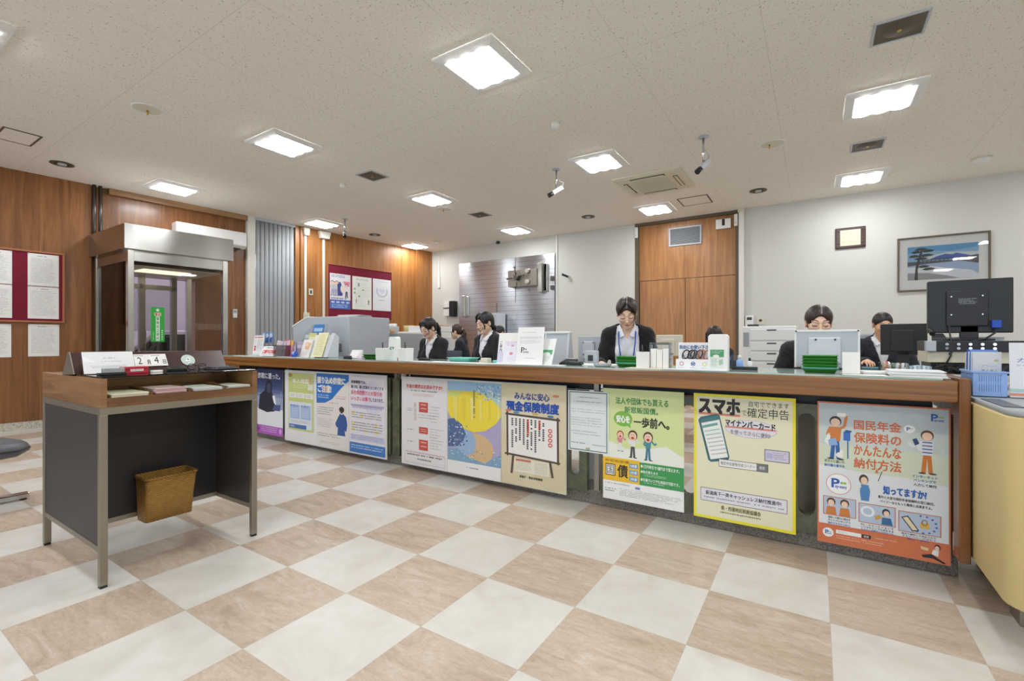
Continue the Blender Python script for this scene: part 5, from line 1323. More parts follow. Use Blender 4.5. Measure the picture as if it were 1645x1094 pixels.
t = thing('cassette_air_conditioner', 'cream four way cassette air conditioner in the office ceiling', 'air conditioner', (-1.89, 6.585, CEIL))
def sq(r, z): return [(r, -r, z), (r, r, z), (-r, r, z), (-r, -r, z)]
MB().ring([sq(0.45, -0.001), sq(0.45, -0.02), sq(0.40, -0.035), sq(0.26, -0.035)], smooth=False, caps=False).build('panel', 'cream_plastic', t)
gm = MB().box(-0.26, -0.26, -0.04, 0.26, 0.26, -0.03)
for k in range(20): gm.box(-0.25, -0.245 + k * 0.0255, -0.046, 0.25, -0.235 + k * 0.0255, -0.04)
gm.build('grille', 'cream_plastic', t)
for k in range(4):
    a = k * math.pi / 2; R = Matrix.Rotation(a, 3, 'Z')
    o = MB().obox(R @ Vector((0.335, 0, -0.036)), (0.055, 0.46, 0.006), (0, 0, a)).build('vent_slot', 'brown_dark', t)
    MB().obox(R @ Vector((0.34, 0, -0.044)), (0.04, 0.44, 0.006), (0, 0.25, a)).build('flap', 'cream_plastic', o)

dup(t, 'cream cassette air conditioner just cut off at the top right photo corner', (1.585, 3.93, CEIL))

def cctv(x, y, label, drop, yaw, tilt=0.5, white=True):
    t = thing('security_camera', label, 'security camera', (x, y, CEIL), yaw, 'pole mounted cameras')
    MB().lathe([(0.055, -0.001), (0.055, -0.008), (0.02, -0.014)], n=20).build('flange', 'silver_plastic', t)
    MB().cyl((0, 0, -0.01), (0, 0, -drop), 0.012).build('pole', 'chrome', t)
    MB().ell((0, 0, -drop), (0.022, 0.022, 0.03)).build('joint', 'chrome', t)
    d = Vector((0, -math.cos(tilt), -math.sin(tilt))); c = Vector((0, -0.01, -drop - 0.02))
    MB().obox(c - d * 0.03, (0.06, 0.15, 0.055), (tilt, 0, 0)).build('housing', 'white_plastic' if white else 'silver_plastic', t, bevel=0.006)
    MB().cyl(c + d * 0.04, c + d * 0.11, 0.026, 0.03).build('lens', 'black_plastic', t)
    MB().tube([c - d * 0.1, c - d * 0.12 + Vector((0, 0, 0.06)), (0.02, 0.05, -drop + 0.1), (0.012, 0.012, -drop + 0.16)], 0.005, 6).build('cable', 'silver_plastic', t)
cctv(-2.807, 5.40, 'white security camera on a short pole left of the cassette air conditioner', 0.27, -0.9, 0.55)
cctv(-1.022, 5.414, 'silver security camera on a pole right of the cassette air conditioner', 0.30, -0.6, 0.75, False)
cctv(-7.18, 5.52, 'distant security camera on a pole near the far left ceiling light', 0.26, 0.9, 0.6, False)

# ------------------------------------------------------------------ things on the counter
def on(X, Y, z=None): return (X, Y, GT if z is None else z)
def paper(name, label, cat, X, Y, w, l, n, rz=0.0, c=('f3f2ee',), z=None, group=None, jit=0.004, draw=None):
    """a pile of n sheets lying flat"""
    mb = MB(); rn = random.Random(int(abs(X) * 1000) + n)
    for i in range(n):
        mb.obox((rn.uniform(-jit, jit), rn.uniform(-jit, jit), 0.0008 + i * 0.0018), (w, l, 0.0016), (0, 0, rn.uniform(-jit, jit) * 4), 0, c[i % len(c)])
    return tag(mb.build(name, 'print', None, on(X, Y, z), rz), label, cat, group)
def wedge_stand(root, w, h, depth, mat, t=0.003, lean=0.3):
    """leaning back plate with a foot"""
    MB().prism([(0, 0, 0), (0, -t, 0), (0, -t + h * math.sin(lean), h * math.cos(lean)), (0, h * math.sin(lean), h * math.cos(lean))], (w, 0, 0)).build('back_plate', mat, root)
    MB().box(0, -0.012, 0, w, depth, t).build('foot', mat, root)
def lean_sheet(root, name, w, h, lean, draw=None, bg='f4f4f2', x=0.0, y=-0.004, z=0.004, th=0.001):
    mb = MB(); a = Art(mb, w, h, th=th, sheet=bg)
    if draw: draw(a)
    return mb.build(name, 'print', root, (x, y, z), rot=(-lean, 0, 0))

# 1: sign with red characters on a blue leaflet holder, far left
t = thing('sign_stand', 'white stand with red vertical characters and blue leaflets, leftmost on the counter', 'stand', on(-5.69, 3.04))
MB().prism([(0, 0, 0), (0, 0.17, 0), (0, 0.13, 0.235), (0, 0.125, 0.235)], (0.004, 0, 0)).prism([(0.25, 0, 0), (0.25, 0.17, 0), (0.25, 0.13, 0.235), (0.25, 0.125, 0.235)], (0.004, 0, 0)).build('side_plates', 'acrylic', t)
def dr(a):
    a.rect(.06, .03, .94, .97, 'f6f5f4', 1); a.text('特別', .12, .08, .28, .14, 'c8302c', 0.05); a.text('警戒実施中', .36, .08, .85, .14, 'c8302c', 0.04); a.vtext('お声かけ', .16, .2, .26, .5, '8a8a90'); a.rect(.14, .52, .3, .62, 'd23a34', 2); a.rect(.14, .64, .3, .76, 'd23a34', 2)
    a.vlines(.38, .2, .88, .86, 6, '7a86a0', .35, 2, 3); a.lines(.1, .91, .9, .94, 1, '5a7ab8', .7)
lean_sheet(t, 'sign_sheet', 0.235, 0.245, 0.12, dr, 'c9c9cc', 0.01, 0.0, 0.002)
for k in range(3):
    def dr(a, k=k): a.rect(0, 0, 1, 1, ('7f9fd0', '5f86c4', '88a8d8')[k], 0); a.poly([(.1, .2), (.5, .05), (.9, .3), (.6, .5), (.2, .45)], 'd4e0f0', 2); a.poly([(.3, .5), (.9, .45), (.8, .9), (.2, .85)], '3f62a8', 2)
    lean_sheet(t, 'leaflet', 0.075, 0.13, 0.1, dr, '7f9fd0', 0.02 + k * 0.08, 0.11, 0.15)

# 2: low sign with red characters
t = thing('table_sign', 'low white table sign with a row of red characters', 'sign', on(-5.42, 2.99))
def dr(a): a.lines(.15, .12, .85, .26, 1, '55555e', .8, 2, 3, .02); a.text('口座不正利用', .10, .36, .92, .74, 'd0342f', 0.04); a.lines(.1, .82, .9, .92, 1, '6a6a74', .7, 2, 5, .02)
lean_sheet(t, 'sign_sheet', 0.32, 0.125, 0.5, dr, 'f2f1f0')
MB().prism([(0, 0.0, 0), (0, 0.10, 0), (0, 0.06, 0.108)], (0.32, 0, 0)).build('wedge', 'acrylic', t)

# 3: clear holder with pink and white leaflets
t = thing('leaflet_holder', 'clear holder of white and pink leaflets beside the low red sign', 'leaflet holder', on(-5.11, 2.97))
MB().box(0, 0, 0, 0.34, 0.003, 0.13).box(0, 0.07, 0, 0.34, 0.073, 0.16).box(0, 0.003, 0, 0.003, 0.07, 0.13).box(0.337, 0.003, 0, 0.34, 0.07, 0.13).box(0.003, 0.003, 0, 0.337, 0.07, 0.003).build('box', 'acrylic', t)
for k, (x, c, s2, h) in enumerate(((0.005, 'ece9ee', 'd9c9d2', .18), (0.06, 'e9e6ea', 'c8c8d8', .17), (0.13, 'd9668a', 'f0c8d0', .185), (0.19, 'e08aa0', 'e8b860', .18), (0.225, 'dcd8e6', 'b4a8c8', .17))):
    def dr(a, c=c, s2=s2): a.rect(0, 0, 1, 1, c, 0); a.poly([(0, .1), (1, .0), (1, .3), (0, .4)], s2, 2); a.lines(.1, .5, .9, .9, 5, 'b8b4c0', .4, 2)
    mb = MB(); a = Art(mb, 0.11, h, th=0.001, sheet=c); dr(a); mb.build('leaflet', 'print', t, (x, 0.02 + k * 0.009, 0.004), rot=(-0.12, 0.1 - 0.04 * k, 0))

# 4: tall tiered rack with blue and yellow leaflets
t = thing('leaflet_rack', 'tall clear tiered rack of blue and yellow leaflets before the grey machine', 'leaflet rack', on(-4.95, 3.10))
MB().prism([(0, 0, 0), (0, 0.22, 0), (0, 0.26, 0.37), (0, 0.24, 0.37), (0, 0.09, 0.13)], (0.004, 0, 0)).prism([(0.27, 0, 0), (0.27, 0.22, 0), (0.27, 0.26, 0.37), (0.27, 0.24, 0.37), (0.27, 0.09, 0.13)], (0.004, 0, 0)).build('side_plates', 'acrylic', t)
for k, (x, z, y, w, h, c, c2) in enumerate(((0.06, 0.20, 0.2, 0.2, 0.17, '3f7cc0', 'a8c8e8'), (0.02, 0.13, 0.12, 0.11, 0.16, '9aa4a8', 'c8d0d2'), (0.12, 0.1, 0.10, 0.14, 0.17, 'd2cf86', 'ece9c0'), (0.01, 0.02, 0.03, 0.12, 0.15, 'c9b9d2', 'e6dcea'), (0.14, 0.02, 0.03, 0.12, 0.15, 'c8c4c0', 'e6e4e0'))):
    def dr(a, c=c, c2=c2): a.rect(0, 0, 1, 1, c, 0); a.rect(.1, .25, .9, .5, c2, 2); a.lines(.12, .6, .88, .92, 4, c2, .45, 2)
    lean_sheet(t, 'leaflet', w, h, 0.22, dr, c, x, y, z)

# 5: leaning stand with a printed card, blue ornaments in front
t = thing('card_stand', 'leaning white card stand with an orange print behind the blue ornament', 'stand', on(-4.70, 3.03))
wedge_stand(t, 0.17, 0.20, 0.10, 'white_plastic')
def dr(a): a.poly([(.3, .15), (.9, .2), (.8, .6), (.35, .55)], 'e8b890', 2); a.lines(.1, .65, .9, .95, 4, 'c8b8b0', .4); a.ell(.5, .3, .15, .1, 'f0d8b0', 3)
lean_sheet(t, 'card', 0.16, 0.195, 0.3, dr, 'efe9e6', 0.005)
t = thing('document_box', 'upright white document box with sheets behind the leaning stands', 'document box', on(-4.62, 3.17))
MB().prism([(0, 0, 0), (0, 0.12, 0), (0, 0.12, 0.235), (0, 0.09, 0.235)], (0.22, 0, 0)).build('box', 'white_plastic', t, bevel=0.003)
lean_sheet(t, 'sheet', 0.2, 0.215, 0.36, lambda a: a.lines(.1, .1, .9, .9, 9, 'c4b4bc', .3), 'f0eeee', 0.01, -0.002, 0.008)
t = thing('ornament', 'small bright blue ornament standing at the foot of the leaflet rack', 'ornament', on(-4.72, 2.97))
MB().ell((0, 0, 0.022), (0.03, 0.02, 0.022)).ell((0.045, 0.0, 0.035), (0.022, 0.02, 0.035)).build('body', 'cobalt', t); MB().ell((0.02, -0.012, 0.045), (0.022, 0.016, 0.016)).build('cap', 'blue_plastic', t); MB().ell((-0.04, 0, 0.012), (0.014, 0.014, 0.012)).build('ball', 'red_plastic', t)

# 6: yellow sheet on a grey sided stand
t = thing('form_stand', 'leaning stand with a pale yellow printed sheet beside the grey machine', 'stand', on(-4.48, 3.03))
MB().prism([(0.18, 0, 0), (0.18, 0.15, 0), (0.18, 0.16, 0.22), (0.18, 0.11, 0.26)], (0.06, 0, 0)).build('side', 'pale_grey', t, bevel=0.006)
MB().prism([(-0.06, 0.01, 0), (-0.06, 0.15, 0), (-0.06, 0.16, 0.24), (-0.06, 0.09, 0.24)], (0.24, 0, 0)).build('body', 'white_plastic', t)
lean_sheet(t, 'yellow_sheet', 0.17, 0.275, 0.34, lambda a: a.lines(.1, .08, .9, .95, 13, 'b8b088', .35, 2, 4), 'efeabc', 0.0, -0.004, 0.004)
paper('paper', 'loose cream papers on the glass at the counter left', 'paper', -4.75, 2.94, 0.40, 0.08, 2, 0.02, ('f2edd6', 'f4f2ea'))
paper('paper', 'white sheet under the leftmost counter stands', 'paper', -5.60, 2.945, 0.5, 0.075, 1, 0.0)
tag(MB().cyl((0, 0, 0.006), (0.17, 0.03, 0.006), 0.005, 0.004, 10).build('pen', 'black_plastic', None, on(-4.32, 2.96)), 'black pen lying on the glass beside the yellow form stand', 'pen')

# 8..11 small items before the grey cabinet
t = thing('card_holder', 'low white card holder with a blank card beside the green trays', 'card holder', on(-3.95, 3.08))
MB().prism([(0, 0, 0), (0, 0.06, 0), (0, 0.06, 0.085), (0, 0.045, 0.085)], (0.15, 0, 0)).build('block', 'white_plastic', t, bevel=0.003); lean_sheet(t, 'card', 0.13, 0.075, 0.5, None, 'f2f0f0', 0.01)
tag(MB().rrect(0, -0.02, 0.11, 0.02, 0.015, 0, 0.03, top=-0.006).build('stapler', 'black_plastic', None, on(-3.94, 3.02)), 'black stapler on the glass before the low card holder', 'stapler')
tag(MB().box(0, 0, 0, 0.08, 0.05, 0.03, 0, 'eed9e2').box(0.08, 0.005, 0, 0.125, 0.045, 0.022, 0, 'e6cdd9').build('card_box', 'print', None, on(-3.80, 3.06), bevel=0.002), 'small pale pink card box between stapler and green trays', 'box')
def coin_tray(X, Y, z, w, l, h, mat, label, group, rz=0.0, taper=0.02):
    o = MB()
    def rr2(q, z, r=0.03, n=5):
        o_ = []
        for cx, cy, a0 in ((w / 2 + q - r, l / 2 + q - r, 0), (-w / 2 - q + r, l / 2 + q - r, 90), (-w / 2 - q + r, -l / 2 - q + r, 180), (w / 2 + q - r, -l / 2 - q + r, 270)):
            for i in range(n + 1):
                a = math.radians(a0 + 90 * i / n); o_.append((cx + r * math.cos(a), cy + r * math.sin(a), z))
        return o_
    o.ring([rr2(-taper, 0), rr2(-0.003, h - 0.004), rr2(0.002 if taper < 0.01 else 0.004, h - 0.003), rr2(0.002 if taper < 0.01 else 0.004, h), rr2(-0.006, h), rr2(-0.022, 0.004)])
    return tag(o.build('coin_tray', mat, None, on(X, Y, z), rz), label, 'tray', group)
for k, lab in enumerate(('lower green coin tray of the pair beside the white pen cup', 'upper green coin tray of the pair beside the white pen cup')):
    coin_tray(-3.60, 3.12, GT + k * 0.02, 0.22, 0.16, 0.027, 'green_tray', lab, 'pair of green coin trays')
def pen_cup(X, Y, w, h, label):
    t = thing('pen_cup', label, 'pen cup', on(X, Y), 0, 'white square pen cups')
    mb = MB(); q = w / 2
    def sq(r, z, t_=1): return [(r, -r, z), (r, r, z), (-r, r, z), (-r, -r, z)]
    mb.ring([sq(q * .94, 0), sq(q, h), sq(q - .004, h), sq(q * .94 - .004, .004)], smooth=False); mb.build('cup', 'white_plastic', t, bevel=0.002)
    MB().cyl((0.0, 0.005, 0.006), (-0.03, 0.02, h + 0.05), 0.006, n=8).build('pen', 'black_plastic', t)
    return t
pen_cup(-3.39, 3.03, 0.10, 0.11, 'white square cup with a black pen beside the green figured box')
pen_cup(-3.055, 2.99, 0.10, 0.112, 'white square cup with a black pen beside the red stamp case')
t = thing('tissue_box', 'tall narrow white box with a green printed figure', 'box', on(-3.36, 3.06))
mb = MB(); mb.prism([(0, 0, 0), (0.11, 0, 0), (0.105, 0, 0.2), (0.095, 0, 0.215), (0.025, 0, 0.215), (0.015, 0, 0.2)], (0, 0.06, 0), 0, 'f1f2ef')
a = Art(mb, 0.11, 0.215, th=0.0005, sheet=None); a.poly([(.25, .44), (.75, .44), (.7, .56), (.55, .52), (.45, .58), (.28, .56)], '4a9a58', 1); a.ell(.5, .5, .09, .04, 'e6efe2', 2); a.lines(.3, .62, .7, .9, 5, 'b8ccb8', .35, 1); mb.build('box', 'print', t)
t = thing('stamp_case', 'small round red stamp case before the second white cup', 'stamp case', on(-3.18, 3.04))
MB().lathe([(0.022, 0), (0.024, 0.004), (0.024, 0.02)]).build('pot', 'red_plastic', t); MB().lathe([(0.025, 0.0205), (0.025, 0.033), (0.02, 0.037), (0.0005, 0.037)]).build('lid', 'white_plastic', t)
tag(MB().box(-0.05, -0.03, 0, 0.05, 0.03, 0.018).build('stamp_pad', 'black_plastic', None, on(-2.99, 3.16), 0.1, bevel=0.004), 'flat black stamp pad beside the second white cup', 'stamp pad')
coin_tray(-2.50, 3.11, GT, 0.24, 0.17, 0.035, 'mint_tray', 'mint green coin tray before the two seated women', None)
paper('paper', 'wide white sheet lying before the mint green tray', 'paper', -2.45, 2.97, 0.62, 0.14, 1, 0.0, ('f3f0ee',))
paper('paper', 'faint pink form on the glass left of the mint green tray', 'paper', -2.85, 2.95, 0.26, 0.1, 1, 0.05, ('f3e6e2',))
tag(MB().box(-0.035, -0.03, 0, 0.035, 0.03, 0.036).build('small_box', 'cream_plastic', None, on(-2.255, 3.10), bevel=0.006), 'small rounded cream box right of the mint green tray', 'box')
tag(MB().box(-0.025, -0.02, 0, 0.025, 0.02, 0.02).build('sponge_case', 'mint_tray', None, on(-2.15, 3.10), bevel=0.006), 'tiny pale blue sponge case beside the small cream box', 'sponge case')

# 14..16 stands in the middle
t = thing('brochure_stand', 'leaning white brochure stand with lilac prints left of the tall notice', 'stand', on(-2.075, 3.0))
wedge_stand(t, 0.185, 0.235, 0.12, 'acrylic', lean=0.16)
def dr(a):
    a.vtext('ご案内', .08, .26, .2, .62, '6a6aa4', 0.02); a.vlines(.08, .64, .22, .92, 2, '7a7ab0', .5); a.rect(.3, .27, .98, .98, 'eceaf4', 2); a.lines(.4, .3, .95, .44, 3, 'a87aa0', .3, 3); a.ell(.72, .42, .07, .04, 'd9a8b8', 3)
    a.rect(.45, .60, 1.0, .98, 'f0eef6', 4); a.ell(.68, .68, .09, .05, 'e4909c', 5); a.lines(.5, .78, .95, .96, 5, 'b4aec8', .4, 5); a.rect(.0, .62, .28, .98, 'd5d2e6', 3)
lean_sheet(t, 'brochure', 0.185, 0.235, 0.16, dr, 'f3f1ee')
t = thing('notice_stand', 'tall white notice stand with a looped P emblem', 'stand', on(-1.875, 2.96))
wedge_stand(t, 0.225, 0.275, 0.13, 'acrylic', lean=0.14)
def dr(a):
    a.lines(.16, .135, .72, .16, 1, 'aab0ac', .6); a.lines(.10, .26, .93, .33, 2, '9aa09c', .35); a.lines(.10, .36, .9, .46, 3, 'aab0ac', .3); a.text('P', .17, .55, .30, .69, '2a2a2c', 0.012); a.ell(.35, .6, .025, .018, '3a3a3c', 3); a.text('ay-easy', .25, .66, .46, .70, '2a2a2c', 0.02); a.lines(.28, .83, .76, .86, 1, 'b0b0b8', .6)
lean_sheet(t, 'notice', 0.225, 0.275, 0.14, dr, 'f4f4f3')
paper('paper', 'white sheets lying beneath the middle notice stands', 'paper', -1.80, 2.965, 0.6, 0.14, 2, 0.0)
t = thing('leaflet_stand', 'slim leaning leaflet stand with a green print right of the tall notice', 'stand', on(-1.70, 2.98))
wedge_stand(t, 0.115, 0.205, 0.10, 'acrylic', lean=0.42)
def dr(a): a.rect(.12, .44, .88, .62, '5aa874', 2); a.ell(.5, .6, .26, .07, 'f0f4ee', 3); a.lines(.15, .68, .85, .92, 5, 'b4c8b8', .4)
lean_sheet(t, 'leaflet', 0.115, 0.205, 0.42, dr, 'f2f3f0')
t = thing('calculator', 'black desk calculator tilted beside the slim green leaflet stand', 'calculator', on(-1.595, 3.16))
MB().prism([(0, -0.05, 0), (0, 0.07, 0), (0, 0.07, 0.04), (0, -0.05, 0.012)], (0.10, 0, 0)).build('body', 'black_plastic', t, bevel=0.003)
mb = MB()
for i in range(4):
    for j in range(4): mb.obox((0.018 + i * 0.021, -0.035 + j * 0.018, 0.0175 + j * 0.0042), (0.015, 0.012, 0.006), (0.23, 0, 0))
mb.build('keys', 'dark_grey', t); MB().obox((0.05, 0.052, 0.041), (0.08, 0.022, 0.004), (0.23, 0, 0)).build('display', 'grey_plastic', t)
tag(MB().rrect(-0.05, -0.035, 0.05, 0.035, 0.01, 0, 0.025, top=-0.004).build('stamp_box', 'rack_black', None, on(-1.46, 3.12)), 'black stamp box between calculator and grey round tray', 'box')
tag(MB().lathe([(0.045, 0), (0.058, 0.006), (0.06, 0.022), (0.055, 0.022), (0.045, 0.006), (0.0005, 0.005)], n=28).build('cash_dish', 'grey_plastic', None, on(-1.205, 2.99)), 'round grey cash dish before the standing woman', 'dish')
paper('paper', 'white papers under the hands of the standing woman', 'paper', -1.27, 3.22, 0.42, 0.2, 3, 0.05)
for k in range(4):
    coin_tray(-1.05, 3.11, GT + (0, 0.0235, 0.030, 0.0495)[k], 0.17, 0.16, (0.023, 0.006, 0.019, 0.022)[k], ('green_tray', 'mint_tray', 'green_tray', 'green_tray')[k], ('lowest green coin tray stacked before the standing woman', 'pale rimmed second coin tray stacked before the standing woman', 'third green coin tray stacked before the standing woman', 'top green coin tray stacked before the standing woman')[k], 'coin trays before the standing woman', 0.0, 0.015 if k == 0 else 0.004)
t = thing('pen_box', 'plain white box holding a pen before the green trays', 'box', on(-0.925, 2.985))
mb = MB(); mb.ring([[(x, y, z) for x, y in ((-.038, -.03), (.038, -.03), (.038, .03), (-.038, .03))] for z in (0, 0.105)] + [[(x, y, z) for x, y in ((-.035, -.027), (.035, -.027), (.035, .027), (-.035, .027))] for z in (0.105, 0.01)], smooth=False); mb.build('box', 'white_plastic', t)
MB().cyl((0, 0, 0.012), (-0.012, 0.01, 0.15), 0.004, n=8).build('pen', 'black_plastic', t)
t = thing('acrylic_case', 'clear case filled with white cards beside the plain white box', 'case', on(-0.89, 2.99))
MB().box(0, 0, 0, 0.003, 0.07, 0.15).box(0.122, 0, 0, 0.125, 0.07, 0.15).box(0.003, 0.067, 0, 0.122, 0.07, 0.15).box(0.003, 0, 0, 0.122, 0.067, 0.003).build('case', 'acrylic', t)
MB().prism([(0, 0.0, 0.15), (0, 0.07, 0.15), (0, 0.05, 0.165), (0, 0.01, 0.165)], (0.125, 0, 0)).build('lid', 'acrylic', t)
for k in range(3): MB().box(0.006 + k * 0.039, 0.006, 0.004, 0.042 + k * 0.039, 0.06, 0.125 - 0.006 * (k == 1)).build('card_pack', 'paper_white', t, bevel=0.001)
paper('paper', 'cream board under the white boxes before the standing woman', 'paper', -0.87, 2.965, 0.30, 0.13, 2, 0.0, ('f0e6cc',))

# 21: reading glasses stand
t = thing('glasses_stand', 'white stand of loan reading glasses with a blue heading', 'stand', on(-0.715, 2.95))
mb = MB(); a = Art(mb, 0.20, 0.165, (0, 0.07, 0.0), th=0.003, sheet='eeeef0'); a.text('自由にお使い下さい', .04, .1, .98, .24, '3a5aa0', 0.03); a.lines(.1, .3, .9, .38, 1, 'd4d4d8', .5); mb.build('back_card', 'print', t)
mb = MB(); mb.box(0, 0.0, 0, 0.20, 0.07, 0.064, 0, 'f1f1f2'); a = Art(mb, 0.20, 0.064, (0, 0, 0), th=0.0004, sheet=None)
for u, c in ((.17, 'd98078'), (.5, '3a56a8'), (.82, 'd4d878')): a.loop(u, .42, .055, .17, .02, c, 1, 18); a.lines(u - .09, .76, u + .09, .84, 1, '77777c', .8, 1)
a.rect(.465, .36, .535, .48, '3a56a8', 1); mb.build('tray', 'print', t)
for k in range(3):
    mb = MB(); x0 = 0.05 + k * 0.045
    for dx in (0.0, 0.03):
        mb.tube([(x0 + dx + 0.018 * math.cos(q) + 0.25 * (0.03 * math.sin(q)), 0.035 + dx * 0.4, 0.092 + 0.028 * math.sin(q)) for q in [2 * math.pi * i / 16 for i in range(17)]], 0.004, 6)
    mb.tube([(x0 - 0.015, 0.035, 0.09), (x0 - 0.012, 0.06, 0.07), (x0 - 0.006, 0.062, 0.066)], 0.003, 6)
    mb.build('spectacles', ('black_plastic', 'dark_grey', 'board_edge')[k], t)
t = thing('donation_box', 'tall white box with a green label beside the reading glasses stand', 'box', on(-0.528, 2.93))
mb = MB(); mb.prism([(0, 0, 0), (0.105, 0, 0), (0.105, 0, 0.2), (0.095, 0, 0.213), (0.012, 0, 0.213), (0.0, 0, 0.2)], (0, 0.075, 0), 0, 'f0f1ef')
a = Art(mb, 0.105, 0.213, th=0.0005, sheet=None); a.rect(.12, .42, .82, .62, '4f9c6a', 1); a.ell(.42, .60, .16, .045, 'eef3ea', 2); a.lines(.2, .45, .76, .54, 2, 'd4e8d8', .4, 2); a.rect(.12, .63, .82, .93, 'dfe8e0', 1); a.lines(.17, .66, .5, .9, 6, '9cbca4', .5, 2); a.poly([(.55, .7), (.75, .68), (.78, .8), (.6, .85)], 'a9c8b0', 2)
mb.build('box', 'print', t, bevel=0.002)
paper('paper', 'white leaflets fanned beneath the glasses stand and green labelled box', 'paper', -0.60, 2.925, 0.36, 0.07, 3, 0.0, ('f2f2f2', 'e9e6ea'))
# bottles and a basket behind the glass
t = thing('supply_basket', 'clear basket of blue supplies behind the tall green labelled box', 'basket', on(-0.46, 3.30))
MB().ring([[(x, y, z) for x, y in ((-.05, -.05), (.05, -.05), (.05, .05), (-.05, .05))] for z in (0, 0.085)] + [[(x, y, z) for x, y in ((-.046, -.046), (.046, -.046), (.046, .046), (-.046, .046))] for z in (0.085, 0.005)], smooth=False).build('basket', 'acrylic', t)
MB().box(-0.04, -0.04, 0.006, 0.0, 0.04, 0.07).build('blue_pack', 'cobalt', t); MB().box(0.005, -0.04, 0.006, 0.04, 0.03, 0.05).build('dark_pack', 'dark_grey', t)
for X, Y, s, m, lab in ((-0.395, 3.22, 1.0, 'blue_plastic', 'small blue capped bottle beside the supply basket'), (-0.345, 3.27, 0.8, 'black_plastic', 'small dark capped bottle before the white printer')):
    t = thing('glue_bottle', lab, 'bottle', on(X, Y), 0, 'small bottles behind the counter glass')
    MB().lathe([(0.018 * s, 0), (0.02 * s, 0.004), (0.02 * s, 0.05 * s), (0.008 * s, 0.062 * s)], n=16).build('body', m if s > .9 else 'white_plastic', t); MB().lathe([(0.009 * s, 0.062 * s), (0.008 * s, 0.085 * s), (0.0005, 0.086 * s)], n=12).build('cap', 'white_plastic' if s > .9 else m, t)
tag(MB().box(-0.07, -0.02, 0, 0.07, 0.02, 0.018).build('pen_tray', 'rack_black', None, on(-0.36, 3.15), bevel=0.003), 'low dark pen tray on the glass before the white printer', 'tray')

# right part
for k in range(6):
    coin_tray(0.02, 3.10, GT + (0, 0.0235, 0.030, 0.0465, 0.063, 0.0795)[k], 0.165, 0.15, (0.023, 0.006, 0.0162, 0.0162, 0.0162, 0.0162)[k], 'mint_tray' if k == 1 else 'green_tray', ('lowest green coin tray before the silver monitor', 'pale rimmed second coin tray before the silver monitor', 'third green coin tray from the bottom before the silver monitor', 'fourth green coin tray from the bottom before the silver monitor', 'second green coin tray from the top before the silver monitor', 'topmost green coin tray before the silver monitor')[k], 'coin trays before the silver monitor', 0.0, 0.015 if k == 0 else 0.004)
t = thing('card_stand', 'blank white card standing on a flat plate right of the green tray stack', 'stand', on(0.118, 2.99))
MB().box(0, 0.0, 0, 0.075, 0.03, 0.115).build('card', 'paper_white', t); MB().box(-0.012, -0.04, 0, 0.095, 0.0, 0.006).build('base', 'acrylic', t)
paper('booklet_stack', 'thin stack of leaflets between blank card and thick booklets', 'booklets', 0.26, 3.09, 0.12, 0.18, 9, 0.1, ('e9e6df', 'f1f0ec', 'd9d6d0'))
paper('booklet_stack', 'thick curling stack of white booklets near the counter end', 'booklets', 0.41, 3.02, 0.21, 0.15, 17, -0.03, ('f2f2f0', 'e2e2e2', 'f4f4f3'), jit=0.007)
paper('paper', 'long white sheets under the booklet stacks', 'paper', 0.32, 2.955, 0.40, 0.10, 2, 0.0)
t = thing('tissue_pack', 'blue and white striped tissue pack behind the thick booklets', 'tissue pack', on(0.465, 3.27))
mb = MB(); cs = ('b9ccd6', '7f9cae', 'e6ebee', '9fb6c4')
for k in range(10): mb.box(-0.045 + k * 0.009, -0.03, 0, -0.036 + k * 0.009, 0.03, 0.045 - 0.006 * abs(k - 4.5) / 4.5, 0, cs[k % 4])
mb.build('pack', 'print', t)
t = thing('stationery_tray', 'clear tray of clips and small goods behind the leaflets', 'tray', on(0.355, 3.27))
MB().ring([[(x, y, z) for x, y in ((-.06, -.05), (.06, -.05), (.06, .05), (-.06, .05))] for z in (0, 0.055)] + [[(x, y, z) for x, y in ((-.057, -.047), (.057, -.047), (.057, .047), (-.057, .047))] for z in (0.055, 0.004)], smooth=False).build('tray', 'acrylic', t)
mb = MB(); rn = random.Random(5)
for k in range(7): mb.obox((-0.04 + k * 0.013, rn.uniform(-.02, .02), 0.03), (0.011, 0.05, 0.04 + 0.02 * rn.random()), (rn.uniform(-.2, .2), rn.uniform(-.2, .2), 0), 0, ('d8b890', 'c86a5a', 'efece6', '6a7a4a', 'e6e6e8', 'b08a5a', 'dfe2e6')[k])
mb.build('small_goods', 'print', t)

# on the yellow side counter
SZ = 0.895
bk = thing('document_basket', 'blue slotted plastic basket of brochures at the counter end', 'basket', (0.612, 2.98, SZ))
BWd, BD, BH_ = 0.112, 0.21, 0.118
mb = MB()
def wall_slots(p, ex, n):
    for k in range(n + 1):
        c = Vector(p) + Vector(ex) * (k / n); mb.box(c.x - 0.003, c.y - 0.003, 0.02, c.x + 0.003, c.y + 0.003, BH_ - 0.02)
mb.box(0, 0, 0, BWd, BD, 0.004)
for z0, z1 in ((0.0, 0.026), (0.058, 0.072), (0.102, BH_)):
    mb.box(0, 0, z0, BWd, 0.004, z1); mb.box(0, BD - 0.004, z0, BWd, BD, z1); mb.box(0, 0.004, z0, 0.004, BD - 0.004, z1); mb.box(BWd - 0.004, 0.004, z0, BWd, BD - 0.004, z1)
wall_slots((0.003, 0.002, 0), (BWd - 0.006, 0, 0), 14); wall_slots((0.002, 0.003, 0), (0, BD - 0.006, 0), 22); wall_slots((BWd - 0.002, 0.003, 0), (0, BD - 0.006, 0), 22)
mb.box(-0.006, -0.006, BH_ - 0.008, BWd + 0.006, 0.0, BH_); mb.box(-0.006, 0.0, BH_ - 0.008, 0.0, BD + 0.006, BH_)
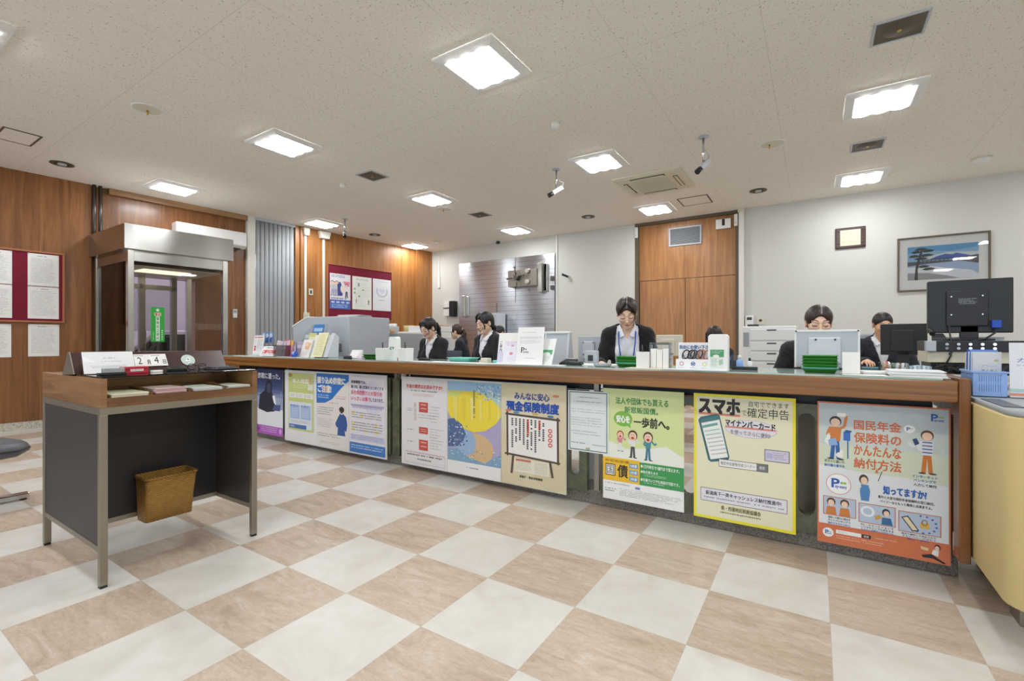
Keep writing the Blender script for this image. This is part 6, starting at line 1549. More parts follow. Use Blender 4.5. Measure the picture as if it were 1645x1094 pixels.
for x in (0.0, BWd - 0.018): mb.box(x + 0.001, -0.0012, 0.005, x + 0.017, 0.0052, BH_ - 0.009)
mb.build('basket', 'blue_plastic', bk)
for k, (c, h, lab) in enumerate((('e6ecd6', .195, 'pale green folder at the back of the blue basket'), ('3f56b0', .21, 'navy blue folder in the blue basket'), ('eef0f4', .20, 'white file in the blue basket before the navy folder'), ('6f9ade', .208, 'light blue file in the blue basket'), ('dfe6f4', .20, 'pale blue file in the blue basket behind the grey brochure'))):
    tag(MB().obox((0, 0, h / 2 + 0.005), (0.094, 0.012, h), (0.06, 0, 0), 0, c).build('folder', 'print', None, (0.612 + 0.056, 3.16 - 0.026 * k, SZ)), lab, 'folder', 'folders in the blue basket')
def dr(a):
    a.rect(0, 0, 1, 1, 'd4d5da', 0); a.ell(.82, .2, .08, .03, 'c4b888', 2); a.line([(.3, .38), (.4, .30), (.62, .34), (.85, .32)], .008, '6a6a74'); a.text('すくすく', .3, .4, .85, .52, '6a6a78', 0.0); a.lines(.2, .58, .8, .64, 1, 'a8a8b0', .5)
sheet('brochure', 'grey brochure standing upright in the blue basket', 'brochure', (0.612 + 0.008, 3.025, SZ + 0.006), 0.096, 0.20, 0, dr, None, 'd4d5da')
def dr(a):
    a.rect(0, 0, 1, 1, 'e3e4ea', 0); a.ell(.7, .1, .06, .02, 'c4b888', 2); a.text('かきかき', .1, .28, .9, .36, '6a8ac0', 0.0); a.lines(.1, .4, .9, .45, 1, 'a8b0c0', .5)
    for k in range(12): a.poly([(.2 + k * .065, .56 + .04 * (k % 3)), (.225 + k * .065, .56 + .04 * (k % 3)), (.29 + k * .06, .78), (.25 + k * .06, .78)], ('d98a5a', 'b8604a', 'e0a870')[k % 3], 2)
    a.rect(0, .84, 1, .9, 'a8d0c8', 2); a.rect(0, .92, 1, .97, 'e0907a', 2)
t = thing('poster_stand', 'upright campaign card with coloured pencils drawing at the right edge', 'stand', (0.733, 2.985, SZ))
wedge_stand(t, 0.24, 0.245, 0.1, 'acrylic', lean=0.06); lean_sheet(t, 'card', 0.24, 0.245, 0.06, dr, 'e3e4ea')
tag(MB().box(0, 0, 0, 0.06, 0.30, 0.004).build('edge_mat', 'vinyl_grey', None, (0.612, 2.56, SZ), bevel=0.001), 'dark blue grey mat strip along the edge of the yellow side counter', 'mat')
paper('paper', 'printed leaflet lying near the rounded corner of the side counter', 'paper', 0.86, 2.68, 0.21, 0.297, 2, 0.15, ('e6e6e2', 'f0efec'), SZ + 0.0)
paper('paper', 'white leaflet on the side counter nearest the photo edge', 'paper', 0.98, 2.55, 0.15, 0.21, 2, -0.2, ('f4f4f2',), SZ + 0.005)

# ------------------------------------------------------------------ office behind the counter
t = thing('banknote_machine', 'tall grey cash handling machine with sloped white front behind the counter', 'machine', (-5.70, 3.58, 0))
MB().prism([(0, 0, 0), (1.12, 0, 0), (1.12, 0, 1.445), (0.31, 0, 1.455), (0.0, 0, 1.345)], (0, 0.62, 0)).build('cabinet', 'silver_plastic', t, bevel=0.008)
MB().prism([(-0.012, -0.004, 1.352), (0.30, -0.004, 1.465), (0.30, -0.004, 1.447), (-0.012, -0.004, 1.334)], (0, 0.63, 0)).build('front_edge', 'white_plastic', t)
mb = MB()
for k in range(5): mb.box(0.93, -0.004, 1.03 + k * 0.02, 0.985, 0.0, 1.04 + k * 0.02)
mb.build('vent_slot', 'dark_grey', t)
paper('paper', 'crumpled white papers on top of the tall grey machine', 'paper', -4.83, 3.86, 0.30, 0.25, 12, 0.3, ('f2f2f2', 'e9e9ea'), 1.4535, jit=0.015)
t = thing('grey_cabinet', 'lower grey cabinet with louvers right of the tall grey machine', 'cabinet', (-5.22, 4.32, 0))
MB().box(0, 0, 0, 0.64, 0.5, 1.255).build('carcass', 'grey_plastic', t, bevel=0.006)
mb = MB()
for k in range(5): mb.box(0.33, -0.004, 1.14 + k * 0.018, 0.47, 0, 1.148 + k * 0.018)
mb.build('louvers', 'dark_grey', t); MB().box(0.54, -0.004, 1.19, 0.6, 0, 1.21).build('badge', 'white_plastic', t)
paper('paper_stack', 'high white paper stack on the lower grey cabinet', 'paper stack', -5.06, 4.55, 0.25, 0.3, 58, 0.05, ('f2f2f3', 'e6e6e8', 'f0f0f2'), 1.256, jit=0.006)
tag(MB().lathe([(0.03, 0), (0.032, 0.05), (0.03, 0.05), (0.028, 0.004), (0.0005, 0.004)], n=18).build('tape_roll', 'cardboard', None, (-4.85, 4.5, 1.2555)), 'small brown tape roll beside the white paper stack', 'tape')
cp = thing('copier', 'white office copier with tilted touch screen in the corner', 'copier', (-5.62, 5.2, 0))
MB().box(0, 0, 0, 0.68, 0.65, 1.20).build('body', 'pale_grey', cp, bevel=0.012)
MB().box(0.12, 0.02, 1.2005, 0.68, 0.65, 1.30).build('feeder', 'white_plastic', cp, bevel=0.012)
MB().box(0.26, 0.10, 1.3005, 0.69, 0.65, 1.385).build('lid', 'white_plastic', cp, bevel=0.006)
MB().box(0.2, -0.012, 0.5, 0.66, 0.0, 0.8).box(0.2, -0.012, 0.82, 0.66, 0.0, 1.15).build('drawer_front', 'white_plastic', cp, bevel=0.006)
MB().obox((0.02, -0.06, 1.34), (0.22, 0.03, 0.19), (-0.5, 0, 0)).build('screen_case', 'white_plastic', cp, bevel=0.006)
MB().obox((0.025, -0.076, 1.337), (0.15, 0.006, 0.12), (-0.5, 0, 0)).build('screen', 'dark_grey', cp)
tag(MB().rrect(-0.07, -0.05, 0.07, 0.05, 0.02, 0, 0.1, top=0.01).build('tub', 'vinyl_yellow', None, (-5.44, 5.40, 1.3005)), 'yellow plastic tub on the white copier', 'tub')
tag(MB().box(-0.2, -0.2, 0, 0.2, 0.2, 0.012).box(-0.15, -0.12, 0.012, 0.12, 0.15, 0.026).build('folder', 'cardboard', None, (-5.14, 5.60, 1.3855), bevel=0.002), 'brown card folders lying on the copier lid behind the leftmost woman', 'folders')
def desk(X0, Y0, X1, Y1, z, label):
    t = thing('office_desk', label, 'desk', (X0, Y0, 0), 0, 'office desks'); w, l = X1 - X0, Y1 - Y0
    MB().box(0, 0, z - 0.03, w, l, z).build('top', 'desk_grey', t, bevel=0.004)
    for x in (0.01, w - 0.04): MB().box(x, 0.03, 0, x + 0.03, l - 0.03, z - 0.03).build('side_panel', 'grey_plastic', t)
    return t
desk(-2.02, 3.46, -1.56, 4.15, 0.72, 'grey side desk behind the counter beside the standing woman')
desk(-0.34, 3.46, 0.50, 3.70, 0.72, 'grey narrow desk under the white monitor behind the counter')
MB().box(0.045, 0.02, 0.03, 0.795, 0.035, 0.69).build('modesty_panel', 'cream_plastic', bpy.data.objects['office_desk.001'])
desk(0.58, 3.95, 1.65, 4.55, 0.94, 'grey equipment desk carrying the audio gear behind the counter end')
desk(-1.75, 5.35, -0.68, 5.95, 0.74, 'grey desk of the woman before the wooden doors')
desk(0.15, 5.45, 1.35, 6.05, 0.80, 'grey desk of the man before the landscape picture')
desk(-6.35, 6.0, -5.75, 6.6, 0.74, 'grey desk of the ponytailed woman near the vault')

def monitor(X0, X1, Y, z0, z1, zdesk, mat, label, fmat=None, rz=0.0, d=0.045, inner=True, frame=0.02):
    """flat screen seen from the back, screen towards the office"""
    w, h = X1 - X0, z1 - z0
    t = thing('monitor', label, 'monitor', ((X0 + X1) / 2, Y, zdesk), rz, 'office monitors')
    zz = z0 - zdesk
    MB().box(-w / 2, -0.0, zz, w / 2, d, zz + h).build('case', mat, t, bevel=0.006)
    if inner: MB().box(-w * .28, -0.014, zz + h * .12, w * .22, 0, zz + h * .8).build('back_bulge', fmat or mat, t, bevel=0.01)
    MB().box(-w * .44, d, zz + h * .06, w * .44, d + 0.002, zz + h * .94).build('screen', 'dark_grey', t)
    MB().box(-0.045, 0.0, 0.012, 0.045, 0.03, zz + h * .3).build('neck', fmat or mat, t, bevel=0.004)
    MB().rrect(-0.11, -0.07, 0.11, 0.10, 0.02, 0, 0.012).build('foot', fmat or mat, t)
    return t
m = monitor(-1.83, -1.60, 3.95, 0.96, 1.197, 0.72, 'silver_plastic', 'grey monitor back beside the arm of the standing woman', 'pale_grey')
for x in (-0.055, 0.04):
    for z in (0.31, 0.42): MB().cyl((x, -0.014, z), (x, -0.018, z), 0.006, n=10).build('screw', 'dark_grey', m)
t = thing('card_terminal', 'small grey card terminal stand beside the standing woman', 'terminal', (-1.46, 3.38, GT))
MB().box(-0.05, 0, 0, 0.05, 0.05, 0.10).build('case', 'silver_plastic', t, bevel=0.006); MB().box(-0.022, -0.003, 0.02, 0.02, 0, 0.065).build('slot_plate', 'dark_grey', t)
m = monitor(-0.112, 0.225, 3.50, 0.985, 1.222, 0.72, 'silver_plastic', 'silver monitor hiding the lower face of the seated woman', 'pale_grey')
MB().box(-0.169, -0.004, 0.49, 0.169, -0.0005, 0.502).box(-0.169, -0.004, 0.265, -0.158, -0.0005, 0.49).box(0.158, -0.004, 0.265, 0.169, -0.0005, 0.49).build('rim', 'white_plastic', m, bevel=0.001)
for x in (-0.055, 0.045):
    for z in (0.33, 0.44): MB().cyl((x, -0.014, z), (x, -0.018, z), 0.006, n=10).build('screw', 'black_plastic', m)
for x in (-0.160, 0.160): MB().cyl((x, -0.004, 0.494), (x, -0.007, 0.494), 0.005, n=10).build('plug', 'black_plastic', m)
# tilted terminal behind the notice stands
t = thing('display_terminal', 'grey tilted display terminal behind the slim green leaflet stand', 'terminal', (-1.985, 3.52, 0.72))
MB().prism([(0, 0.0, 0), (0, 0.20, 0), (0, 0.12, 0.51), (0, 0.085, 0.51)], (0.02, 0, 0)).prism([(0.22, 0.0, 0), (0.22, 0.20, 0), (0.22, 0.12, 0.51), (0.22, 0.085, 0.51)], (0.02, 0, 0)).build('side_frame', 'pale_grey', t, bevel=0.003)
MB().prism([(0.02, 0.015, 0.05), (0.02, 0.03, 0.05), (0.02, 0.11, 0.50), (0.02, 0.09, 0.50)], (0.20, 0, 0)).build('back_panel', 'silver_plastic', t); MB().box(-0.005, 0.08, 0.495, 0.245, 0.125, 0.515).build('top_bar', 'white_plastic', t, bevel=0.005)
m = monitor(-1.585, -1.29, 5.60, 0.98, 1.225, 0.74, 'cream_plastic', 'cream monitor before the wooden double doors', None, 0.0, 0.06)
monitor(0.525, 0.865, 5.70, 1.02, 1.315, 0.80, 'black_plastic', 'black monitor hiding the chin of the man in a dark suit', 'rack_black', -0.08)
m = monitor(0.64, 1.05, 4.20, 1.205, 1.555, 1.155, 'black_plastic', 'large black monitor back on the audio gear at right', 'rack_black', 0.0, 0.05)
mb = MB(); a = Art(mb, 0.10, 0.05, (-0.06, -0.0142, 0.23), th=0.0008, sheet='2c2d30'); a.lines(.05, .1, .95, .9, 5, 'a8aaae', .45, 1); mb.build('rating_plate', 'print', m)
for x in (-0.09, 0.06):
    for z in (0.17, 0.29): MB().cyl((x, -0.014, z), (x, -0.017, z), 0.004, n=8).build('screw', 'chrome', m)
MB().box(0.10, -0.03, 0.08, 0.145, 0.0, 0.13).build('video_plug', 'cobalt', m, bevel=0.004)
MB().tube([(0.122, -0.02, 0.085), (0.11, -0.05, 0.05), (0.06, -0.07, 0.01), (-0.03, -0.09, -0.01), (-0.12, -0.12, -0.09)], 0.006, 8).build('video_cable', 'rack_black', m)
MB().tube([(-0.10, -0.01, 0.10), (-0.10, -0.04, 0.03), (-0.11, -0.13, -0.02), (-0.115, -0.135, -0.10), (-0.14, -0.13, -0.16)], 0.005, 8).build('power_cable', 'dark_grey', m)

# audio gear
t = thing('mixer', 'black audio mixer with pairs of silver jacks under the big monitor', 'mixer', (0.62, 4.06, 1.085))
MB().box(0, 0, 0, 0.75, 0.4, 0.068).build('chassis', 'rack_black', t, bevel=0.003); MB().box(-0.012, -0.004, 0, 0.04, 0.05, 0.068).build('rack_ear', 'silver_plastic', t, bevel=0.003)
for k in range(9):
    for z in (0.02, 0.046): MB().cyl((0.09 + k * 0.055 + (0.05 if k > 4 else 0), 0, z), (0.09 + k * 0.055 + (0.05 if k > 4 else 0), -0.014, z), 0.009, n=12).build('jack', 'chrome', t)
t = thing('amplifier', 'beige amplifier box beneath the black mixer', 'amplifier', (0.62, 4.08, 1.012))
MB().box(0, 0, 0, 0.72, 0.36, 0.0725).build('case', 'cream_plastic', t, bevel=0.003)
for k in range(3): MB().cyl((0.19 + k * 0.05, 0, 0.03), (0.19 + k * 0.05, -0.01, 0.03), 0.01, n=12).build('terminal', 'brass', t)
t = thing('receiver', 'black receiver box under the beige amplifier behind the cables', 'receiver', (0.64, 4.10, 0.94))
MB().box(0, 0, 0, 0.7, 0.34, 0.0715).build('case', 'rack_black', t, bevel=0.003); MB().box(0.15, -0.003, 0.02, 0.4, 0, 0.05).build('display', 'dark_grey', t)
mb = MB(); rn = random.Random(11)
for k in range(16):
    x, y = 0.62 + rn.random() * 0.36, 3.99 + rn.random() * 0.09
    pts = [(x, y, 0.947 + rn.random() * 0.01)]
    for i in range(7): pts.append((min(1.0, max(0.6, pts[-1][0] + rn.uniform(-.07, .07))), min(4.085, max(3.965, pts[-1][1] + rn.uniform(-.05, .05))), 0.947 + rn.random() * 0.055))
    mb.tube(pts, 0.0045, 6)
tag(mb.build('cable_tangle', 'rack_black', None), 'tangle of black cables below the amplifier behind the counter end', 'cables', kind='stuff')
t = thing('telephone', 'dark office telephone beside the foot of the large black monitor', 'telephone', (0.70, 4.12, 1.1535))
MB().prism([(-0.045, -0.04, 0), (-0.045, 0.06, 0), (-0.045, 0.06, 0.05), (-0.045, -0.04, 0.02)], (0.06, 0, 0)).build('body', 'dark_grey', t, bevel=0.004)
MB().tube([(-0.055, -0.035, 0.045), (-0.05, 0.0, 0.06), (-0.055, 0.05, 0.07)], [0.016, 0.01, 0.016], 10).build('handset', 'black_plastic', t)
t = thing('office_phone', 'cream phone base with round dish at the right photo edge', 'telephone', (1.12, 4.14, 1.1535))
MB().prism([(0, -0.05, 0), (0, 0.08, 0), (0, 0.08, 0.045), (0, -0.05, 0.02)], (0.17, 0, 0)).build('body', 'cream_plastic', t, bevel=0.006); MB().ell((0.1, 0.02, 0.055), (0.06, 0.035, 0.018)).build('handset', 'cream_plastic', t)
paper('paper_stack', 'white paper stack on the mixer behind the monitor foot', 'paper stack', 0.88, 4.36, 0.30, 0.15, 14, 0.0, ('eceef2',), 1.1535)

# white printer tower
t = thing('printer', 'white multi tray laser printer against the light wall', 'printer', (-0.62, 5.25, 0.0))
MB().box(0, 0, 0, 0.47, 0.5, 0.70).build('pedestal', 'pale_grey', t, bevel=0.006)
MB().box(0, 0, 0.701, 0.47, 0.5, 1.30).build('body', 'white_plastic', t, bevel=0.012)
for z0, z1 in ((0.74, 0.84), (0.85, 0.95), (0.96, 1.05), (1.06, 1.15), (1.16, 1.28)):
    f = MB().box(0.075, -0.012, z0, 0.465, 0.0, z1 - 0.012).build('tray_front', 'white_plastic', t, bevel=0.004); MB().box(0.22, -0.016, z1 - 0.026, 0.3, -0.012, z1 - 0.014).build('grip', 'dark_grey', f)
MB().box(0.01, -0.01, 1.10, 0.06, 0.0, 1.24).build('control_panel', 'grey_plastic', t, bevel=0.003)
tag(MB().box(-0.05, -0.03, 0, 0.05, 0.03, 0.02).build('small_box', 'rack_black', None, (-0.53, 5.33, 1.3005), bevel=0.003), 'black small box on top of the white printer', 'box')

# the man's desk
for k in range(4):
    tag(MB().obox((0, 0, 0.0125), (0.24, 0.31, 0.0245), (0, 0, 0.04 * (k - 1))).build('file_folder', ('dark_grey', 'board_edge', 'cream_plastic', 'teal_card')[k], None, (0.42, 5.66, 0.80 + k * 0.025), bevel=0.003),
        ('lowest folder of the pile at the hand of the man', 'brown folder second in the pile at the hand of the man', 'cream folder third in the pile at the hand of the man', 'teal folder on top of the pile under the hand of the man')[k], 'folder', 'folders at the hand of the man')
paper('paper_stack', 'white papers before the black monitor of the man', 'paper stack', 0.66, 5.58, 0.25, 0.15, 60, 0.0, ('eef0f4', 'e2e4ea'), 0.80)
t = thing('partition_panel', 'grey low partition panel between silver monitor and the man', 'partition', (0.15, 7.35, 0))
MB().box(0, 0, 0, 0.9, 0.04, 1.22).build('panel', 'grey_plastic', t, bevel=0.004); MB().box(0, -0.004, 1.22, 0.9, 0.044, 1.24).build('cap', 'silver_plastic', t)

# ------------------------------------------------------------------ people
def axis(lo, hi, fine, coarse, f):
    a = [lo]
    while a[-1] < hi:
        x = a[-1]; st = coarse
        for u, v in fine:
            if u - 1e-6 <= x < v: st = f
            elif x < u < x + coarse: st = max(f, min(st, u - x))
        a.append(x + st)
    return np.array(a, np.float32)

class Vol:
    """signed distance volume on a grid whose lines crowd together at head and hands"""
    def __init__(s, lo, hi, fine, coarse, f):
        s.ax = [axis(lo[i], hi[i], [(q[0][i], q[1][i]) for q in fine], coarse, f) for i in range(3)]
        s.f = np.full([len(a) for a in s.ax], 0.1, np.float32)
    def put(s, fn, cen, rad, k=0.0, op='u'):
        m = 0.05
        sl = []
        for i in range(3):
            a = np.searchsorted(s.ax[i], cen[i] - rad - m); b = np.searchsorted(s.ax[i], cen[i] + rad + m)
            if b - a < 1: return
            sl.append(slice(a, b))
        X = s.ax[0][sl[0]][:, None, None]; Y = s.ax[1][sl[1]][None, :, None]; Z = s.ax[2][sl[2]][None, None, :]
        d = fn(X, Y, Z).astype(np.float32); g = s.f[sl[0], sl[1], sl[2]]
        if op == 'c': d = -d                                  # cut
        if op in ('c', 'i'):
            h = np.maximum(k - np.abs(g - d), 0) / k if k else 0
            r = np.maximum(g, d) + (h * h * k * 0.25 if k else 0)
        else:
            h = np.maximum(k - np.abs(g - d), 0) / k if k else 0
            r = np.minimum(g, d) - (h * h * k * 0.25 if k else 0)
        s.f[sl[0], sl[1], sl[2]] = r
    def cap(s, a, b, ra, rb=None, k=0.012, op='u', grow=0.0):
        a, b = np.array(a, np.float64), np.array(b, np.float64); rb = ra if rb is None else rb
        d = b - a; L = float(d @ d) + 1e-12
        def fn(X, Y, Z):
            t = np.clip(((X - a[0]) * d[0] + (Y - a[1]) * d[1] + (Z - a[2]) * d[2]) / L, 0, 1)
            return np.sqrt((X - a[0] - t * d[0]) ** 2 + (Y - a[1] - t * d[1]) ** 2 + (Z - a[2] - t * d[2]) ** 2) - (ra + (rb - ra) * t) - grow
        s.put(fn, (a + b) / 2, math.sqrt(L) / 2 + max(ra, rb) + grow, k, op)
    def ell(s, c, r, R=None, k=0.012, op='u', grow=0.0):
        c = np.array(c, np.float64); r = np.array(r, np.float64) + grow
        R = np.eye(3) if R is None else np.array(R)
        def fn(X, Y, Z):
            x, y, z = X - c[0], Y - c[1], Z - c[2]
            q = [(x * R[0, i] + y * R[1, i] + z * R[2, i]) for i in range(3)]
            k0 = np.sqrt(sum((q[i] / r[i]) ** 2 for i in range(3))); k1 = np.sqrt(sum((q[i] / r[i] ** 2) ** 2 for i in range(3))) + 1e-9
            return k0 * (k0 - 1) / k1
        s.put(fn, c, float(max(r)), k, op)
    def box(s, c, half, R=None, r=0.004, k=0.004, op='u'):
        c = np.array(c, np.float64); half = np.array(half) - r; R = np.eye(3) if R is None else np.array(R)
        def fn(X, Y, Z):
            x, y, z = X - c[0], Y - c[1], Z - c[2]
            q = [np.abs(x * R[0, i] + y * R[1, i] + z * R[2, i]) - half[i] for i in range(3)]
            return np.sqrt(sum(np.maximum(v, 0) ** 2 for v in q)) + np.minimum(np.maximum(np.maximum(q[0], q[1]), q[2]), 0) - r
        s.put(fn, c, float(np.linalg.norm(half)) + r, k, op)
    def everywhere(s, fn, k=0.0, op='i'): s.put(fn, [(a[0] + a[-1]) / 2 for a in s.ax], max(a[-1] - a[0] for a in s.ax), k, op)
    def mesh(s):
        f = s.f; ax = s.ax; sg = f < 0
        nx, ny, nz = f.shape
        acc = np.zeros((nx - 1, ny - 1, nz - 1, 3), np.float32); cnt = np.zeros((nx - 1, ny - 1, nz - 1), np.float32)
        def cut(A, B): return [slice(A[i], f.shape[i] - 1 + A[i]) for i in range(3)], [slice(B[i], f.shape[i] - 1 + B[i]) for i in range(3)]
        for d in range(3):
            o = [i for i in range(3) if i != d]
            for u in (0, 1):
                for v in (0, 1):
                    A = [0, 0, 0]; A[o[0]] = u; A[o[1]] = v; B = list(A); B[d] = 1
                    sa, sb = cut(A, B)
                    fa, fb = f[tuple(sa)], f[tuple(sb)]
                    cr = sg[tuple(sa)] != sg[tuple(sb)]
                    if not cr.any(): continue
                    i, j, l = np.nonzero(cr); t = fa[cr] / (fa[cr] - fb[cr])
                    idx = [i, j, l]
                    for q in range(3):
                        lo = ax[q][idx[q] + A[q]]
                        acc[i, j, l, q] += lo + (t * (ax[q][idx[q] + B[q]] - lo) if q == d else 0)
                    cnt[i, j, l] += 1
        on_ = cnt > 0
        ids = np.full(cnt.shape, -1, np.int64); ids[on_] = np.arange(int(on_.sum()))
        V = acc[on_] / cnt[on_][:, None]
        F = []
        for d in range(3):
            o1, o2 = [(1, 2), (2, 0), (0, 1)][d]
            A = [slice(None)] * 3; B = [slice(None)] * 3; A[d] = slice(0, -1); B[d] = slice(1, None)
            cr = sg[tuple(A)] != sg[tuple(B)]
            idx = np.array(np.nonzero(cr))
            if idx.size == 0: continue
            keep = (idx[o1] > 0) & (idx[o2] > 0) & (idx[o1] < f.shape[o1] - 1) & (idx[o2] < f.shape[o2] - 1)
            idx = idx[:, keep]; inside = sg[tuple(idx)]
            q = []
            for u, v in ((0, 0), (1, 0), (1, 1), (0, 1)):
                w = idx.copy(); w[o1] -= u; w[o2] -= v; q.append(ids[tuple(w)])
            q = np.stack(q, 1)
            q[~inside] = q[~inside][:, ::-1]
            F.append(q)
        return V, np.concatenate(F)

def skin_mesh(name, vol, mat, parent, color=None):
    V, F = vol.mesh()
    F = F[:, ::-1]
    me = bpy.data.meshes.new(name)
    me.vertices.add(len(V)); me.vertices.foreach_set('co', V.ravel())
    me.loops.add(F.size); me.loops.foreach_set('vertex_index', F.ravel().astype(np.int32))
    me.polygons.add(len(F)); me.polygons.foreach_set('loop_start', np.arange(0, F.size, 4, dtype=np.int32))
    me.polygons.foreach_set('use_smooth', np.ones(len(F), bool))
    me.update(calc_edges=True); me.validate()
    me.materials.append(M[mat])
    if color is not None:
        at = me.color_attributes.new('Col', 'FLOAT_COLOR', 'POINT')
        c = np.ones((len(me.vertices), 4), np.float32); k = color(V.astype(np.float64)); c[:, :k.shape[1]] = k; at.data.foreach_set('color', c.ravel())
    o = bpy.data.objects.new(name, me); COL.objects.link(o)
    if parent: o.parent = parent
    return o

def rot(x=0, y=0, z=0): return np.array(Euler((x, y, z)).to_matrix())
def L3(c): return np.array(lin(c)[:3])

def person(label, head, rz, s=1.0, lean=0.1, yaw=0.0, pitch=0.2, roll=0.0, female=True, style='pony', bangs='fringe', hair='hair_black', coat='suit', coat_mat='suit_black',
           skin='e6bfa5', standing=False, arms=None, hands=(False, False), detail=0.0036, glasses=False, lanyard=False, part=None, shoulder=None):
    """head = world position of the head centre; everything else hangs below it. Built facing -y, turned by rz."""
    sh = shoulder or (0.152 if female else 0.180)
    Rl = rot(x=lean); Rh = rot(z=yaw) @ rot(y=roll) @ rot(x=pitch)
    up = lambda x, y, z: Rl @ (np.array((x, y, z)) * s)
    neck_rel = up(0, 0.01, 0.50)
    head_rel = neck_rel + np.array((0, -0.035 * math.sin(lean * 2 + 0.5), 0.0)) * s + rot(x=0.5 * pitch + lean) @ (np.array((0, -0.012, 0.138)) * s)
    zh = head[2] - head_rel[2]
    hr = rot(z=rz) @ head_rel
    root = thing('person', label, 'person', (head[0] - hr[0], head[1] - hr[1], 0), rz)
    P = np.array((0, 0, zh)); Nk = P + neck_rel; H = P + head_rel
    hp = lambda x, y, z: H + Rh @ (np.array((x, y, z)) * s)
    S = {q: P + up(q * sh, 0.012, 0.432) for q in (-1, 1)}
    El, Wr, Hd = {}, {}, {}
    for q in (-1, 1):
        a = (arms or {}).get(q)
        El[q] = np.array(a[0]) * s + S[q] if a else S[q] + np.array((q * 0.045, -0.06, -0.265)) * s
        Wr[q] = np.array(a[1]) * s + S[q] if a else El[q] + np.array((-q * 0.06, -0.215, 0.01)) * s
        d = Wr[q] - El[q]; d = d / np.linalg.norm(d)
        if a and len(a) > 2: d = np.array(a[2]) / np.linalg.norm(a[2])
        Hd[q] = d
    # ------- body: one continuous surface
    fine = [(H - 0.165 * s, H + 0.15 * s)]
    for q, on_ in zip((-1, 1), hands):
        if on_: c = Wr[q] + Hd[q] * 0.09 * s; fine.append((c - 0.105 * s, c + 0.105 * s))
    allp = np.array([H + 0.16 * s, H - 0.16 * s, P - 0.2, P + 0.2, (0, -0.62 * (not standing) - 0.15, 0.0), (0, 0.16, 0)] + [Wr[q] + Hd[q] * 0.22 * s for q in (-1, 1)] + [Wr[q] - 0.06 for q in (-1, 1)] + [El[q] - 0.08 for q in (-1, 1)] + [El[q] + 0.08 for q in (-1, 1)] + [S[q] + 0.1 for q in (-1, 1)] + [S[q] - 0.1 for q in (-1, 1)])
    lo, hi = allp.min(0) - 0.03, allp.max(0) + 0.03; lo[2] = -0.02
    legs = {}
    for q in (-1, 1):
        hip = P + np.array((q * 0.085, 0.0, -0.02)) * s
        if standing: kn = np.array((q * 0.09 * s, -0.02, zh * 0.52)); an = np.array((q * 0.09 * s, 0.02, 0.075))
        else: kn = np.array((q * 0.10 * s, -0.42 * s, min(zh - 0.01, 0.50))); an = np.array((q * 0.10 * s, -0.36 * s, 0.075))
        legs[q] = (hip, kn, an, an + np.array((0, -0.15, -0.035)) * 1.0)
    def torso(v, g=0.0, low=True):
        k = 0.05 * s
        v.ell(P + up(0, 0.0, 0.31), np.array((sh * 0.90, 0.098, 0.17)) * s, Rl, k, grow=g)
        v.ell(P + up(0, 0.0, 0.15), np.array((0.125 if female else 0.15, 0.098, 0.17)) * s, Rl, k, grow=g)
        v.ell(P + up(0, 0.01, 0.0), np.array((0.165, 0.115, 0.115)) * s, Rl, k, grow=g)
        v.cap(S[-1], S[1], 0.047 * s, None, k, grow=g)
        v.cap(P + up(-0.07, 0.015, 0.47), P + up(0.07, 0.015, 0.47), 0.045 * s, None, k, grow=g)
        if female:
            for q in (-1, 1): v.ell(P + up(q * 0.072, -0.072, 0.285), np.array((0.062, 0.052, 0.066)) * s, Rl, 0.03 * s, grow=g)
    def arm(v, g=0.0, to_wrist=1.0):
        for q in (-1, 1):
            v.cap(S[q], El[q], 0.046 * s, 0.038 * s, 0.04 * s, grow=g)
            v.cap(El[q], El[q] + (Wr[q] - El[q]) * to_wrist, 0.041 * s, 0.028 * s, 0.015 * s, grow=g)
    b = Vol(lo, hi, fine, 0.0115, detail)
    torso(b, -0.008); arm(b, -0.006)
    for q in (-1, 1):
        hip, kn, an, toe = legs[q]
        b.cap(hip, kn, 0.078 * s, 0.052 * s, 0.04); b.cap(kn, an, 0.050 * s, 0.034 * s, 0.02); b.cap(an, toe, 0.036, 0.03, 0.02)
    b.cap(Nk - (0, 0, 0.02), hp(0, 0.022, -0.03), (0.048 if female else 0.056) * s, (0.045 if female else 0.053) * s, 0.018)
    # head
    E_ = lambda c, r, k=0.015, op='u', rr=None: b.ell(hp(*c), np.array(r) * s, Rh if rr is None else Rh @ rr, k * s, op)
    C_ = lambda a, c, ra, rb, k=0.01, op='u': b.cap(hp(*a), hp(*c), ra * s, rb * s, k * s, op)
    E_((0, 0.014, 0.034), (0.074, 0.092, 0.084)); E_((0, -0.028, -0.022), (0.0595, 0.062, 0.082), 0.03)
    C_((0, -0.066, -0.098), (0, -0.05, -0.088), 0.018, 0.03, 0.03)
    for q in (-1, 1):
        C_((q * 0.047, -0.005, -0.058), (q * 0.014, -0.062, -0.096), 0.016, 0.012, 0.025)
        E_((q * 0.036, -0.058, -0.028), (0.026, 0.026, 0.026), 0.02)
        E_((q * 0.033, -0.096, 0.001), (0.019, 0.0125, 0.0105), 0.014, 'c')
        E_((q * 0.032, -0.0765, -0.003), (0.0165, 0.0115, 0.012), 0.008)
        C_((q * 0.014, -0.087, 0.019), (q * 0.048, -0.074, 0.021), 0.0075, 0.006, 0.012)
        E_((q * 0.0755, 0.012, -0.006), (0.008, 0.019, 0.031), 0.006, 'u', rot(z=q * 0.35, x=0.15)); E_((q * 0.084, 0.006, -0.004), (0.006, 0.010, 0.017), 0.004, 'c')
        E_((q * 0.0085, -0.098, -0.040), (0.0075, 0.009, 0.007), 0.006)
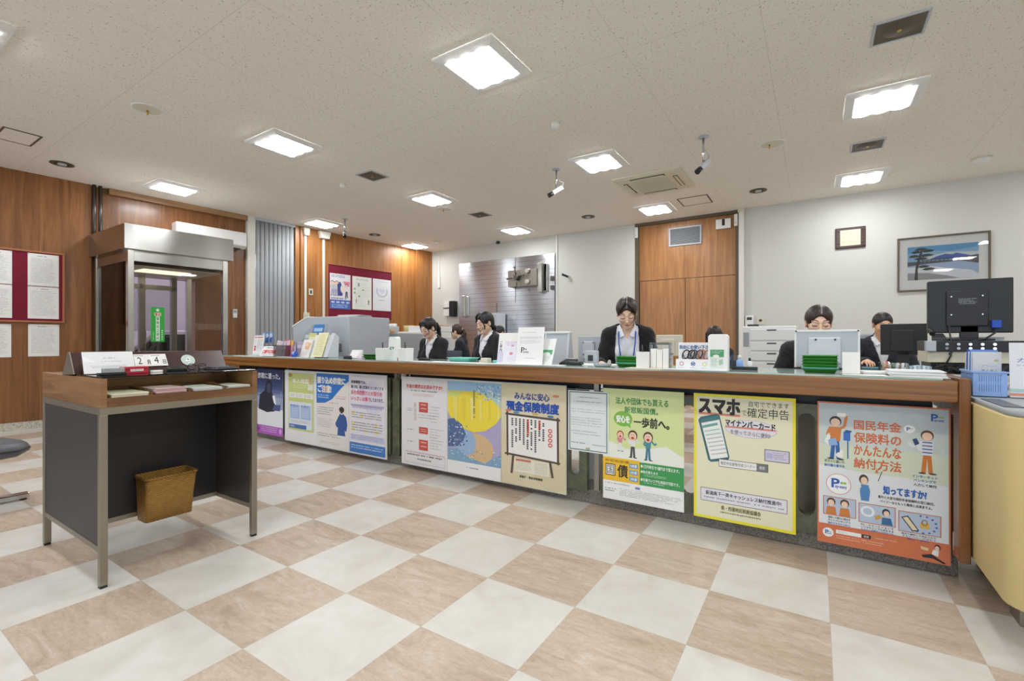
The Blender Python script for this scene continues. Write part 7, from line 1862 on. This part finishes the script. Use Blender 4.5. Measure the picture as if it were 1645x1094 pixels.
    C_((0, -0.085, 0.012), (0, -0.104, -0.032), 0.0065, 0.0095, 0.010); E_((0, -0.107, -0.036), (0.0095, 0.009, 0.008), 0.008)
    E_((0, -0.0885, -0.0625), (0.023, 0.011, 0.0055), 0.006); E_((0, -0.0875, -0.0715), (0.019, 0.011, 0.006), 0.005); E_((0, -0.096, -0.0665), (0.022, 0.006, 0.0012), 0.002, 'c')
    # hands
    for q, on_ in zip((-1, 1), hands):
        d = Hd[q]; n = np.array((0, 0, 1.0)); n = n - d * (n @ d); n /= np.linalg.norm(n); sd = np.cross(d, n) * q      # sd points to the little finger side for q
        w = Wr[q]; sc = s * 0.95
        Rm = np.stack([sd, d, n], 1)
        b.ell(w + d * 0.045 * sc, np.array((0.039, 0.052, 0.0165)) * sc, Rm, 0.012)
        b.cap(w - d * 0.02, w + d * 0.02, 0.026 * sc, 0.024 * sc, 0.015)
        for i, (off, ln) in enumerate(((-0.030, 0.066), (-0.010, 0.075), (0.010, 0.070), (0.029, 0.055))):
            p = w + (d * (0.083 - 0.004 * abs(i - 1)) + sd * off) * sc; dd = d + sd * (off * 2.2); a0 = 0.12
            for j, (fr, r0, r1) in enumerate(((0.42, .0088, .0080), (0.33, .0080, .0072), (0.25, .0072, .0062))):
                a0 += (0.12, 0.34, 0.30)[j]
                e = p + (dd * math.cos(a0) - n * math.sin(a0)) * ln * fr * sc; b.cap(p, e, r0 * sc, r1 * sc, 0.0025); p = e
        p = w + (d * 0.028 - sd * 0.032) * sc
        for fr, r0, r1, dv in ((0.036, .012, .0095, d * 0.75 - sd * 0.6 - n * 0.25), (0.028, .0095, .0075, d * 0.92 - sd * 0.25 - n * 0.3)):
            e = p + dv * fr * sc; b.cap(p, e, r0 * sc, r1 * sc, 0.006); p = e
    sk, lip, brow, dark, blush = L3(skin), L3('bd6f66'), L3('4a352b'), L3('2a1c18'), L3('e2a898')
    def paint(V):
        q = ((V - H) @ Rh) / s
        x, y, z = np.abs(q[:, 0]), q[:, 1], q[:, 2]
        c = np.tile(sk, (len(V), 1)); fr_ = y < -0.045
        def put(m, col, w): c[m] = c[m] * (1 - w) + col * w
        put(fr_ & (((x - 0.038) / 0.02) ** 2 + ((z + 0.03) / 0.017) ** 2 < 1), blush, 0.35)
        zb = 0.0225 + 0.006 * np.sin(np.clip((x - 0.012) / 0.036, 0, 1) * 2.6)
        put(fr_ & (x > 0.013) & (x < 0.050) & (np.abs(z - zb) < 0.0038), brow, 0.85)
        put(fr_ & (((x - 0.032) / 0.0165) ** 2 + ((z + 0.0055) / 0.0048) ** 2 < 1) & (pitch < 0.1), L3('efe9e4'), 0.9)
        put(fr_ & (((x - 0.032) / 0.0062) ** 2 + ((z + 0.0052) / 0.0062) ** 2 < 1) & (pitch < 0.1), dark, 0.95)
        zl = -0.0085 - 0.004 * (1 - ((x - 0.032) / 0.017) ** 2) if pitch >= 0.1 else -0.0005 + 0.004 * (1 - ((x - 0.032) / 0.017) ** 2)
        put(fr_ & (np.abs(x - 0.032) < 0.0175) & (np.abs(z - zl) < 0.0034), dark, 0.9)
        put((y < -0.08) & (x < 0.0235) & (z > -0.0765) & (z < -0.058) & ((x / 0.0235) ** 2 + ((z + 0.0672) / 0.0095) ** 2 < 1), lip, 0.8 if female else 0.45)
        put((y < -0.09) & (x < 0.021) & (np.abs(z + 0.0668) < 0.0014), L3('7a3a36'), 0.7)
        put((y < -0.085) & (x > 0.004) & (x < 0.0105) & (np.abs(z + 0.0445) < 0.0028), L3('9a6a5c'), 0.6)
        return c
    skin_mesh('body', b, 'skin', root, paint)
    # ------- hair
    hv = Vol(H - 0.34 * s, H + 0.22 * s, [(H - 0.34 * s, H + 0.22 * s)], 0.005, max(0.0042, detail))
    E_ = lambda c, r, k=0.015, op='u': hv.ell(hp(*c), np.array(r) * s, Rh, k * s, op)
    C_ = lambda a, c, ra, rb, k=0.012, op='u': hv.cap(hp(*a), hp(*c), ra * s, rb * s, k * s, op)
    male = style == 'short'
    g = 0.007 if male else 0.012
    E_((0, 0.016, 0.036), (0.075 + g, 0.093 + g, 0.085 + g))
    if style == 'bob':
        E_((0, 0.055, -0.035), (0.086, 0.06, 0.10), 0.03)
        for q in (-1, 1): C_((q * 0.068, 0.005, 0.03), (q * 0.070, 0.0, -0.105), 0.030, 0.022, 0.02)
    elif not male: E_((0, 0.062, -0.015), (0.066, 0.05, 0.062), 0.02)
    E_((0, -0.112, -0.045), (0.062, 0.082, 0.112 if not male else 0.105), 0.012, 'c')
    if style != 'bob':
        for q in (-1, 1):
            E_((q * 0.09, 0.005, -0.022), (0.028, 0.034, 0.045), 0.008, 'c'); E_((q * 0.075, -0.035, -0.075), (0.04, 0.065, 0.07), 0.01, 'c')
        E_((0, 0.03, -0.125), (0.12, 0.11, 0.07 if not male else 0.085), 0.01, 'c')
    if bangs == 'fringe':
        for i in range(-5, 6): C_((i * 0.009, -0.062, 0.094), (i * 0.0120, -0.085 + abs(i) * 0.0036, 0.036 + 0.007 * (i % 3)), 0.0085, 0.0026, 0.002)
        for q in (-1, 1): C_((q * 0.058, -0.065, 0.075), (q * 0.072, -0.062, -0.035), 0.011, 0.004, 0.006)
    elif bangs == 'curtain':
        for q in (-1, 1):
            pts = [(q * 0.006, -0.058, 0.118), (q * 0.038, -0.080, 0.084), (q * 0.062, -0.072, 0.030), (q * 0.070, -0.058, -0.02), (q * 0.066, -0.060, -0.062)]
            for a, c in zip(pts, pts[1:]): C_(a, c, 0.013 if c[2] > 0.04 else 0.008, 0.010 if c[2] > 0.04 else 0.005, 0.01)
    elif bangs == 'strand':
        for q, w in ((-1, 0.7), (1, 1.0)):
            pts = [(q * 0.01, -0.060, 0.116), (q * 0.045, -0.078, 0.080), (q * 0.066, -0.062, 0.03)] + ([(0.060, -0.080, -0.02), (0.050, -0.085, -0.07)] if q > 0 else [])
            for i, (a, c) in enumerate(zip(pts, pts[1:])): C_(a, c, (0.013, 0.012, 0.006, 0.004)[i], (0.012, 0.007, 0.004, 0.003)[i], 0.008)
    elif bangs == 'side':
        for i in range(7): C_((-0.03 + i * 0.004, -0.06, 0.104), (-0.02 + i * 0.015, -0.088 + 0.003 * i, 0.06 - i * 0.006), 0.011, 0.005, 0.008)
    if style == 'pony':
        pts = [(0, 0.095, 0.02), (0, 0.135, 0.0), (0.004, 0.150, -0.06), (0.01, 0.135, -0.14), (0.012, 0.115, -0.21)]
        for i, (a, c) in enumerate(zip(pts, pts[1:])): C_(a, c, (0.02, 0.026, 0.03, 0.024)[i], (0.026, 0.03, 0.024, 0.008)[i], 0.012)
    elif style == 'low':
        pts = [(0, 0.09, -0.045), (0.0, 0.115, -0.075), (0.0, 0.105, -0.15)]
        for i, (a, c) in enumerate(zip(pts, pts[1:])): C_(a, c, (0.026, 0.028)[i], (0.028, 0.012)[i], 0.012)
    px = part
    def hpaint(V):
        q = ((V - H) @ Rh) / s
        c = np.ones((len(V), 4))
        th = np.arctan2(q[:, 0], q[:, 2] + 0.02)
        c[:, :3] *= (0.82 + 0.3 * np.sin(th * 34 + 3 * np.sin(q[:, 1] * 30)))[:, None]
        if px is not None:
            m = (np.abs(q[:, 0] - px - 0.06 * (q[:, 2] - 0.1)) < 0.0032) & (q[:, 2] > 0.075) & (q[:, 1] < 0.03)
            c[m, 3] = 0.25
        return c
    skin_mesh('hair', hv, hair, root, hpaint)
    if style == 'pony':
        MB().ell(hp(0, 0.118, 0.008), (0.028 * s, 0.018 * s, 0.028 * s)).build('hair_tie', 'cream_plastic' if hair == 'hair_reddish' else 'black_plastic', root)
    # ------- clothing
    def sp(X, Y, Z):                                       # into the spine frame, in body units
        q = [((X - P[0]) * Rl[0, i] + (Y - P[1]) * Rl[1, i] + (Z - P[2]) * Rl[2, i]) / s for i in range(3)]
        return q
    clo, chi = np.minimum.reduce([P - (0.30, 0.22, 0.16)] + [np.minimum(El[q], Wr[q]) - 0.07 for q in (-1, 1)]), np.maximum.reduce([Nk + (0.30, 0.16, 0.09)] + [np.maximum(El[q], Wr[q]) + 0.07 for q in (-1, 1)])
    v = Vol(clo, chi, [], 0.0075, 0.0075)
    torso(v, 0.004)
    v.everywhere(lambda X, Y, Z: 0.0 - (sp(X, Y, Z)[2] + 0.02) * s)
    # collar band and flaps, neck opening
    neck_dir = H - Nk; neck_dir /= np.linalg.norm(neck_dir)
    v.cap(Nk - neck_dir * 0.05 * s, Nk + neck_dir * 0.024 * s, 0.070 * s, 0.064 * s, 0.012)
    for q in (-1, 1):
        v.box(P + up(q * 0.040, -0.068, 0.468), np.array((0.030, 0.007, 0.034)) * s, Rl @ rot(y=q * 0.55, x=-0.55, z=q * 0.35), 0.005, 0.006)
    v.cap(Nk - neck_dir * 0.02 * s, Nk + neck_dir * 0.2 * s, 0.055 * s, 0.062 * s, 0.004, 'c')
    def vneck(X, Y, Z, z0, w1, zt=0.50, r=0.0):
        x, y, z = sp(X, Y, Z)
        return np.maximum((np.abs(x) - np.clip((z - z0) / (zt - z0), 0, 1.3) * w1 - r) * s, (y - 0.0) * s)
    v.everywhere(lambda X, Y, Z: np.maximum(vneck(X, Y, Z, 0.415, 0.040), -(sp(X, Y, Z)[2] - 0.415) * s), 0.0, 'c')
    skin_mesh('shirt', v, 'shirt_white', root)
    v = Vol(clo, chi, [], 0.0075, 0.0065)
    torso(v, 0.016); arm(v, 0.014, 0.96)
    v.everywhere(lambda X, Y, Z: 0.0 - (sp(X, Y, Z)[2] + 0.10) * s)
    if coat == 'suit':
        z0, w1 = (0.20, 0.088)
        # lapels stand a little proud of the chest
        def lapel(X, Y, Z):
            x, y, z = sp(X, Y, Z); e = np.abs(x) - np.clip((z - z0) / (0.50 - z0), 0, 1.3) * w1
            wd = 0.045 * np.clip((z - z0) / 0.16, 0, 1) * np.where(z > 0.40, 0.75, 1.0)
            return np.where((e > -0.01) & (e < wd) & (y < 0.0) & (z > z0) & (z < 0.49), 1.0, 0.0)
        X = v.ax[0][:, None, None]; Y = v.ax[1][None, :, None]; Z = v.ax[2][None, None, :]
        v.f -= 0.0055 * lapel(X, Y, Z).astype(np.float32)
        v.cap(Nk - neck_dir * 0.05 * s + (0, 0.015, 0), Nk + neck_dir * 0.006 * s + (0, 0.02, 0), 0.082 * s, 0.074 * s, 0.02)
        v.everywhere(lambda X, Y, Z: np.maximum(vneck(X, Y, Z, z0, w1), -(sp(X, Y, Z)[2] - z0) * s), 0.004, 'c')
    else:                                                   # open cardigan
        v.everywhere(lambda X, Y, Z: np.maximum((np.abs(sp(X, Y, Z)[0]) - 0.098 + 0.10 * np.clip(sp(X, Y, Z)[2] - 0.40, 0, 1)) * s, (sp(X, Y, Z)[1]) * s), 0.006, 'c')
    v.cap(Nk - neck_dir * 0.03 * s, Nk + neck_dir * 0.2 * s, 0.066 * s, 0.072 * s, 0.004, 'c')
    # soft folds at elbow and waist
    X = v.ax[0][:, None, None]; Y = v.ax[1][None, :, None]; Z = v.ax[2][None, None, :]
    v.f += (0.0022 * np.sin(Z * 95 + X * 40 + 2 * np.sin(Y * 50)) * np.sin(X * 60 + Z * 22)).astype(np.float32)
    skin_mesh('jacket' if coat == 'suit' else 'cardigan', v, coat_mat, root)
    if coat == 'suit':
        for q in (-1, 1):
            MB().cyl(Wr[q] - Hd[q] * 0.035 * s, Wr[q] + Hd[q] * 0.004, 0.036 * s, 0.035 * s, 16).build('cuff', 'shirt_white', root)
    lv = Vol(np.array((-0.24, -0.62 if not standing else -0.2, 0.05)), np.array((0.24, 0.2, zh + 0.12)), [], 0.014, 0.014)
    lv.ell(P + up(0, 0.01, 0.0), np.array((0.165, 0.115, 0.115)) * s, Rl, 0.03, grow=0.01)
    for q in (-1, 1):
        hip, kn, an, toe = legs[q]
        lv.cap(hip, kn, 0.09 * s, 0.066 * s, 0.04)
        lv.cap(kn, kn + (an - kn) * 0.93, 0.064 * s, 0.052 * s, 0.03)
    skin_mesh('trousers', lv, 'skirt_black', root)
    for q in (-1, 1):
        an, toe = legs[q][2:]
        MB().ell(((an + toe) / 2 - (0, 0.01, 0.026)), (0.042, 0.12, 0.035)).build('shoe', 'black_plastic', root)
    if lanyard:
        for q in (-1, 1):
            MB().tube([Nk + rot(z=0) @ np.array((q * 0.058, 0.03, 0.012)) * s, P + up(q * 0.070, -0.062, 0.475), P + up(q * 0.066, -0.112, 0.40), P + up(q * 0.052, -0.136, 0.29), P + up(q * 0.012, -0.128, 0.12)], 0.0052, 8).build('lanyard_strap', 'cobalt', root)
    if glasses:
        fm = MB()
        for q in (-1, 1):
            fm.tube([hp(q * 0.033 + 0.021 * math.cos(t), -0.102, -0.006 + 0.016 * math.sin(t)) for t in [2 * math.pi * i / 14 for i in range(15)]], 0.0016 * s, 6)
            fm.tube([hp(q * 0.054, -0.100, -0.002), hp(q * 0.074, -0.05, 0.0), hp(q * 0.078, 0.01, 0.003)], 0.0016 * s, 6)
        fm.tube([hp(-0.012, -0.104, -0.004), hp(0, -0.107, -0.001), hp(0.012, -0.104, -0.004)], 0.0016 * s, 6)
        fm.build('spectacles', 'brown_dark', root)
    root['seat'] = 0.0
    del root['seat']
    return root, zh - 0.118 * s

def at(px, py, Y): return W(px, py, Y=Y)
CHAIRS = []
def seat_for(root, z, rz, label):
    t = thing('office_chair', label, 'chair', (root.location.x, root.location.y, 0), rz, 'office chairs of the staff')
    MB().rrect(-0.22, -0.24, 0.22, 0.2, 0.07, z - 0.06, z, top=-0.012).build('seat', 'chair_fabric', t)
    MB().rrect(-0.19, 0.0, 0.19, 0.05, 0.024, 0, 0.36, top=-0.004).build('backrest', 'chair_fabric', t, (0, 0.19, z + 0.10), rot=(-0.12, 0, 0))
    MB().box(-0.03, 0.14, z - 0.075, 0.03, 0.235, z - 0.061).box(-0.03, 0.215, z - 0.061, 0.03, 0.235, z + 0.16).build('back_bar', 'black_plastic', t)
    MB().cyl((0, 0, 0.09), (0, 0, z - 0.061), 0.026).build('column', 'dark_grey', t)
    for k in range(5):
        a = 2 * math.pi * k / 5 + 0.3
        l = MB().tube([(0, 0, 0.085), (0.24 * math.cos(a), 0.24 * math.sin(a), 0.06)], [0.025, 0.016], 8).build('leg', 'black_plastic', t)
        MB().cyl((0.24 * math.cos(a) - 0.012, 0.24 * math.sin(a), 0.025), (0.24 * math.cos(a) + 0.012, 0.24 * math.sin(a), 0.025), 0.025, n=12).build('caster', 'black_plastic', l)

fold = {-1: ((-0.05, -0.05, -0.27), (0.02, -0.26, -0.27)), 1: ((0.05, -0.05, -0.27), (-0.02, -0.26, -0.27))}
r, z = person('seated woman in black suit with fringe and ponytail, leftmost clerk, looking down', at(688, 527, 4.30), -0.05, 1.0, 0.16, -0.05, 0.38, 0.05, style='pony', bangs='fringe', arms=fold)
seat_for(r, z, -0.05, 'dark office chair under the leftmost seated woman')
r, z = person('seated woman in black suit with long side hair, second clerk, eyes lowered', at(779, 519, 4.30), -0.22, 1.0, 0.06, -0.12, 0.22, 0.0, style='low', bangs='curtain', part=0.004, arms=fold)
seat_for(r, z, -0.22, 'dark office chair under the second seated woman')
r, z = person('woman with brown ponytail in dark jacket seen from the side near the vault', at(733, 533, 6.3), -1.15, 1.0, 0.2, -0.1, 0.2, 0.0, style='pony', bangs='fringe', hair='hair_reddish', coat_mat='suit_navy', detail=0.0046, arms=fold)
seat_for(r, z, -1.15, 'dark office chair under the ponytailed woman near the vault')
r, z = person('person with short dark hair half hidden behind the brochure stand', at(802, 535, 6.6), 0.1, 1.0, 0.2, -0.35, 0.3, 0.0, female=False, style='short', bangs='none', hair='hair_grey', coat_mat='suit_navy', detail=0.005, arms=fold)
seat_for(r, z, 0.1, 'dark office chair under the person half hidden by the brochure stand')
lean_arms = {-1: ((-0.070, -0.10, -0.245), (-0.035, -0.345, -0.228), (0.3, -1, -0.03)), 1: ((0.075, -0.10, -0.245), (0.0, -0.34, -0.228), (-0.45, -1, -0.03))}
r, z = person('standing woman in white shirt, black cardigan and blue lanyard, head bowed', at(1007, 503, 3.84), 0.28, 1.02, 0.26, 0.03, 0.46, -0.04, style='low', bangs='strand', hair='hair_brown', coat='cardigan', coat_mat='knit_black', part=0.004, standing=True, lanyard=True, arms=lean_arms, hands=(True, True), detail=0.0032)
r, z = person('woman with dark bob and spectacles before the wooden doors, mostly hidden', at(1147, 541, 6.3), 0.2, 1.05, 0.12, -0.05, 0.25, 0.04, style='bob', bangs='side', hair='hair_brown', coat_mat='suit_navy', glasses=True, detail=0.0046, arms=fold)
seat_for(r, z, 0.2, 'dark office chair under the woman before the wooden doors')
wide = {-1: ((-0.11, -0.02, -0.26), (-0.12, -0.24, -0.31)), 1: ((0.07, -0.04, -0.27), (0.0, -0.25, -0.27))}
r, z = person('seated woman with centre parted hair behind the silver monitor', at(1315, 519, 3.92), 0.08, 0.97, 0.12, 0.05, 0.16, 0.03, style='low', bangs='none', hair='hair_brown', coat_mat='suit_black', part=0.006, arms=wide, shoulder=0.17)
seat_for(r, z, 0.08, 'dark office chair under the woman behind the silver monitor')
mouse = {-1: ((-0.12, -0.19, -0.19), (-0.01, -0.45, -0.150), (0.15, -1, -0.10)), 1: ((0.08, -0.05, -0.26), (0.0, -0.25, -0.26))}
r, z = person('man in dark navy suit with short black hair behind the black monitor', at(1418, 522, 6.35), 0.08, 1.07, 0.1, 0.14, 0.16, 0.0, female=False, style='short', bangs='none', hair='hair_black', coat_mat='suit_navy', skin='d9a988', detail=0.0042, arms=mouse, hands=(True, False))
seat_for(r, z, 0.08, 'dark office chair under the man in navy suit')
